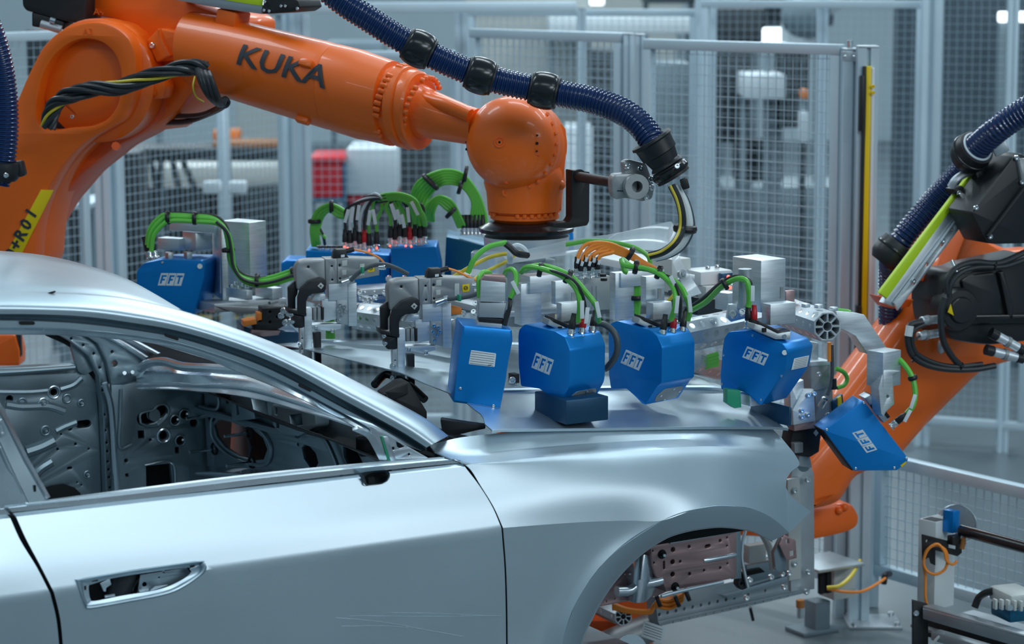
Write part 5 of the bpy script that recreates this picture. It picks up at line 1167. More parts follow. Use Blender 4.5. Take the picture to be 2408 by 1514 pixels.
# ---- FFT measuring heads
def logo(pl, tl, tr, bl, parent, m='label'):
    tl, tr, bl = Vector(tl), Vector(tr), Vector(bl); ax_ = (tr-tl)/3; ay = bl-tl
    Fh = [(.16, .16), (.86, .16), (.86, .31), (.44, .31), (.44, .45), (.74, .45), (.74, .61), (.44, .61), (.44, .86), (.16, .86)]
    Th = [(.10, .16), (.88, .16), (.88, .33), (.64, .33), (.64, .86), (.38, .86), (.38, .33), (.10, .33)]
    for i, H in enumerate((Fh, Fh, Th)):
        mp = lambda x, y: tuple(tl+ax_*(i+x*.93)+ay*y)
        MB().plate(pl, [mp(0, 0), mp(1, 0), mp(1, 1), mp(0, 1)], .0016, .0001, holes=[[mp(*p) for p in H]]).build('logo_tile', m, parent)
def head(label, px0, Y, ang, prof, thick, logo_c, loc, hm='blue', bev=.004, rr=.012, screws=(), sr=.004, lm='label'):
    """profile plane with the logo, extruded away along its normal"""
    t = thing('measuring_head', label, 'sensor', at(*loc, Y))
    pl = PP(px0[0], px0[1], Y, ang)
    MB().plate(pl, rnd(pl.px(*prof), rr), thick, bev, px=False).build('housing', hm, t, 40)
    if logo_c: logo(pl.off(-.0012), *logo_c, t, lm)
    for x, y in screws: MB().bolt(pl.off(-.0005).hit(x, y), -pl.ez, sr, .002).build('screw', 'steel', t)
    return t, pl
def connector(p, ax, m, parent, r=.0105, L=.05):
    p = Vector(p); ax = Vector(ax).normalized()
    MB().lathe(p, ax, [(0, r*1.45), (.003, r*1.45), (.004, r*1.0), (.010, r*.9), (.011, r*1.15), (.020, r*1.15), (.021, r*.9), (.026, r*.9)], 18).build('plug', 'steel', parent)
    MB().lathe(p+ax*.024, ax, [(0, r*.95), (.002, r*1.05), (L*.55, r*1.0), (L*.6, r*.85), (L, r*.72)], 16).build('boot', m, parent)
    return p+ax*(.024+L)
def tag_label(parent, p, d, L=.045, w_=.012):
    MB().box(p, (L, w_, .002), d, V3(0, -1, 0).cross(Vector(d)) if abs(Vector(d).y) < .9 else None, bev=.0005).build('cable_tag', 'label', parent)
def gcable(pts, r, parent, m='green', name='cable', n=8): return MB().tube([at(*p) for p in pts], r, n=n).build(name, m, parent)
def strap(px, py, Y, d, r, parent, w_=2.2): return MB().torus(at(px, py, Y), d, r, .0035, 18, 6, w_).build('strap', 'black', parent)
# plane angle: logo faces run left-away, narrow faces right
ANL = -52     # logo plane turned: right edge nearest
# second and third heads (same kind)
H2 = [(1340, 822), (1339, 900), (1337, 912), (1312, 959), (1306, 955), (1292, 932), (1268, 914), (1224, 908), (1219, 860), (1218, 790), (1220, 775), (1233, 762), (1305, 779), (1328, 792)]
def narrow_head(label, dx, dy, Y, sc=1.0, loc=(1320, 950)):
    t = thing('measuring_head', label, 'sensor', at(loc[0]+dx, loc[1]+dy, Y))
    pl = PP(1340+dx, 822+dy, Y, ANL+360-ANL-ANL if False else -60)
    return t, pl
def two_face(label, edge, Y, angL, prof, xr, angR, **k):
    """housing whose logo face lies left of the upright edge; narrow face runs right to column xr"""
    t = thing('measuring_head', label, 'sensor', at(edge[0], edge[1], Y))
    a = math.radians(angL); p0 = at(edge[0], edge[1], Y)
    exl = V3(math.cos(a), -math.sin(a), 0)          # pointing right/towards camera along the logo face
    nz = V3(math.sin(a), math.cos(a), 0)            # pointing away from camera, to the right
    pl = Plane(p0, exl, ZZ, nz)
    kk = ray(xr, edge[1]); kk = kk.x/kk.y; thick = (kk*p0.y-p0.x)/(nz.x-kk*nz.y)
    MB().plate(pl, rnd(pl.px(*prof), k.get('rr', .007)), thick, .003, px=False).build('housing', k.get('hm', 'blue'), t, 40)
    return t, pl, thick, exl, nz
def face_right(pl, x_, thick):     # plane of the narrow face: contains nz and Z, at pl-x
    return Plane(pl.w(x_, 0, 0), pl.ez, ZZ, -pl.ex)
S2, p2, th2, e2, n2 = two_face('blue measuring head with three plugs, above the blue block', (1340, 880), 6.60, 47, H2, 1424, 0)
logo(p2.off(-.0012), (1260, 829), (1303, 847), (1249, 864), S2)
H3 = [(1557, 815), (1556, 900), (1546, 908), (1518, 952), (1510, 950), (1495, 934), (1473, 914), (1436, 915), (1431, 880), (1430, 770), (1436, 760), (1450, 754), (1530, 776), (1545, 790)]
S3, p3, th3, e3, n3 = two_face('blue measuring head with three plugs and no block below', (1557, 880), 6.78, 47, H3, 1634, 0)
logo(p3.off(-.0012), (1472, 822), (1516, 841), (1459, 853), S3)
def dress(t, pl, th, prof_top, plugs, patch, lab=None):
    for (x, y, m_, L) in plugs:
        pass
for (t, pl, th, xs, ys, ystrip, patch) in ((S2, p2, th2, (1345, 1373, 1396), (800, 797, 794), None, ((1362, 924), (1399, 924), (1386, 948), (1350, 952))), (S3, p3, th3, (1557, 1580, 1600), (797, 796, 794), None, ((1572, 920), (1606, 920), (1596, 944), (1556, 948)))):
    x0 = pl.loc(pl.hit(1340 if t is S2 else 1557, 830))[0]
    base = pl.w(x0-.030, pl.loc(pl.hit(1340 if t is S2 else 1557, 812))[1]+.014, 0)
    for i in range(3):
        q = base+pl.ez*(th*(.22+.30*i)); e = connector(q, ZZ+pl.ez*.28-pl.ex*.05, ('black', 'red', 'black')[i], t, r=.0095, L=.045 if i != 1 else .03)
    # label strip along the top edge and plate at the lower front
    fr = face_right(pl, x0+.0008, th)
    MB().box(pl.w(x0-.012, pl.loc(pl.hit(1340 if t is S2 else 1557, 815))[1]+.001, th*.5), (th*.9, .011, .0012), pl.ez, pl.ex).build('label_strip', 'label', t)
    lowp = [pl.w(*pl.loc(pl.hit(*q)), 0) for q in (((1335, 914), (1314, 955)) if t is S2 else ((1546, 908), (1520, 948)))]
    dn_ = (lowp[1]-lowp[0]).normalized(); nrm = dn_.cross(pl.ez)
    if nrm.dot(pl.ex) < 0: nrm = -nrm
    fp_ = Plane(lowp[0]+nrm*.0022, pl.ez, -dn_, -nrm); LL = (lowp[1]-lowp[0]).length
    pt = rnd([(th*.30, -LL*.25), (th*.86, -LL*.25), (th*.92, -LL*.55), (th*.86, -LL*.98), (th*.22, -LL*.98), (th*.16, -LL*.6)], .01)
    MB().plate(fp_, pt, .002, .0004, px=False).build('cover_plate', 'galv', t)
    for (a_, b_) in ((.30, .62), (.84, .55), (.6, .32), (.5, .92)): MB().bolt(fp_.w(th*a_, -LL*b_, -.001), nrm, .004, .0015).build('screw', 'steel', t)
# first head (narrow face towards us)
H1t = thing('measuring_head', 'narrow blue measuring head with white data plate, leftmost near one', 'sensor', at(1130, 950, 6.68))
pq1 = PP(1130, 860, 6.66, 8, tilt=0)
MB().plate(pq1, rnd(pq1.px((1088, 765), (1204, 775), (1206, 800), (1196, 850), (1190, 895), (1177, 961), (1066, 946), (1072, 885), (1078, 830), (1084, 795)), .004), .16, .006, px=False).build('housing', 'blue', H1t, 40)
MB().plate(pq1.off(-.001), rnd(pq1.off(-.001).px((1108, 823), (1167, 831), (1163, 863), (1102, 856)), .003), .0012, .0003, px=False).build('data_plate', 'label', H1t)
for i in range(6):
    f = i/6+.08; mbp = MB()
    MB().plate(pq1.off(-.0016), [(1107-5.0*f+2, 824+32*f), (1164-4*f, 831+32*f), (1164-4*f, 831.8+32*f), (1107-5*f+2, 824.8+32*f)], .0006, .0001).build('print_line', 'ink', H1t)
MB().text('FFT', pq1.off(-.0018).hit(1152, 858), -pq1.ex, -pq1.ey, .0065, .0004, shear=.2).build('print', 'ink', H1t)
for x, y in ((1082, 913), (1160, 954)): MB().bolt(pq1.off(-.0006).hit(x, y), -pq1.ez, .004, .002).build('screw', 'steel', H1t)
# fourth head
H4 = [(1853, 826), (1846, 868), (1838, 884), (1790, 953), (1782, 950), (1760, 928), (1745, 920), (1728, 918), (1695, 916), (1694, 880), (1698, 825), (1702, 795), (1713, 780), (1766, 776), (1840, 808)]
S4, p4, th4, e4, n4 = two_face('blue measuring head with white data plate and round sticker, before the tall block', (1853, 870), 6.92, 38, H4, 1912, 0)
logo(p4.off(-.0012), (1757, 814), (1809, 834), (1745, 840), S4)
for x, y in ((1770, 788), (1702, 835), (1698, 902), (1790, 940), (1838, 884)): MB().bolt(p4.off(-.0005).hit(x, y), -p4.ez, .0035, .002).build('screw', 'steel', S4)
MB().cyl(p4.off(-.0002).hit(1845, 829), p4.off(-.003).hit(1845, 829), .0075, 20).build('round_sticker', 'label', S4)
fr = Plane(p4.hit(1851, 850)-0*p4.ex+p4.ex*.001, p4.ez, ZZ+p4.ex*0, -p4.ex)
x4 = p4.loc(p4.hit(1853, 830))
MB().text('FFT', p4.off(-.001).hit(1790, 805), p4.ex-ZZ*.2, ZZ, .006, .0004).build('print', 'teal', S4) if False else None
for k in range(1):
    dpl = Plane(p4.w(x4[0], x4[1], 0)+p4.ex*.0012, p4.ez, ZZ*.96+p4.ex*.16, -p4.ex)
    MB().plate(dpl, [(th4*.28, -.022), (th4*.88, -.024), (th4*.86, -.058), (th4*.24, -.056)], .0012, .0002, px=False).build('data_plate', 'label', S4)
    for j in range(6): MB().plate(dpl.off(-.0006), [(th4*.32, -.026-.0052*j), (th4*.82, -.0275-.0052*j), (th4*.82, -.0283-.0052*j), (th4*.32, -.0268-.0052*j)], .0006, .0001, px=False).build('print_line', 'ink', S4)
# fifth head, tilted, in front of the car nose
t5 = thing('measuring_head', 'tilted blue measuring head in front of the right orange arm', 'sensor', at(2030, 1100, 7.35))
pl5 = PP(2040, 1010, 7.35, 12)
MB().plate(pl5, rnd(pl5.px((1938, 1013), (2031, 942), (2136, 1078), (2134, 1086), (2110, 1106), (2008, 1107)), .004), .10, .003, px=False).build('housing', 'blue', t5, 40)
MB().plate(pl5.off(.01), rnd(pl5.off(.01).px((1935, 1012), (1943, 1008), (2012, 1102), (2004, 1107)), .002), .09, .002, px=False).build('side_cover', 'black', t5)
logo(pl5.off(-.0012), (2038, 1065), (2003, 1017), (2063, 1057), t5)
MB().text('VarioSense', pl5.off(-.001).hit(2052, 1030), (pl5.off(0).hit(2060, 1048)-pl5.off(0).hit(2040, 1014))*-1, V3(-1, 0, -.6), .010, .0004).build('print', 'teal', t5) if False else None
for x, y in ((2031, 947), (1944, 1010), (2131, 1077), (2103, 1100), (2012, 1101)): MB().bolt(pl5.off(-.0005).hit(x, y), -pl5.ez, .004, .002).build('screw', 'steel', t5)
MB().plate(pl5.off(-.002), [(2118, 1094), (2132, 1084), (2130, 1090), (2120, 1099)], .004, .0005).build('warning_label', 'yellowp', t5)
# far left head
H0 = [(321, 700), (321, 636), (338, 618), (380, 610), (474, 612), (481, 620), (480, 640), (478, 660), (455, 742), (400, 742), (330, 720)]
S0, p0_, th0, e0, n0 = two_face('blue measuring head at far left above the silver roof', (481, 640), 7.92, 12, H0, 499, 0)
bpy.data.objects.remove([c for c in S0.children if c.name.startswith('housing')][0])
MB().plate(p0_, rnd(p0_.px(*H0), .010), .16, .004, px=False).build('housing', 'blue', S0, 40)
logo(p0_.off(-.0012), (379, 642), (435, 643), (371, 671), S0)
for x, y in ((382, 617),): MB().bolt(p0_.off(-.0005).hit(x, y), -p0_.ez, .004, .002).build('screw', 'steel', S0)
MB().cyl(p0_.off(-.0002).hit(470, 626), p0_.off(-.003).hit(470, 626), .0085, 20).build('round_sticker', 'label', S0)
for x, y in ((398, 603), (442, 602)): MB().box(at(x, y, 7.98), (.02, .03, .03), CU, bev=.003).build('mount_foot', 'alumat', S0)
# far control housings in blue
def far_box(label, pts, Y, th, m='blue', ang=0):
    t = thing('control_housing', label, 'housing', at(pts[0][0], pts[2][1], Y)); pl = PP(pts[0][0], pts[0][1], Y, ang)
    MB().plate(pl, rnd(pl.px(*pts), .006), th, .004, px=False).build('housing', m, t, 40); return t, pl
fb1, q1 = far_box('blue control housing behind the left clamp, carrying a row of plugs', [(719, 588), (916, 600), (918, 690), (719, 700)], 8.05, .18)
fb2, q2 = far_box('blue control housing right of the left clamp with many green cables', [(918, 582), (1026, 580), (1036, 632), (1036, 700), (925, 700)], 8.0, .20)
fb3, q3 = far_box('teal blue housing left of the wrist flange column', [(1049, 556), (1150, 580), (1150, 650), (1045, 650)], 8.15, .22, 'teal')
fb4, q4 = far_box('blue housing right of the wrist flange column', [(1290, 562), (1348, 544), (1350, 590), (1290, 600)], 8.1, .10)
fb5, q5 = far_box('small dark blue housing left of the plug row', [(661, 618), (672, 612), (716, 614), (716, 660), (661, 650)], 8.2, .15)
MB().plate(q3.off(-.03), [(1145, 580), (1162, 578), (1166, 640), (1150, 650)], .03, .003).build('edge_panel', 'blue', fb3)
for x, y in ((905, 640), (941, 640)): MB().bolt(q2.off(-.005).hit(x+10, y+15), V3(0, -1, 0), .012, .010).build('fitting', 'steel', fb2)
def plugbank(parent, lst, Y, m=None, capped=False):
    for i, (x, y) in enumerate(lst):
        if capped: MB().lathe(at(x, y, Y), ZZ, [(0, .008), (.012, .008), (.013, .011), (.022, .010)], 12).build('capped_socket', 'steel', parent)
        else: connector(at(x, y, Y), ZZ, m or ('red' if i % 5 == 4 else 'black'), parent, .0095, .045)
plugbank(fb1, [(752+13*i, 591+i*.8) for i in range(5)], 8.08, capped=True)
for i, x in enumerate((752, 765, 778, 791, 804)): MB().cyl(at(x, 582, 8.08), at(x, 578, 8.08), .011, 12).build('black_cap', 'black', fb1)
plugbank(fb1, [(812, 586), (823, 588), (835, 583), (846, 590), (857, 586), (868, 594), (886, 590)], 8.06)
plugbank(fb2, [(919, 576), (930, 580), (940, 572), (953, 574), (964, 580), (976, 572), (988, 576), (998, 572)], 8.04)
plugbank(fb3, [(1090+9*i, 552) for i in range(6)], 8.2, 'black')
for x, y in ((810, 580), (818, 583), (868, 588), (886, 583), (917, 578), (954, 578), (967, 579)):
    MB().sphere(at(x, y, 7.98), .0035, 8).build('indicator', 'led', fb1 if x < 900 else fb2)
# ---- brackets and aluminium carriers
def bracket(label, parts, loc, Y):
    t = thing('mounting_bracket', label, 'bracket', at(*loc, Y)); return t
b1 = bracket('stacked aluminium block above the narrow blue head', None, (1155, 760), 6.72)
blocks('block', 'alu', [(1187, 655, 709, 1130, 1194, 6.72, 50), (1184, 709, 748, 1126, 1192, 6.70, 50)], b1)
pb1 = PP(1150, 700, 6.70, 6)
MB().plate(pb1, [(1131, 658), (1188, 664), (1189, 712), (1129, 709)], .06, .002).build('block', 'alu', b1)
MB().plate(pb1.off(-.004), [(1127, 712), (1190, 713), (1184, 748), (1126, 746)], .07, .002).build('block', 'alumat', b1)
MB().plate(pb1.off(.0), [(1140, 648), (1188, 650), (1191, 664), (1130, 658)], .05, .001).build('top_face', 'pinkmetal', b1)
MB().plate(pb1.off(-.002), [(1127, 746), (1184, 750), (1183, 762), (1126, 757)], .06, .001).build('pad', 'black', b1)
MB().plate(pb1.off(-.008), [(1122, 757), (1181, 762), (1178, 784), (1120, 776)], .07, .002).build('foot_plate', 'alumat', b1)
MB().bolt(pb1.off(-.009).hit(1149, 771), -pb1.ez, .006, .004).build('bolt', 'steel', b1)
b2 = bracket('bridge shaped aluminium bracket holding the head above the blue block', None, (1290, 760), 6.85)
blocks('block', 'alu', [(1225, 668, 765, 1209, 1273, 6.95, 30), (1246, 650, 690, 1219, 1338, 6.95, 30), (1306, 662, 716, 1296, 1356, 6.80, 30), (1320, 713, 757, 1308, 1374, 6.74, 30)], b2)
b3 = bracket('bridge shaped aluminium bracket holding the head without block', None, (1500, 750), 7.0)
blocks('block', 'alu', [(1447, 642, 752, 1433, 1491, 7.10, 30), (1460, 642, 676, 1447, 1562, 7.1, 30), (1519, 651, 712, 1506, 1563, 6.95, 30), (1536, 713, 753, 1519, 1580, 6.90, 30)], b3)
for bb, (x, y), Y in ((b2, (1348, 700), 6.80), (b3, (1551, 690), 6.95)):
    MB().box(at(x, y, Y-.0), (.012, .003, .030), CU).build('type_plate', 'galv', bb)
for bb, dx, dy, Y in ((b2, 0, 0, 6.70), (b3, 212, -3, 6.86)):
    pq = PP(1330+dx, 770+dy, Y, 20)
    MB().plate(pq, [(1302+dx, 748+dy), (1340+dx, 764+dy), (1376+dx, 760+dy), (1376+dx, 768+dy), (1338+dx, 774+dy), (1300+dx, 758+dy)], .07, .002).build('pad', 'black', bb)
    MB().plate(pq.off(.0), rnd(pq.px((1292+dx, 750+dy), (1300+dx, 756+dy), (1338+dx, 774+dy), (1352+dx, 772+dy), (1352+dx, 782+dy), (1336+dx, 785+dy), (1288+dx, 764+dy)), .002), .05, .002, px=False).build('foot_plate', 'alumat', bb)
    MB().box(pq.off(-.002).hit(1317+dx, 772+dy), (.010, .006, .010), CU).build('notch', 'dark', bb)
b4 = bracket('tall rectangular aluminium block behind the fourth blue head', None, (1790, 760), 7.05)
blocks('block', 'alu', [(1790, 613, 735, 1722, 1847, 7.05, 34), (1812, 716, 765, 1791, 1871, 6.98, 30)], b4)
MB().cyl(at(1752, 632, 7.03), at(1752, 722, 7.03), .020, 24).build('round_cutout', 'alumat', b4)
MB().box(at(1838, 688, 6.99), (.010, .004, .034), CU).build('type_plate', 'galv', b4)
pq = PP(1820, 780, 6.95, 20)
MB().plate(pq, [(1785, 755), (1800, 762), (1838, 780), (1858, 776), (1858, 784), (1838, 788), (1782, 762)], .06, .002).build('pad', 'black', b4)
MB().plate(pq.off(-.01), rnd(pq.off(-.01).px((1776, 762), (1790, 765), (1830, 785), (1860, 780), (1858, 798), (1824, 798), (1772, 774)), .002), .05, .002, px=False).build('foot_plate', 'alumat', b4)
MB().box(pq.off(-.012).hit(1797, 776), (.012, .006, .012), CU).build('notch', 'dark', b4); MB().bolt(pq.off(-.012).hit(1845, 790), V3(0, -1, 0), .006, .004).build('bolt', 'steel', b4)
b4b = bracket('small aluminium angle with bolts left of the tall block', None, (1730, 750), 7.15)
blocks('block', 'alu', [(1712, 690, 730, 1681, 1735, 7.25, 40)], b4b)
MB().plate(PP(1730, 720, 7.14, 10), PP(1730, 720, 7.14, 10).px((1715, 716), (1768, 712), (1768, 745), (1720, 757), (1710, 748)), .02, .002, px=False).build('angle', 'alu', b4b)
for x, y in ((1723, 740), (1745, 735), (1768, 738)): MB().bolt(at(x, y, 7.12), V3(0, -1, .4), .011, .010).build('bolt', 'steel', b4b)
b5 = bracket('angled aluminium arm reaching down to the tilted blue head', None, (2060, 900), 7.35)
pq = PP(2000, 760, 7.38, 24)
MB().plate(pq, [(1966, 732), (2000, 734), (2033, 740), (2088, 822), (2040, 832), (2012, 790), (1985, 776), (1970, 770)], .05, .002).build('arm', 'alu', b5)
blocks('block', 'alu', [(2077, 829, 912, 2038, 2118, 7.30, 40)], b5)
pq = PP(2090, 900, 7.31, 24)
MB().plate(pq, [(2078, 870), (2118, 872), (2100, 880), (2103, 950), (2084, 968), (2078, 980), (2072, 972), (2066, 912)], .05, .002, holes=[('c', 2088, 932, .005)]).build('lower_arm', 'alu', b5)
pq = PP(2050, 960, 7.40, 12)
MB().plate(pq, [(2034, 936), (2048, 928), (2092, 985), (2078, 994)], .06, .002).build('head_plate', 'alumat', b5); MB().plate(pq.off(-.004), [(2048, 928), (2055, 930), (2094, 980), (2088, 984)], .06, .001).build('pad', 'black', b5)
MB().box(pq.off(-.004).hit(2053, 955), (.014, .004, .014), V3(.6, 0, -.8)).build('notch', 'dark', b5)
# far left bracket
b0 = bracket('C shaped aluminium bracket beside the far left blue head', None, (560, 700), 7.9)
blocks('block', 'alu', [(586, 524, 676, 520, 627, 7.90, 55), (505, 528, 548, 398, 522, 7.98, 62), (520, 530, 706, 500, 537, 7.95, 20), (460, 548, 590, 430, 498, 8.02, 40), (420, 562, 590, 371, 440, 8.05, 60)], b0)
blocks('base_block', 'alu', [(580, 684, 706, 520, 594, 7.86, 40), (640, 678, 704, 600, 664, 7.92, 40)], b0)
pq = PP(560, 710, 7.84, 25)
MB().plate(Plane(at(490, 712, 7.88), CU, V3(-.45, .8, -.05), -ZZ), [(0, -.05), (.26, -.05), (.28, .12), (0, .12)], .03, .003, px=False).build('base_plate', 'alumat', b0)
MB().plate(PP(560, 735, 7.86, 20), [(500, 718), (620, 722), (660, 712), (640, 735), (560, 738)], .1, .003).build('under_plate', 'galv', b0)
MB().plate(PP(530, 600, 7.97, 0), [(517, 540), (530, 540), (540, 560), (545, 680), (517, 690)], .02, .002).build('inner_face', 'alumat', b0)
for x, y in ((547, 676), (554, 670), (562, 680), (572, 674), (580, 678)): MB().bolt(at(x, y, 7.9), ZZ, .009, .012).build('bolt', 'steel', b0)
for x, y in ((634, 712), (638, 700)): MB().bolt(at(x, y, 7.84), V3(0, -1, 0), .005, .004).build('bolt', 'steel', b0)
lk = thing('locking_unit', 'black perforated locking unit with orange and pink pads', 'clamp', at(640, 780, 7.75))
pq = PP(650, 750, 7.72, 15)
MB().plate(pq, rnd(pq.px((616, 725), (680, 722), (682, 760), (650, 776), (600, 776), (598, 762), (616, 755)), .003), .08, .003, px=False, holes=[('c', 635, 733, .004), ('c', 635, 757, .004), ('c', 652, 745, .004)]).build('body', 'blackm', lk)
MB().plate(pq.off(-.01), [(573, 755), (602, 750), (604, 762), (574, 768)], .06, .002).build('orange_pad', 'orplast', lk); MB().plate(pq.off(-.0), [(606, 736), (616, 736), (616, 752), (606, 754)], .05, .002).build('orange_pad', 'orplast', lk)
MB().plate(pq.off(-.01), [(592, 776), (660, 778), (655, 788), (620, 792), (590, 786)], .06, .002).build('pink_pad', 'pinkmetal', lk)
MB().plate(pq.off(.02), rnd(pq.off(.02).px((573, 768), (600, 776), (700, 780), (720, 800), (712, 822), (660, 824), (575, 796)), .006), .16, .004, px=False).build('navy_cover', 'bluedk', lk)
for x, y in ((668, 730), (680, 737), (672, 758), (682, 757), (662, 742)): MB().bolt(at(x, y, 7.64), V3(-.3, -1, 0), .010, .011).build('bolt', 'steel', lk)
# ---- two power clamps
def clamp(label, dx, dy, Y, s, lab2):
    t = thing('power_clamp', label, 'clamp', at(950+dx, 800+dy, Y), None)
    T = lambda pts: [((x-950)*s+950+dx, (y-760)*s+760+dy) for x, y in pts]
    P1 = lambda x, y: T([(x, y)])[0]
    pl = PP(*P1(950, 700), Y, 14)
    def pt(name, pts, m, z=0., th=.05, bev=.002, r=0, holes=()):
        q = pl.off(z); pp = q.px(*T(pts)); hh = [(h[0], *P1(h[1], h[2]), *h[3:]) if h[0] == 'c' else T(h) for h in holes]
        return MB().plate(q, rnd(pp, r) if r else pp, th, bev, px=False, holes=[h if h[0] == 'c' else q.px(*h) for h in hh]).build(name, m, t)
    pt('head', [(914, 690), (914, 676), (922, 662), (939, 657), (986, 656), (989, 716), (950, 728), (930, 734), (917, 730)], 'galv', 0, .06, .004, [.004, .01, .02, .02, .003, .003, .02, .02, .01], [('c', 944, 674, .0035)])
    pt('spacer', [(985, 655), (1013, 654), (1014, 716), (987, 718)], 'galv', -.006, .07, .002, 0, [('c', 1001, 672, .003), ('c', 1002, 705, .003)])
    pt('cylinder', [(1013, 653), (1038, 651), (1116, 654), (1116, 694), (1040, 708), (1014, 716)], 'galv', 0, .06, .003, 0, [('c', 1020, 670, .004), ('c', 1021, 702, .003)])
    pt('code_plate', [(1025, 659), (1038, 657), (1038, 671), (1026, 672)], 'cream', -.0015, .002, .0002); pt('code_plate', [(1025, 682), (1036, 681), (1036, 693), (1026, 694)], 'cream', -.0015, .002, .0002)
    pt('white_sticker', [(1069, 667), (1080, 666), (1080, 694), (1069, 696)], 'cream', -.0012, .001, .0002)
    pt('yellow_sticker', [(1087, 669), (1104, 667), (1104, 685), (1088, 687)], 'yellowp', -.0015, .001, .0002)
    c_ = pl.off(-.003).hit(*P1(1095.5, 677)); MB().torus(c_, pl.ez, .0052, .0009, 16, 6).build('sticker_mark', 'ink', t); MB().box(c_, (.010, .001, .0012), pl.ex).build('sticker_mark', 'ink', t)
    pt('carrier', [(993, 716), (1060, 712), (1061, 752), (1040, 754), (994, 756)], 'alu', -.008, .07)
    pt('carrier_plate', [(1040, 716), (1061, 712), (1062, 818), (1042, 818)], 'alu', -.012, .05)
    pt('bolt_plate', [(1013, 750), (1041, 752), (1041, 815), (1014, 810)], 'alumat', -.006, .03)
    pt('side_block', [(976, 750), (1013, 752), (1013, 800), (980, 808)], 'alu', 0, .05)
    pt('foot_bracket', [(952, 814), (1024, 812), (1024, 824), (1000, 830), (954, 824)], 'alu', -.004, .05)
    for x, y in ((1020, 766), (1030, 770), (1018, 780), (1026, 788), (1034, 780), (1021, 800)): MB().bolt(pl.off(-.01).hit(*P1(x, y)), -pl.ez, .0065, .007).build('bolt', 'steel', t)
    for x, y in ((1002, 826), (962, 818)): MB().bolt(pl.off(-.005).hit(*P1(x, y)), V3(0, -.3, -1), .006, .010).build('bolt', 'steel', t)
    a = pt('lever_arm', [(972, 699), (984, 703), (988, 712), (987, 728), (981, 737), (955, 739), (944, 746), (939, 758), (939, 787), (922, 791), (919, 786), (919, 748), (926, 727), (946, 708)], 'black', -.030, .022, .002, .004)
    pt('diamond_mark', [(974, 712), (982, 719), (975, 728), (966, 720)], 'cream', -.0315, .001, .0002); MB().cyl(pl.off(-.034).hit(*P1(974, 720)), pl.off(-.03).hit(*P1(974, 720)), .0025, 10).build('centre_pin', 'dark', t)
    pt('lever_arm', [(913, 707), (919, 722), (918, 740), (913, 748), (913, 786), (896, 780), (895, 724)], 'black', .02, .020, .002, .003)
    pt('arm_bridge', [(894, 774), (940, 786), (939, 794), (896, 786)], 'black', -.028, .07)
    pt('jaw', [(908, 790), (932, 792), (932, 822), (912, 822), (906, 814)], 'black', -.02, .05, .003, .004)
    for x, y in ((905, 789), (907, 807)): MB().bolt(pl.off(-.018).hit(*P1(x, y)), V3(-.6, -1, 0), .007, .008).build('bolt', 'steel', t)
    pt('upright', [(934, 774), (953, 773), (953, 897), (936, 898)], 'alu', -.022, .035)
    pt('upright_edge', [(923, 822), (934, 820), (936, 898), (925, 893)], 'alumat', -.018, .030, .001, 0, [('c', 929, 847, .0025), ('c', 929, 873, .0025)])
    for x, y in ((926, 860), (927, 888)): MB().bolt(pl.off(-.02).hit(*P1(x, y)), V3(-.7, -1, 0), .009, .010).build('bolt', 'steel', t)
    pt('grey_pad', [(955, 774), (964, 773), (964, 803), (956, 804)], 'galv', -.01, .03); pt('grey_pad', [(966, 773), (974, 773), (975, 802), (966, 803)], 'galv', -.008, .03); pt('black_pad', [(975, 772), (982, 772), (982, 802), (976, 803)], 'black', -.006, .03)
    pt('arm_link', [(960, 738), (985, 740), (985, 756), (952, 756)], 'alu', .0, .04)
    pt('black_post', [(957, 834), (975, 833), (976, 912), (962, 905)], 'black', -.004, .03)
    pt('sensor_plug', [(1006, 640), (1012, 632), (1036, 631), (1037, 645), (1042, 651), (1004, 655)], 'black', .0, .04, .003); pt('sensor_label', [(1023, 645), (1032, 644), (1032, 650), (1023, 651)], 'label', -.002, .001, .0002)
    MB().cyl(pl.off(.01).hit(*P1(1034, 636)), pl.off(.01).hit(*P1(1054, 631)), .008, 12).build('plug_boot', 'black', t)
    MB().tube([pl.off(.01).hit(*P1(x, y)) for x, y in lab2], .0035).build('orange_cable', 'orcable', t)
    MB().cyl(pl.off(-.02).hit(*P1(1024, 712)), pl.off(-.02).hit(*P1(1050, 703)), .010, 14, .008).build('hose_fitting', 'steel', t); MB().cyl(pl.off(-.02).hit(*P1(1044, 705)), pl.off(-.02).hit(*P1(1054, 702)), .011, 14).build('hose_fitting', 'alumat', t)
    return t, pl, P1
c2, cp2, Q2 = clamp('grey power clamp with black lever arm, nearer and lower of two', 0, 0, 7.02, 1.0, [(1053, 631), (1075, 638), (1100, 650), (1120, 659)])
c1_, cp1, Q1 = clamp('grey power clamp with black lever arm, farther and upper of two', -219, -49, 7.36, .97, [(1053, 631), (1090, 640), (1115, 652), (1128, 665)])
MB().plate(cp2.off(-.004), [(1061, 718), (1086, 724), (1086, 739), (1061, 739)], .03, .002).build('orange_block', 'orplast', c2)
for pts, Y, lab in (([(1052, 703), (1084, 700), (1105, 696), (1124, 690)], 7.0, 'grey air hose running right from the nearer clamp'), ([(824, 660), (845, 640), (875, 625), (905, 622), (935, 632), (960, 645)], 7.3, 'grey air hose arching over from the farther clamp')):
    o = MB().tube([at(x, y, Y) for x, y in pts], .0068, n=10).build('air_hose', 'greyhose'); tag(o, lab, 'hose')
for x, y, Y in ((1080, 700, 6.99), (852, 635, 7.29)):
    MB().box(at(x, y, Y), (.008, .014, .020), CU, bev=.002).build('green_clip', 'greenp', c2 if x > 1000 else c1_)
MB().bolt(at(1112, 672, 7.0), V3(1, -.3, 0), .008, .02).build('air_fitting', 'steel', c2); MB().bolt(at(892, 628, 7.3), V3(1, -.3, 0), .008, .02).build('air_fitting', 'steel', c1_)
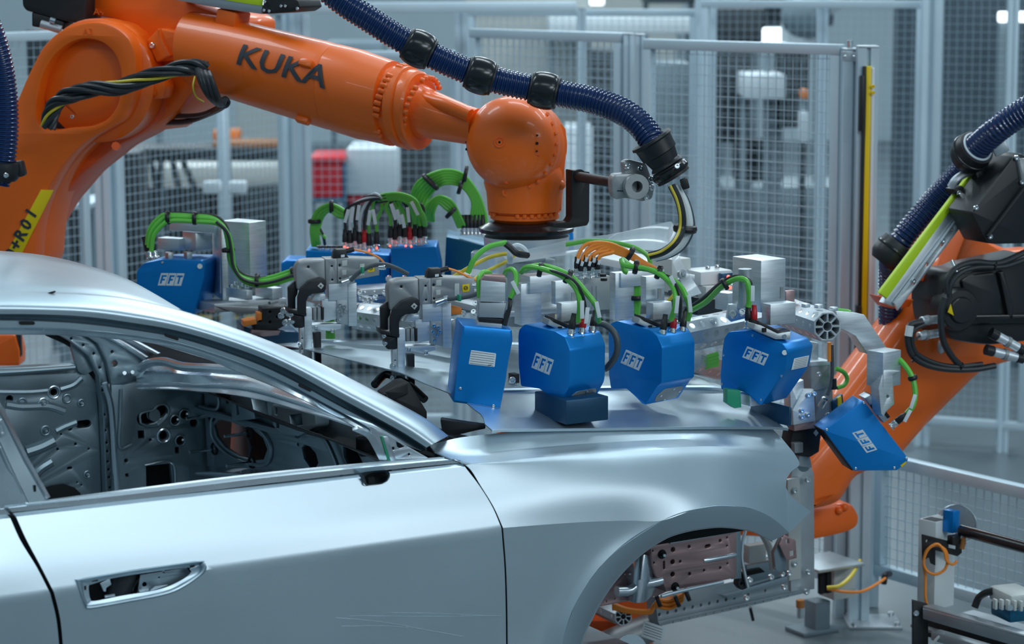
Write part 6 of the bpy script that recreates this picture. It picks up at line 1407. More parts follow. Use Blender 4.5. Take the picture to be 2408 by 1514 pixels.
# mechanics between (bearing plates, small blocks, rails)
mz = thing('valve_unit', 'flat grey rail with fittings behind the farther clamp', 'rail', at(900, 690, 7.9))
MB().plate(Plane(at(850, 682, 7.8), CU, V3(-.4, .8, .02), -ZZ), [(0, 0), (.30, 0), (.30, .10), (0, .10)], .02, .002, px=False).build('rail', 'alumat', mz)
for i in range(6): MB().bolt(at(858+22*i, 690-1.5*i, 7.72), ZZ, .007, .008).build('bolt', 'steel', mz)
for x, y, Y in ((850, 702, 7.55), (870, 708, 7.5), (884, 700, 7.6), (1090, 738, 7.2), (1115, 735, 7.25), (1100, 760, 7.2), (905, 690, 7.8), (1000, 740, 7.3), (1120, 715, 7.3), (848, 690, 7.6), (1080, 752, 7.18)):
    MB().bolt(at(x, y, Y), V3(-.3, -1, .6), .009, .010).build('bolt', 'steel', mz)
for q in [(862, 700, 712, 846, 880, 7.6, 30), (1085, 752, 812, 1068, 1096, 7.22, 30), (840, 740, 775, 826, 852, 7.6, 30)]:
    MB().cbox(*q).build('carrier_block', 'alu', mz)
# ---- control units in the middle
cu_ = thing('terminal_box', 'light grey terminal box with six orange plug cables', 'terminal box', at(1400, 700, 7.3))
MB().cbox(1372, 652, 732, 1345, 1435, 7.15, 25, bev=.003).build('housing', 'cream', cu_)
for x in (1392, 1402): MB().box(at(x, 700, 7.10), (.002, .002, .07), CU).build('seam', 'galv', cu_)
for i, (x, y) in enumerate([(1356, 650), (1366, 656), (1376, 646), (1384, 655), (1394, 647), (1406, 652)]):
    connector(at(x, y, 7.12), ZZ, 'black', cu_, .0075, .035)
for i, (x, y) in enumerate([(1420, 660), (1418, 650)]): MB().cyl(at(x, y, 7.1), at(x, y-6, 7.1), .010, 14).build('dark_cap', 'black', cu_)
oc = thing('orange_cables', 'bundle of orange cables arching over the light grey box', 'cables', at(1430, 590, 7.15))
for i, (x, y) in enumerate([(1356, 622), (1366, 628), (1376, 618), (1384, 628), (1394, 620), (1406, 625)]):
    gcable([(x, y, 7.12), (x+4, y-22, 7.12), (x+24+i*2, 574+i*4, 7.13), (1430+i*2, 572+i*4, 7.14), (1478+i, 592+i*3, 7.15), (1508, 612+i*1.5, 7.2), (1540, 630, 7.3)], .0058, oc, 'orcable')
    tag_label(oc, at(x+3, y-8, 7.10), V3(.3, 0, 1), .014, .008)
strap(1481, 598, 7.15, V3(.8, 0, -.5), .022, oc)
for (nm, lab, q, m) in [('white_module', 'white valve module with red lamps behind the green cables', (1648, 640, 672, 1605, 1722, 7.55, 28), 'white'), ('white_module', 'lower white module under the first white one', (1660, 674, 706, 1640, 1724, 7.53, 28), 'cream'),
                        ('grey_module', 'long white plate under the orange cable bundle', (1500, 622, 640, 1380, 1600, 7.7, 30), 'white'), ('grey_module', 'pale box half hidden by plastic film right of the bracket', (1580, 610, 690, 1530, 1625, 7.6, 30), 'cream'),
                        ('grey_module', 'dark unit under the white modules', (1640, 700, 742, 1600, 1700, 7.6, 30), 'bgdark'), ('pink_module', 'reddish metal block right of the tall aluminium block', (1848, 684, 716, 1840, 1870, 7.35, 30), 'pinkmetal'), ('yellow_module', 'pale yellow edged tray left of the film', (1120, 650, 668, 1060, 1180, 7.6, 30), 'cream')]:
    t = thing(nm, lab, 'module', at(q[0], q[2], q[5])); MB().cbox(*q, bev=.004).build('housing', m, t)
    if m == 'white' and 'valve' in lab:
        MB().box(at(1712, 652, 7.58), (.06, .02, .03), CU, bev=.002).build('display', 'bluedk', t)
        for x, y in ((1713, 651), (1716, 676)): MB().sphere(at(x, y, 7.50), .006, 10).build('red_lamp', 'led', t)
        for x, y in ((1664, 630), (1686, 627)): MB().bolt(at(x, y+4, 7.62), ZZ, .008, .012).build('bolt', 'steel', t)
ft = thing('air_fittings', 'cluster of steel elbow fittings beside the white module', 'fittings', at(1610, 680, 7.3))
for x, y, r in ((1600, 645, .014), (1612, 652, .013), (1606, 665, .010), (1634, 684, .012), (1626, 680, .016), (1598, 660, .009)):
    MB().lathe(at(x, y, 7.3), V3(.8, -1, .3), [(0, r), (.012, r), (.013, r*.7), (.02, r*.7)], 14).build('fitting', 'alumat', ft)
MB().cyl(at(1612, 652, 7.28), at(1632, 655, 7.28), .012, 16).build('white_elbow', 'white', ft)
for i, (x, y) in enumerate([(1575, 690), (1585, 688), (1595, 692)]): MB().tube([at(x, y-8, 7.2), at(x+5, y+10, 7.2), at(x+2, y+35, 7.2)], .006).build('hose', 'greyhose', ft)
MB().tube([at(1566, 712, 7.18), at(1575, 704, 7.18), at(1586, 692, 7.18)], .006).build('yellow_hose', 'yellow', ft)
# plastic film over the middle
mb = MB(); rw = []
top = [(1180, 600, 7.35), (1330, 566, 7.38), (1450, 548, 7.42), (1530, 530, 7.44), (1578, 520, 7.45)]; bot = [(1200, 620, 7.28), (1330, 600, 7.30), (1440, 592, 7.32), (1530, 588, 7.34), (1600, 600, 7.36)]
for k in range(5):
    f = k/4; rw.append(smooth_path([at(lerp(a[0], b[0], f), lerp(a[1], b[1], f), lerp(a[2], b[2], f)+.03*math.sin(f*3)) for a, b in zip(top, bot)], 5))
fm = mb.grid(rw, .0008).build('plastic_film', 'film'); tag(fm, 'clear plastic film sheet sticking up over the gripper middle', 'film')
fm2 = MB().grid([smooth_path([at(1580, 522, 7.45), at(1592, 545, 7.42), at(1594, 590, 7.38), at(1612, 630, 7.3), at(1650, 690, 7.2)], 5), smooth_path([at(1560, 560, 7.44), at(1572, 580, 7.40), at(1580, 610, 7.36), at(1596, 650, 7.3), at(1620, 700, 7.2)], 5)], .0008).build('plastic_film', 'film'); tag(fm2, 'strip of clear film curling down right of the big sheet', 'film')
fm3 = MB().lathe(at(1150, 668, 7.45), ZZ, [(0, .055), (.10, .056), (.104, .050)], 24).build('clear_cup', 'film'); tag(fm3, 'clear plastic cup between yellow cables behind narrow head bracket', 'cup')
# ---- cable runs: green bundles
def bundle(label, loc, Y, strands, straps=(), tags=(), name='cable_bundle'):
    t = thing(name, label, 'cables', at(*loc, Y))
    for m_, r, pts in strands: gcable(pts, r, t, m_)
    for x, y, Yy, d, r in straps: strap(x, y, Yy, d, r, t)
    for x, y, Yy, d, L in tags: tag_label(t, at(x, y, Yy), d, L, .011)
    return t
g0 = [(350, 582), (356, 545), (378, 518), (400, 510), (460, 512), (505, 517), (530, 540), (540, 580), (545, 620), (565, 650), (600, 662), (640, 658), (690, 642)]
bundle('green cable bundle arching from the far left head to the left clamp', (520, 600), 7.85,
       [('green', .0075, [(x+dx, y+dy, 7.84+dz) for x, y in g0]) for dx, dy, dz in ((0, 0, 0), (6, 9, -.01), (-4, -6, .02))]+[('cable', .005, [(x+2, y-9, 7.86) for x, y in g0]), ('cable', .005, [(x+3, y+4, 7.81) for x, y in g0[5:]])],
       [(395, 512, 7.84, V3(1, 0, .1), .019), (458, 513, 7.84, V3(1, 0, 0), .019), (537, 588, 7.84, V3(0, 0, 1), .019), (605, 660, 7.84, V3(1, 0, 0), .021), (690, 642, 7.84, V3(1, 0, .3), .018)])
for i, x in enumerate((348, 360)): connector(at(x+6, 606, 7.9), ZZ*1-V3(.3, 0, 0), 'black', S0, .010, .05)
bundle('green cable loop standing on the blue housing behind the left clamp', (760, 560), 8.1,
       [('green', .0085, [(738+dx, 578, 8.12), (734+dx, 540+dy, 8.1), (744+dx, 500+dy, 8.1), (775, 482+dy, 8.08), (808-dx, 496+dy, 8.06), (818, 510, 8.05)]) for dx, dy in ((0, 0), (6, 7), (12, 12))]+[('green', .006, [(742, 528, 8.1), (752, 545, 8.1), (766, 560, 8.1)]), ('cable', .005, [(748, 530, 8.1), (760, 555, 8.1), (764, 575, 8.12)])],
       [(780, 486, 8.08, V3(1, 0, 0), .020), (740, 520, 8.1, V3(0, 0, 1), .020)])
st = []
for i, (x, y, c) in enumerate([(812, 540, 'cable'), (823, 540, 'bgwhite'), (835, 536, 'cable'), (846, 544, 'bgwhite'), (857, 540, 'cable'), (868, 548, 'green'), (886, 544, 'green')]):
    st.append((c, .0052, [(x, y, 8.04), (x, y-25, 8.03), (x+6+i, 488-(i % 3)*6, 8.02), (870+i*3, 468-(i % 4)*4, 8.0), (905, 470+i, 8.0), (925, 500, 8.05)]))
bundle('fan of black grey and green cables plugged into the left blue housing', (850, 500), 8.0, st, (), [(828, 505, 7.98, V3(.15, 0, 1), .05), (842, 500, 7.98, V3(.15, 0, 1), .05), (868, 512, 7.98, V3(.15, 0, 1), .05), (880, 510, 7.97, V3(-.15, 0, 1), .05), (815, 508, 7.98, V3(.3, 0, 1), .045)])
st = []
for i, (x, y) in enumerate([(919, 530), (930, 532), (940, 524), (953, 528), (964, 532), (976, 526), (988, 530), (998, 526)]):
    st.append(('green' if i % 3 != 1 else 'cable', .0062, [(x, y, 8.02), (x-2, y-22, 8.01), (x-12, 484-(i % 3)*5, 8.0), (925, 458+i*2, 8.0), (895, 460+i*2, 8.0), (880, 480, 8.05)]))
for i in range(4): st.append(('green', .0068, [(900+i*3, 458+i*4, 8.0), (940, 456+i*4, 7.98), (975, 470+i*5, 7.97), (992+i, 505, 7.98), (998+i, 530, 8.02)]))
bundle('thick fan of green cables plugged into the right blue housing', (950, 500), 8.0, st, (), [(925, 498, 7.96, V3(-.3, 0, 1), .055), (938, 510, 7.96, V3(-.25, 0, 1), .05), (960, 505, 7.96, V3(-.1, 0, 1), .05), (975, 490, 7.95, V3(-.5, 0, 1), .05), (948, 520, 7.95, V3(-.2, 0, 1), .045)])
st = []
for i in range(6):
    o_ = i*6
    st.append(('green', .0062, [(972+o_, 560, 8.25+.01*i), (964+o_, 495+o_*.3, 8.25), (980+o_, 432+o_*.9, 8.22+.01*i), (1035+o_*.3, 402+o_, 8.2), (1085, 408+o_, 8.2), (1122-o_*.4, 452+o_*.6, 8.2), (1140-o_, 500, 8.2), (1144-o_*1.4, 528, 8.2)]))
for i in range(4):
    o_ = i*5
    st.append(('green', .0060, [(1004+o_, 520, 8.2), (1004+o_, 485+o_, 8.18), (1030, 462+o_, 8.17), (1062-o_, 474+o_, 8.17), (1080-o_, 505, 8.18), (1094-o_, 535, 8.2)]))
bundle('large coil of green cables behind the orange wrist', (1050, 450), 8.2, st, [(1012, 428, 8.17, V3(.6, 0, .6), .034), (1095, 408, 8.17, V3(1, 0, -.2), .026), (1082, 440, 8.17, V3(1, 0, -.3), .022), (1060, 500, 8.17, V3(.6, 0, -.6), .022)])
# cables to the near heads
def fan(pl_pts, label, loc, Y):
    return bundle(label, loc, Y, *pl_pts)
bundle('green cables running down to the plugs above the blue block', (1340, 700), 6.65,
       [('green', .0080, [(1226, 640, 6.75), (1240, 628, 6.72), (1275, 632, 6.68), (1320, 648, 6.64), (1352, 675, 6.61), (1363, 710, 6.60), (1360, 756, 6.62)]),
        ('green', .0080, [(1232, 636, 6.76), (1262, 624, 6.74), (1300, 630, 6.68), (1345, 652, 6.64), (1380, 690, 6.62), (1402, 720, 6.62), (1408, 756, 6.68)]),
        ('cable', .0045, [(1262, 632, 6.7), (1310, 640, 6.64), (1350, 660, 6.60), (1372, 700, 6.60), (1380, 760, 6.64)])],
       [(1270, 634, 6.70, V3(1, 0, -.2), .018), (1336, 650, 6.64, V3(1, 0, -.6), .018)], [(1369, 728, 6.58, V3(0, 0, 1), .05), (1380, 742, 6.58, V3(.1, 0, 1), .045), (1406, 728, 6.60, V3(-.2, 0, 1), .045)])
bundle('green cables running down to the plugs of the third head', (1560, 680), 6.85,
       [('green', .0080, [(1462, 612, 6.95), (1470, 624, 6.9), (1520, 632, 6.88), (1560, 650, 6.84), (1585, 680, 6.80), (1588, 715, 6.78), (1578, 752, 6.80)]),
        ('green', .0080, [(1464, 610, 6.97), (1490, 628, 6.9), (1545, 638, 6.88), (1595, 668, 6.84), (1614, 700, 6.82), (1622, 728, 6.82), (1618, 752, 6.84)]),
        ('cable', .0045, [(1545, 640, 6.88), (1580, 655, 6.82), (1600, 700, 6.78), (1598, 755, 6.81)]), ('green', .008, [(1462, 608, 7.0), (1468, 635, 7.0), (1476, 640, 7.0)])],
       [(1495, 628, 6.90, V3(1, 0, -.2), .018), (1549, 640, 6.87, V3(1, 0, -.4), .018)], [(1592, 716, 6.76, V3(.1, 0, 1), .05), (1622, 714, 6.80, V3(-.1, 0, 1), .05), (1582, 660, 6.80, V3(.5, 0, -1), .03)])
bundle('green and black cable arching up to the tall aluminium block', (1700, 680), 6.98,
       [('green', .0085, [(1622, 732, 7.2), (1660, 710, 7.1), (1695, 676, 7.02), (1730, 656, 6.98), (1756, 662, 6.96), (1762, 700, 6.96), (1760, 722, 6.96)]), ('cable', .006, [(1620, 724, 7.22), (1655, 700, 7.12), (1692, 668, 7.04), (1728, 650, 7.0), (1758, 656, 6.98), (1766, 670, 6.98)])],
       [(1704, 668, 7.0, V3(1, 0, .6), .016)], [(1770, 690, 6.93, V3(0, 0, 1), .045)])
for x, m_ in ((1759, 'black'), (1773, 'red')): connector(at(x, 772, 7.0), ZZ, m_, S4, .0095, .045)
bundle('green cable with white tag entering the tilted blue head', (2145, 900), 7.3,
       [('green', .0085, [(2108, 838, 7.36), (2130, 862, 7.34), (2146, 890, 7.32), (2152, 925, 7.31), (2146, 955, 7.30), (2132, 972, 7.30)])], [(2146, 888, 7.32, V3(.3, 0, -1), .012)], [(2147, 944, 7.28, V3(-.3, 0, -1), .045), (2134, 978, 7.28, V3(-.5, 0, -1), .04)])
connector(at(2094, 1003, 7.36), V3(.75, -.05, .62), 'black', t5, .0105, .05)
bundle('two short green loops either side of the stacked block', (1150, 650), 6.75,
       [('green', .0075, [(1128, 700, 6.72), (1126, 660, 6.72), (1134, 642, 6.74), (1148, 640, 6.76), (1156, 650, 6.8)]), ('green', .0075, [(1186, 648, 6.8), (1192, 636, 6.76), (1206, 634, 6.74), (1214, 650, 6.72), (1210, 680, 6.70), (1200, 700, 6.70)]), ('cable', .007, [(1196, 730, 6.70), (1190, 750, 6.70), (1186, 765, 6.70)]), ('cable', .006, [(1200, 700, 6.71), (1199, 720, 6.7), (1193, 745, 6.7)])],
       (), [(1212, 676, 6.69, V3(.5, 0, -1), .04)])
o = MB().tube([at(1100, 642, 7.1), at(1118, 605, 7.1), at(1150, 580, 7.12), at(1190, 570, 7.15)], .008).build('green_cable', 'green'); tag(o, 'single thick green cable rising towards the wrist column', 'cable')
o = MB().tube([at(1064, 652, 7.2), at(1110, 625, 7.2), at(1160, 602, 7.25), at(1230, 592, 7.3)], .006).build('yellow_cable', 'yellow'); tag(o, 'upper yellow cable rising beside the green one', 'cable')
o = MB().tube([at(1100, 668, 7.15), at(1140, 640, 7.2), at(1185, 618, 7.25), at(1210, 600, 7.3)], .0055).build('yellow_cable', 'yellow'); tag(o, 'lower yellow cable beside the clear cup', 'cable')
o = MB().tube([at(1200, 620, 7.2), at(1200, 590, 7.2), at(1215, 578, 7.2), at(1232, 586, 7.2), at(1240, 602, 7.2)], .009).build('grey_hose', 'bgwhite'); tag(o, 'pale grey hose loop below the wrist column', 'hose')
o = MB().tube([at(1185, 570, 7.15), at(1200, 582, 7.15), at(1216, 596, 7.15), at(1240, 600, 7.2)], .010).build('black_hose', 'black'); tag(o, 'short black hose below the wrist column', 'hose')
o = MB().tube([at(1330, 575, 7.3), at(1400, 566, 7.3), at(1480, 578, 7.3), at(1522, 600, 7.3), at(1530, 626, 7.3)], .007).build('green_cable', 'green'); tag(o, 'thin green cable arching above the orange cables', 'cable')
o = MB().tube([at(1395, 760, 6.78), at(1425, 765, 6.76), at(1448, 790, 6.74), at(1450, 830, 6.74), at(1430, 862, 6.76), at(1415, 870, 6.8)], .0095, n=12).build('grey_hose', 'greyhose'); tag(o, 'dark grey hose curving between second and third head', 'hose')
for k, (x, y) in enumerate([(1496, 700), (1380, 870), (775, 770), (1650, 830)]):
    t = thing('cable_bundle', ['green cables hanging behind the third bracket', 'dark cables low behind the second head', 'bunch of green cables hanging under the farther clamp', 'dark green coil below the perforated tube'][k], 'cables', at(x, y, (7.15, 7.0, 7.45, 7.6)[k]))
    for i in range(4):
        Yk = (7.15, 7.0, 7.45, 7.6)[k]
        if k == 3: gcable([(1620, 835+i*8, Yk), (1650, 842+i*7, Yk), (1690, 832+i*8, Yk)], .008, t)
        else: gcable([(x-6+i*4, y-45 if k == 0 else y-30, Yk), (x-4+i*3.5, y, Yk), (x-8+i*4+(4 if k == 2 else 0), y+(40 if k == 0 else 26), Yk)], .007, t, 'green' if k != 1 else 'cable')
    if k != 3: strap(x, y, Yk-.01, ZZ, .016, t)
# ---- blocks standing on the bonnet
zb = hood_z(.33, .2); pfoot = onz(1331, 999, zb+.002)
ft1 = thing('support_block', 'blue grey block on the bonnet under the head with logo', 'block', pfoot)
MB().cbox(1331, 942, 999, 1257, 1431, pfoot.y, 30, bev=.003).build('block', 'bluedk', ft1)
ft2 = thing('support_block', 'dark blue block on the bonnet corner below the fourth head', 'block', at(1850, 1000, 6.95))
MB().cbox(1856, 958, 1003, 1764, 1862, 6.96, 30, bev=.003).build('block', 'bluedk', ft2)
MB().cbox(1764, 930, 956, 1734, 1800, 7.0, 30, bev=.003).build('alu_shim', 'alu', ft2)
MB().plate(PP(1725, 935, 6.99, 20), [(1710, 915), (1742, 918), (1744, 958), (1728, 960), (1710, 948)], .03, .002).build('green_pad', 'greenp', ft2)
ft3 = thing('rubber_foot', 'small dark fixture between first and second blue heads', 'block', at(1205, 915, 6.9))
MB().cbox(1207, 880, 915, 1195, 1222, 6.95, 30).build('block', 'blackm', ft3); MB().bolt(at(1205, 893, 6.93), V3(0, -1, 0), .010, .010).build('bolt', 'steel', ft3); MB().bolt(at(1213, 907, 6.93), V3(0, -1, 0), .008, .008).build('bolt', 'steel', ft3)
# ================================================================== front fixture and wheel house
wh = thing('wheelhouse_frame', 'reddish perforated longitudinal rail visible through the wheel arch', 'car frame', at(1600, 1390, 7.35))
wh.parent = None
pr3 = PP(1640, 1310, 7.35, 30)
MB().plate(pr3, [(1530, 1284), (1573, 1274), (1733, 1245), (1733, 1358), (1567, 1392), (1556, 1362), (1544, 1358), (1534, 1330)], .07, .003,
    holes=[('c', 1583, 1292, .0075), ('c', 1582, 1321, .0075), ('c', 1582, 1350, .0075), ('c', 1600, 1320, .004), ('c', 1621, 1285, .005), ('c', 1622, 1349, .005), ('c', 1656, 1341, .004), ('c', 1694, 1335, .004), ('c', 1694, 1271, .005), ('o', 1661, 1285, 1668, 1283, .005), ('c', 1710, 1264, .003), ('c', 1710, 1283, .003), ('c', 1711, 1325, .003), ('o', 1562, 1321, 1562, 1336, .003), ('c', 1538, 1323, .003), ('c', 1530+5, 1295, .003)]).build('rail', 'pinkmetal', wh)
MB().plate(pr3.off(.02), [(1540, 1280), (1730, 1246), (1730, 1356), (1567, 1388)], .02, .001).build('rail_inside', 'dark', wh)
MB().tube([pr3.off(.006).hit(1654, 1318), pr3.off(.002).hit(1672, 1315), pr3.off(.002).hit(1720, 1306), pr3.off(.004).hit(1728, 1304)], .009, n=12).build('pressed_bead', 'bright', wh)
MB().tube([pr3.off(-.002).hit(1575, 1275), pr3.off(-.002).hit(1732, 1247)], .006, sm=0).build('top_edge', 'bright', wh)
MB().plate(pr3.off(.02), [(1722, 1250), (1742, 1245), (1744, 1360), (1722, 1362)], .03, .002).build('end_flange', 'inner', wh)
MB().plate(Plane(pr3.off(.0).hit(1640, 1262), CU, CV, -ZZ), rnd([(-.13, 0), (.10, 0), (.14, .16), (-.08, .18)], .01), .004, .001, px=False, holes=[circ(-.03, .05, .012), circ(.05, .06, .005), circ(.0, .03, .004), circ(-.07, .03, .006)]).build('top_flange', 'inner', wh)
MB().cyl(pr3.off(.04).hit(1674, 1247), pr3.off(.04).hit(1674, 1232), .003, 8).build('stud', 'steel', wh)
for x, y in ((1557, 1303), (1588, 1380)):
    MB().torus(pr3.off(-.001).hit(x, y), pr3.ez, .010, .005, 18, 8).build('burnt_ring', 'dark', wh); MB().cyl(pr3.off(-.001).hit(x, y), pr3.off(-.035).hit(x+6, y+3), .0045, 12).build('threaded_stud', 'steel', wh)
pr4 = pr3.off(.06)
MB().plate(pr4, [(1380, 1440), (1460, 1330), (1530, 1278), (1545, 1290), (1548, 1360), (1570, 1390), (1550, 1400), (1400, 1428)], .01, .002, holes=[('c', 1471, 1350, .003), ('c', 1425, 1414, .004), ('c', 1446, 1408, .003), ('c', 1466, 1406, .003)]).build('wheelhouse_panel', 'pinkmetal', wh)
MB().grid([smooth_path([pr4.off(a_).hit(x, y) for a_, x, y in ((0, 1480, 1318), (-.04, 1500, 1308), (-.05, 1520, 1305), (-.02, 1536, 1320))], 5), smooth_path([pr4.off(a_).hit(x, y) for a_, x, y in ((0, 1476, 1370), (-.06, 1495, 1365), (-.07, 1520, 1360), (-.02, 1548, 1362))], 5), smooth_path([pr4.off(a_).hit(x, y) for a_, x, y in ((0, 1478, 1412), (-.05, 1490, 1416), (-.05, 1515, 1414), (-.01, 1530, 1400))], 5)], .003).build('strut_dome', 'bright', wh)
MB().tube([pr4.off(-.05).hit(x, y) for x, y in [(1450, 1390), (1480, 1388), (1500, 1375), (1525, 1371), (1554, 1364)]], .016, n=14).build('pressed_bead', 'bright', wh)
MB().tube([pr3.off(-.02).hit(1555, 1402), pr3.off(-.02).hit(1600, 1390), pr3.off(-.01).hit(1700, 1368)], .006, n=8).build('lower_edge', 'skin', wh)
# curved grey strut and box
MB().tube([pr3.off(.03).hit(x, y) for x, y in [(1753, 1248), (1746, 1275), (1744, 1310), (1750, 1345), (1758, 1380)]], .006).build('curved_edge', 'bright', wh)
MB().plate(pr3.off(.04), rnd(pr3.off(.04).px((1742, 1345), (1754, 1340), (1760, 1382), (1745, 1388), (1736, 1376)), .006), .03, .002, px=False, holes=[('c', 1744, 1372, .005)]).build('black_bracket', 'black', wh)
# fixture
fxt = thing('front_fixture', 'grey perforated steel fixture frame in front of the car nose', 'fixture', at(1960, 1440, 8.75))
pb_ = PP(1720, 1400, 8.1, 38)
MB().plate(pb_, [(1541, 1404), (1905, 1332), (1905, 1383), (1547, 1461)], .05, .002, holes=[('c', 1551+19.6*i, 1445-4.4*i, .006) for i in range(10)]+[('c', 1760+40*i, 1398-9*i, .005) for i in range(4)]).build('perforated_beam', 'alumat', fxt)
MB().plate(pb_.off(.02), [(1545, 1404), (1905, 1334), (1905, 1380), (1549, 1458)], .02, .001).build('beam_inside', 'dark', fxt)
MB().plate(pb_.off(.001), [(1547, 1461), (1905, 1383), (1905, 1392), (1700, 1440), (1552, 1472)], .05, .002, holes=[('c', 1583+19.3*i, 1463-4.4*i, .0025) for i in range(15)]).build('lower_flange', 'alumat', fxt)
MB().plate(PP(1880, 1240, 7.9, 24), rnd(PP(1880, 1240, 7.9, 24).px((1868, 1070), (1906, 1096), (1914, 1112), (1916, 1385), (1860, 1392), (1856, 1150)), .004), .02, .002, px=False, holes=[]).build('upright_plate', 'alumat', fxt)
pu_ = PP(1880, 1240, 7.88, 24)
MB().plate(pu_, [(1852, 1128), (1880, 1122), (1884, 1180), (1884, 1360), (1856, 1366)], .015, .002).build('raised_plate', 'cream', fxt)
for x, y in ((1898, 1128), (1868, 1153), (1898, 1086), (1868, 1324), (1900, 1345), (1855, 1347), (1843, 1380), (1838, 1349), (1895, 1391), (1754, 1405), (1812, 1356), (1762, 1363)):
    MB().bolt(pu_.off(-.004).hit(x, y), -pu_.ez, .010, .009).build('bolt', 'steel', fxt)
MB().plate(pb_.off(-.02), [(1700, 1399), (1720, 1408), (1866, 1362), (1874, 1352), (1852, 1336), (1850, 1342), (1862, 1352)], .04, .002).build('channel', 'bright', fxt)
MB().plate(pb_.off(-.01), [(1755, 1330), (1850, 1312), (1862, 1348), (1760, 1372)], .06, .003).build('side_plate', 'inner', fxt)
pk_ = PP(1855, 1290, 7.75, 24)
MB().plate(pk_, rnd(pk_.px((1833, 1281), (1846, 1258), (1871, 1270), (1874, 1312), (1850, 1318)), .003), .006, .001, px=False, holes=[pk_.px((1848, 1268), (1855, 1267), (1856, 1278), (1849, 1279)), pk_.px((1857, 1296), (1868, 1294), (1868, 1306), (1858, 1308))]).build('pink_plate', 'pinkmetal', fxt)
MB().plate(pk_.off(.02), [(1820, 1300), (1838, 1262), (1850, 1320), (1840, 1350), (1824, 1340)], .02, .002).build('strut', 'inner', fxt)
bgx = thing('grey_junction_box', 'pale grey junction box behind the wheel arch strut', 'box', at(1775, 1325, 8.1))
MB().cbox(1762, 1284, 1326, 1748, 1802, 8.05, 30).build('housing', 'cream', bgx); MB().plate(PP(1780, 1345, 8.04, 20), [(1756, 1342), (1790, 1336), (1800, 1345), (1760, 1354)], .02, .002).build('opening', 'dark', bgx)
MB().tube([at(1790, 1250, 8.0), at(1808, 1285, 8.0), at(1816, 1320, 8.0), at(1818, 1340, 8.0)], .012).build('hose', 'cream', bgx)
# box at the right end of the fixture, on a leg
MB().cbox(1962, 1335, 1412, 1925, 2012, 8.72, 30, bev=.003).build('end_box', 'cream', fxt)
MB().plate(Plane(at(1955, 1330, 8.65), CU, V3(-.5, .87, 0), -ZZ), [(-.08, -.03), (.13, -.03), (.13, .18), (-.08, .18)], .012, .002, px=False).build('top_plate', 'alumat', fxt)
MB().plate(PP(1937, 1375, 8.66, 30), rnd(PP(1937, 1375, 8.66, 30).px((1930, 1345), (1942, 1343), (1942, 1395), (1930, 1398)), .002), .02, .002, px=False).build('dark_slot', 'dark', fxt); MB().plate(PP(1950, 1375, 8.66, 30), PP(1950, 1375, 8.66, 30).px((1945, 1342), (1956, 1340), (1956, 1393), (1946, 1396)), .02, .002, px=False).build('dark_slot', 'dark', fxt)
pf5 = at(1925, 1400, 8.75); MB().box((pf5.x, 8.78, .06), (.07, .07, .12), CU, bev=.004).build('leg', 'bggrey', fxt)
MB().box((pf5.x-.02, 8.78, .008), (.16, .12, .016), CU, bev=.003).build('foot_plate', 'bggrey', fxt)
MB().cyl(at(1882, 1425, 8.6), at(1882, 1452, 8.6), .013, 14).build('levelling_foot', 'steel', fxt); MB().cyl(at(1882, 1410, 8.6), at(1882, 1428, 8.6), .016, 14).build('brass_nut', 'brown', fxt)
MB().cyl(at(1764, 1428, 8.4), at(1771, 1458, 8.42), .006, 10).build('rod', 'black', fxt)
# octagonal tube end low in the arch, orange cable knot, label, disc
lt = thing('lower_tube', 'octagonal tube end low inside the wheel arch', 'tube', at(1466, 1450, 7.9))
oct_tube('tube', at(1466, 1450, 7.75), at(1400, 1420, 8.0), .030, lt, 3, hr=.005, first=.03)
kn = thing('orange_cable_knot', 'tangle of orange cables tied on the perforated beam', 'cables', at(1580, 1420, 7.8))
for i in range(9):
    a = [(1440, 1418+i*1.5), (1480, 1432+i), (1530, 1434+i*.8), (1548-i*1.5, 1410+i*2), (1575, 1405+i*3.2), (1604, 1395+i*2.2), (1612-i*1.5, 1390+i*1.2)]
    gcable([(x, y, 7.75-.008*(i % 3)) for x, y in a], .0055, kn, 'orcable')
for x, y in ((1548, 1412), (1592, 1412), (1616, 1398)): strap(x, y, 7.73, V3(1, 0, .4), .020, kn)
lb = thing('hanging_tag', 'white printed tag hanging low in the wheel arch', 'tag', at(1540, 1486, 7.6))
pl = PP(1538, 1486, 7.6, 5); MB().plate(pl, [(1514, 1459), (1565, 1476), (1560, 1515), (1508, 1496)], .002, .0003).build('card', 'label', lb)
for i in range(5): MB().plate(pl.off(-.001), [(1517-i, 1466+i*6), (1558-i, 1480+i*6), (1558-i, 1481+i*6), (1517-i, 1467+i*6)], .0006, .0001).build('print_line', 'ink', lb)
ds = thing('round_disc', 'bright metal disc edge at the bottom of the wheel arch', 'disc', at(1480, 1540, 7.6)); MB().lathe(at(1480, 1530, 7.6), V3(.2, -1, .2), [(0, .055), (.02, .055)], 32).build('disc', 'bright', ds)
MB().cyl(at(1480, 1530, 7.6), (at(1480, 1530, 7.6).x, 7.62, 0), .03, 16).build('column', 'alumat', ds)
ob = thing('machine_plinth', 'orange machine base low behind the wheel arch edge', 'machine', at(1410, 1490, 8.2)); q = at(1400, 1458, 8.1); MB().box((q.x, 8.2, q.z/2), (.22, .2, q.z), bev=.01).build('body', 'orange_shaded', ob)
MB().cyl(at(1420, 1520, 7.9), at(1540, 1470, 8.0), .05, 20).build('roller', 'galv', ob)
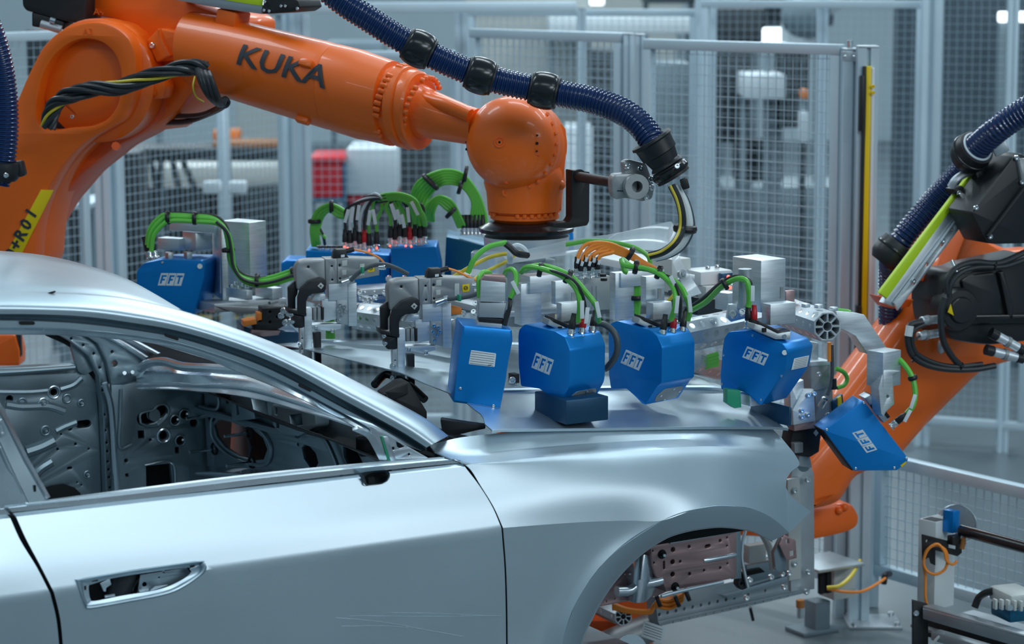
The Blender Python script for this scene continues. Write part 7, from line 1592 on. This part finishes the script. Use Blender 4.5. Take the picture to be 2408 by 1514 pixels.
# ---- mechanics at the nose (upper)
nm = thing('nose_clamp_unit', 'aluminium and dark clamp unit beside the car nose', 'clamp', at(1920, 1050, 7.5))
pn = PP(1920, 950, 7.5, 25)
for nme, m_, pts, z, th in [('upper_block', 'galv', [(1908, 858), (1952, 855), (1952, 912), (1908, 920)], 0, .08), ('top_cap', 'alu', [(1905, 850), (1955, 848), (1957, 858), (1907, 862)], -.004, .09), ('alu_plate', 'alu', [(1858, 905), (1890, 892), (1893, 985), (1860, 1000)], -.03, .04),
        ('perforated_plate', 'alu', [(1890, 915), (1914, 915), (1918, 990), (1866, 1000), (1864, 965)], -.04, .02), ('carrier', 'pinkmetal', [(1866, 985), (1918, 985), (1921, 1006), (1868, 1014)], -.03, .05), ('dark_body', 'black', [(1866, 1010), (1922, 1004), (1931, 1020), (1926, 1062), (1905, 1075), (1870, 1070), (1858, 1050)], -.01, .06),
        ('grey_block', 'galv', [(1868, 1042), (1889, 1040), (1889, 1064), (1869, 1066)], -.03, .03), ('rear_column', 'galv', [(1918, 905), (1958, 905), (1960, 1000), (1930, 1010), (1918, 990)], .01, .06), ('lower_column', 'alumat', [(1880, 1070), (1905, 1075), (1910, 1100), (1876, 1096)], 0, .06),
        ('blue_tab', 'bluedk', [(1958, 945), (1982, 926), (1986, 970), (1960, 985)], .0, .02), ('yellow_tab', 'yellowp', [(1970, 936), (1979, 930), (1982, 968), (1972, 975)], -.004, .01), ('upper_plate', 'alu', [(1890, 800), (1925, 806), (1925, 850), (1895, 850)], .04, .04)]:
    MB().plate(pn.off(z), rnd(pn.off(z).px(*pts), .003), th, .002, px=False).build(nme, m_, nm)
for x, y in ((1885, 965), (1885, 980), (1900, 928), (1900, 975), (1913, 925), (1940, 940), (1945, 975), (1925, 880)): MB().bolt(pn.off(-.042).hit(x, y), -pn.ez, .008, .007).build('bolt', 'steel', nm)
MB().plate(pn.off(-.012), [(1919, 1010), (1925, 1018), (1919, 1026), (1913, 1018)], .002, .0003).build('diamond_mark', 'cream', nm)
MB().cyl(pn.off(-.03).hit(1930, 955), pn.off(-.05).hit(1940, 938), .011, 14).build('hose_fitting', 'steel', nm)
for pts, m_, r in (([(1950, 805), (1950, 850)], 'orcable', .006), ([(1956, 810), (1957, 860), (1955, 900), (1945, 930)], 'greyhose', .006), ([(1966, 866), (1984, 875), (1992, 890), (1985, 905), (1968, 912)], 'green', .007), ([(1960, 890), (1960, 915)], 'black', .010)):
    MB().tube([pn.off(-.05).hit(x, y) for x, y in pts], r).build('cable', m_, nm)
MB().tube([at(1965, 728, 7.4), at(1990, 730, 7.4), at(2000, 733, 7.4)], .005).build('cable', 'green', nm)
MB().cyl(at(1890, 1095, 7.53), (at(1890, 1095, 7.53).x+.05, 7.95, at(1890, 1100, 7.53).z-.06), .02, 12).build('link', 'alumat', nm)
for x, y, w_ in ((1895, 718, .02), (1925, 720, .02), (1960, 726, .02)): MB().box(at(x, y, 7.2), (w_, .02, .012), CU, bev=.002).build('cable_saddle', 'alu', nm)
# ---- right stand with disc, blue sensor and bar
rs_ = thing('reflector_stand', 'white folded post with round metal disc at lower right', 'stand', at(2200, 1433, 7.9))
MB().cbox(2201, 1228, 1436, 2158, 2245, 7.85, 42, bev=.002).build('post', 'white', rs_)
MB().plate(Plane(at(2201, 1227, 7.85), V3(math.cos(math.radians(42)), math.sin(math.radians(42)), 0), V3(-math.sin(math.radians(42)), math.cos(math.radians(42)), 0), -ZZ), [(.006, .006), (.05, .006), (.05, .06), (.006, .06)], .003, .0, px=False).build('post_opening', 'bgdark', rs_)
MB().lathe(at(2250, 1232, 7.95), V3(-.3, -1, .1), [(0, .064), (.004, .068), (.008, .068), (.010, .066)], 40).build('disc', 'bright', rs_)
MB().lathe(at(2250, 1232, 7.93), V3(-.3, -1, .1), [(0, .060), (.003, .060)], 40).build('disc_face', 'galv', rs_)
pz = PP(2215, 1280, 7.82, 25)
MB().plate(pz, rnd(pz.px((2169, 1256), (2262, 1280), (2262, 1300), (2252, 1308), (2200, 1294), (2200, 1330), (2190, 1325), (2186, 1310), (2170, 1318)), .002), .006, .001, px=False, holes=[('c', 2180, 1272, .005), pz.px((2231, 1280), (2249, 1284), (2249, 1292), (2231, 1288))]).build('black_plate', 'blackm', rs_)
MB().cyl(at(2262, 1247, 7.84), at(2420, 1290, 7.55), .0195, 24).build('black_bar', 'blackg', rs_)
MB().cyl(at(2262, 1262, 7.83), at(2275, 1266, 7.82), .012).build('fitting', 'steel', rs_); MB().cyl(at(2268, 1262, 7.82), at(2262, 1290, 7.82), .009, 12).build('copper_fitting', 'brown', rs_)
bs = thing('blue_sensor', 'small bright blue box sensor in front of the round disc', 'sensor', at(2236, 1258, 7.83)); MB().cbox(2242, 1203, 1255, 2216, 2257, 7.84, 42, bev=.004).build('housing', 'blue', bs)
MB().box(at(2247, 1268, 7.83), (.05, .03, .03), CU, bev=.004).build('foot', 'black', bs)
oc2 = thing('orange_cable', 'coiled orange cable hanging on the white post', 'cable', at(2200, 1310, 7.8))
MB().tube([at(2181, 1430, 7.80), at(2176, 1400, 7.80), at(2176, 1355, 7.80), at(2172, 1325, 7.79), at(2178, 1295, 7.79), at(2200, 1282, 7.78), at(2222, 1292, 7.78), at(2228, 1315, 7.78), at(2222, 1338, 7.78), at(2200, 1350, 7.78), at(2180, 1342, 7.785), at(2172, 1320, 7.785), at(2182, 1292, 7.775), at(2204, 1279, 7.77), at(2220, 1296, 7.77), at(2226, 1318, 7.77), at(2240, 1327, 7.78), at(2250, 1320, 7.80)], .0048, sm=8).build('cable', 'orcable', oc2)
tb = thing('table_frame', 'black sided table frame with silver profile at bottom right', 'table', at(2160, 1514, 7.8))
ptb = PP(2165, 1460, 7.75, 0)
MB().plate(ptb, rnd(ptb.px((2146, 1412), (2183, 1422), (2183, 1640), (2146, 1640)), .002), .02, .002, px=False).build('side_plate', 'blackm', tb)
MB().bolt(ptb.off(-.001).hit(2154, 1441), -ptb.ez, .010, .008).build('bolt', 'steel', tb)
def bar(a, b, m_, nm_, h=.045, dpt=.045):
    a, b = Vector(a), Vector(b); d = (b-a); s_ = ZZ.cross(d).normalized()
    return MB().box((a+b)/2, (d.length, dpt, h), d, s_, bev=.003).build(nm_, m_, tb)
bar(at(2181, 1437, 7.74), at(2440, 1512, 7.35), 'alumat', 'top_rail'); bar(at(2181, 1428, 7.74), at(2440, 1500, 7.35), 'steel', 'rail_edge', .006, .047)
bar(at(2200, 1492, 7.7), at(2440, 1562, 7.36), 'alumat', 'lower_rail', .03); bar(at(2183, 1468, 7.84), at(2440, 1543, 7.44), 'blackm', 'inner_panel', .08, .02)
for x, Y in ((2165, 7.78), (2440, 7.38)):
    q = at(x, 1600, Y); MB().box((q.x, Y+.02, q.z/2), (.05, .05, q.z), bev=.002).build('leg', 'blackm', tb)
q0 = at(2160, 1425, 7.8); MB().box((q0.x+.35, 8.0, at(2300, 1455, 7.9).z-.05), (.8, .35, .03), V3(1, -1.1, 0).normalized()*1, bev=.003).build('table_top', 'blackm', tb) if False else None
tr = at(2260, 1452, 7.82); MB().box((tr.x+.12, 7.72, tr.z-.035), (.55, .30, .012), (at(2440, 1512, 7.35)-at(2181, 1437, 7.74)), bev=.002).build('table_top', 'alumat', tb)
lx = thing('instrument_case', 'dark case with clear ribbed lid on the silver profile', 'case', at(2370, 1460, 7.6))
MB().cbox(2375, 1432, 1466, 2328, 2440, 7.5, 20, bev=.008).build('body', 'teal', lx)
MB().cbox(2378, 1400, 1434, 2322, 2445, 7.49, 20, bev=.012).build('lid', 'cream', lx)
for i in range(5): MB().box(at(2340+i*15, 1420+i*1, 7.49), (.010, .02, .034), V3(1, .3, 0), bev=.003).build('lid_rib', 'cream', lx)
MB().cyl(at(2376, 1428, 7.47), at(2376, 1429, 7.44), .009, 14).build('latch', 'steel', lx)
MB().tube([at(2292, 1428, 7.65), at(2302, 1405, 7.65), at(2318, 1394, 7.62), at(2336, 1390, 7.60)], .012, n=8).build('black_strap', 'black', lx)
MB().tube([at(2190, 1520, 7.66), at(2205, 1500, 7.66), at(2222, 1488, 7.66)], .005).build('grey_cable', 'cream', tb)
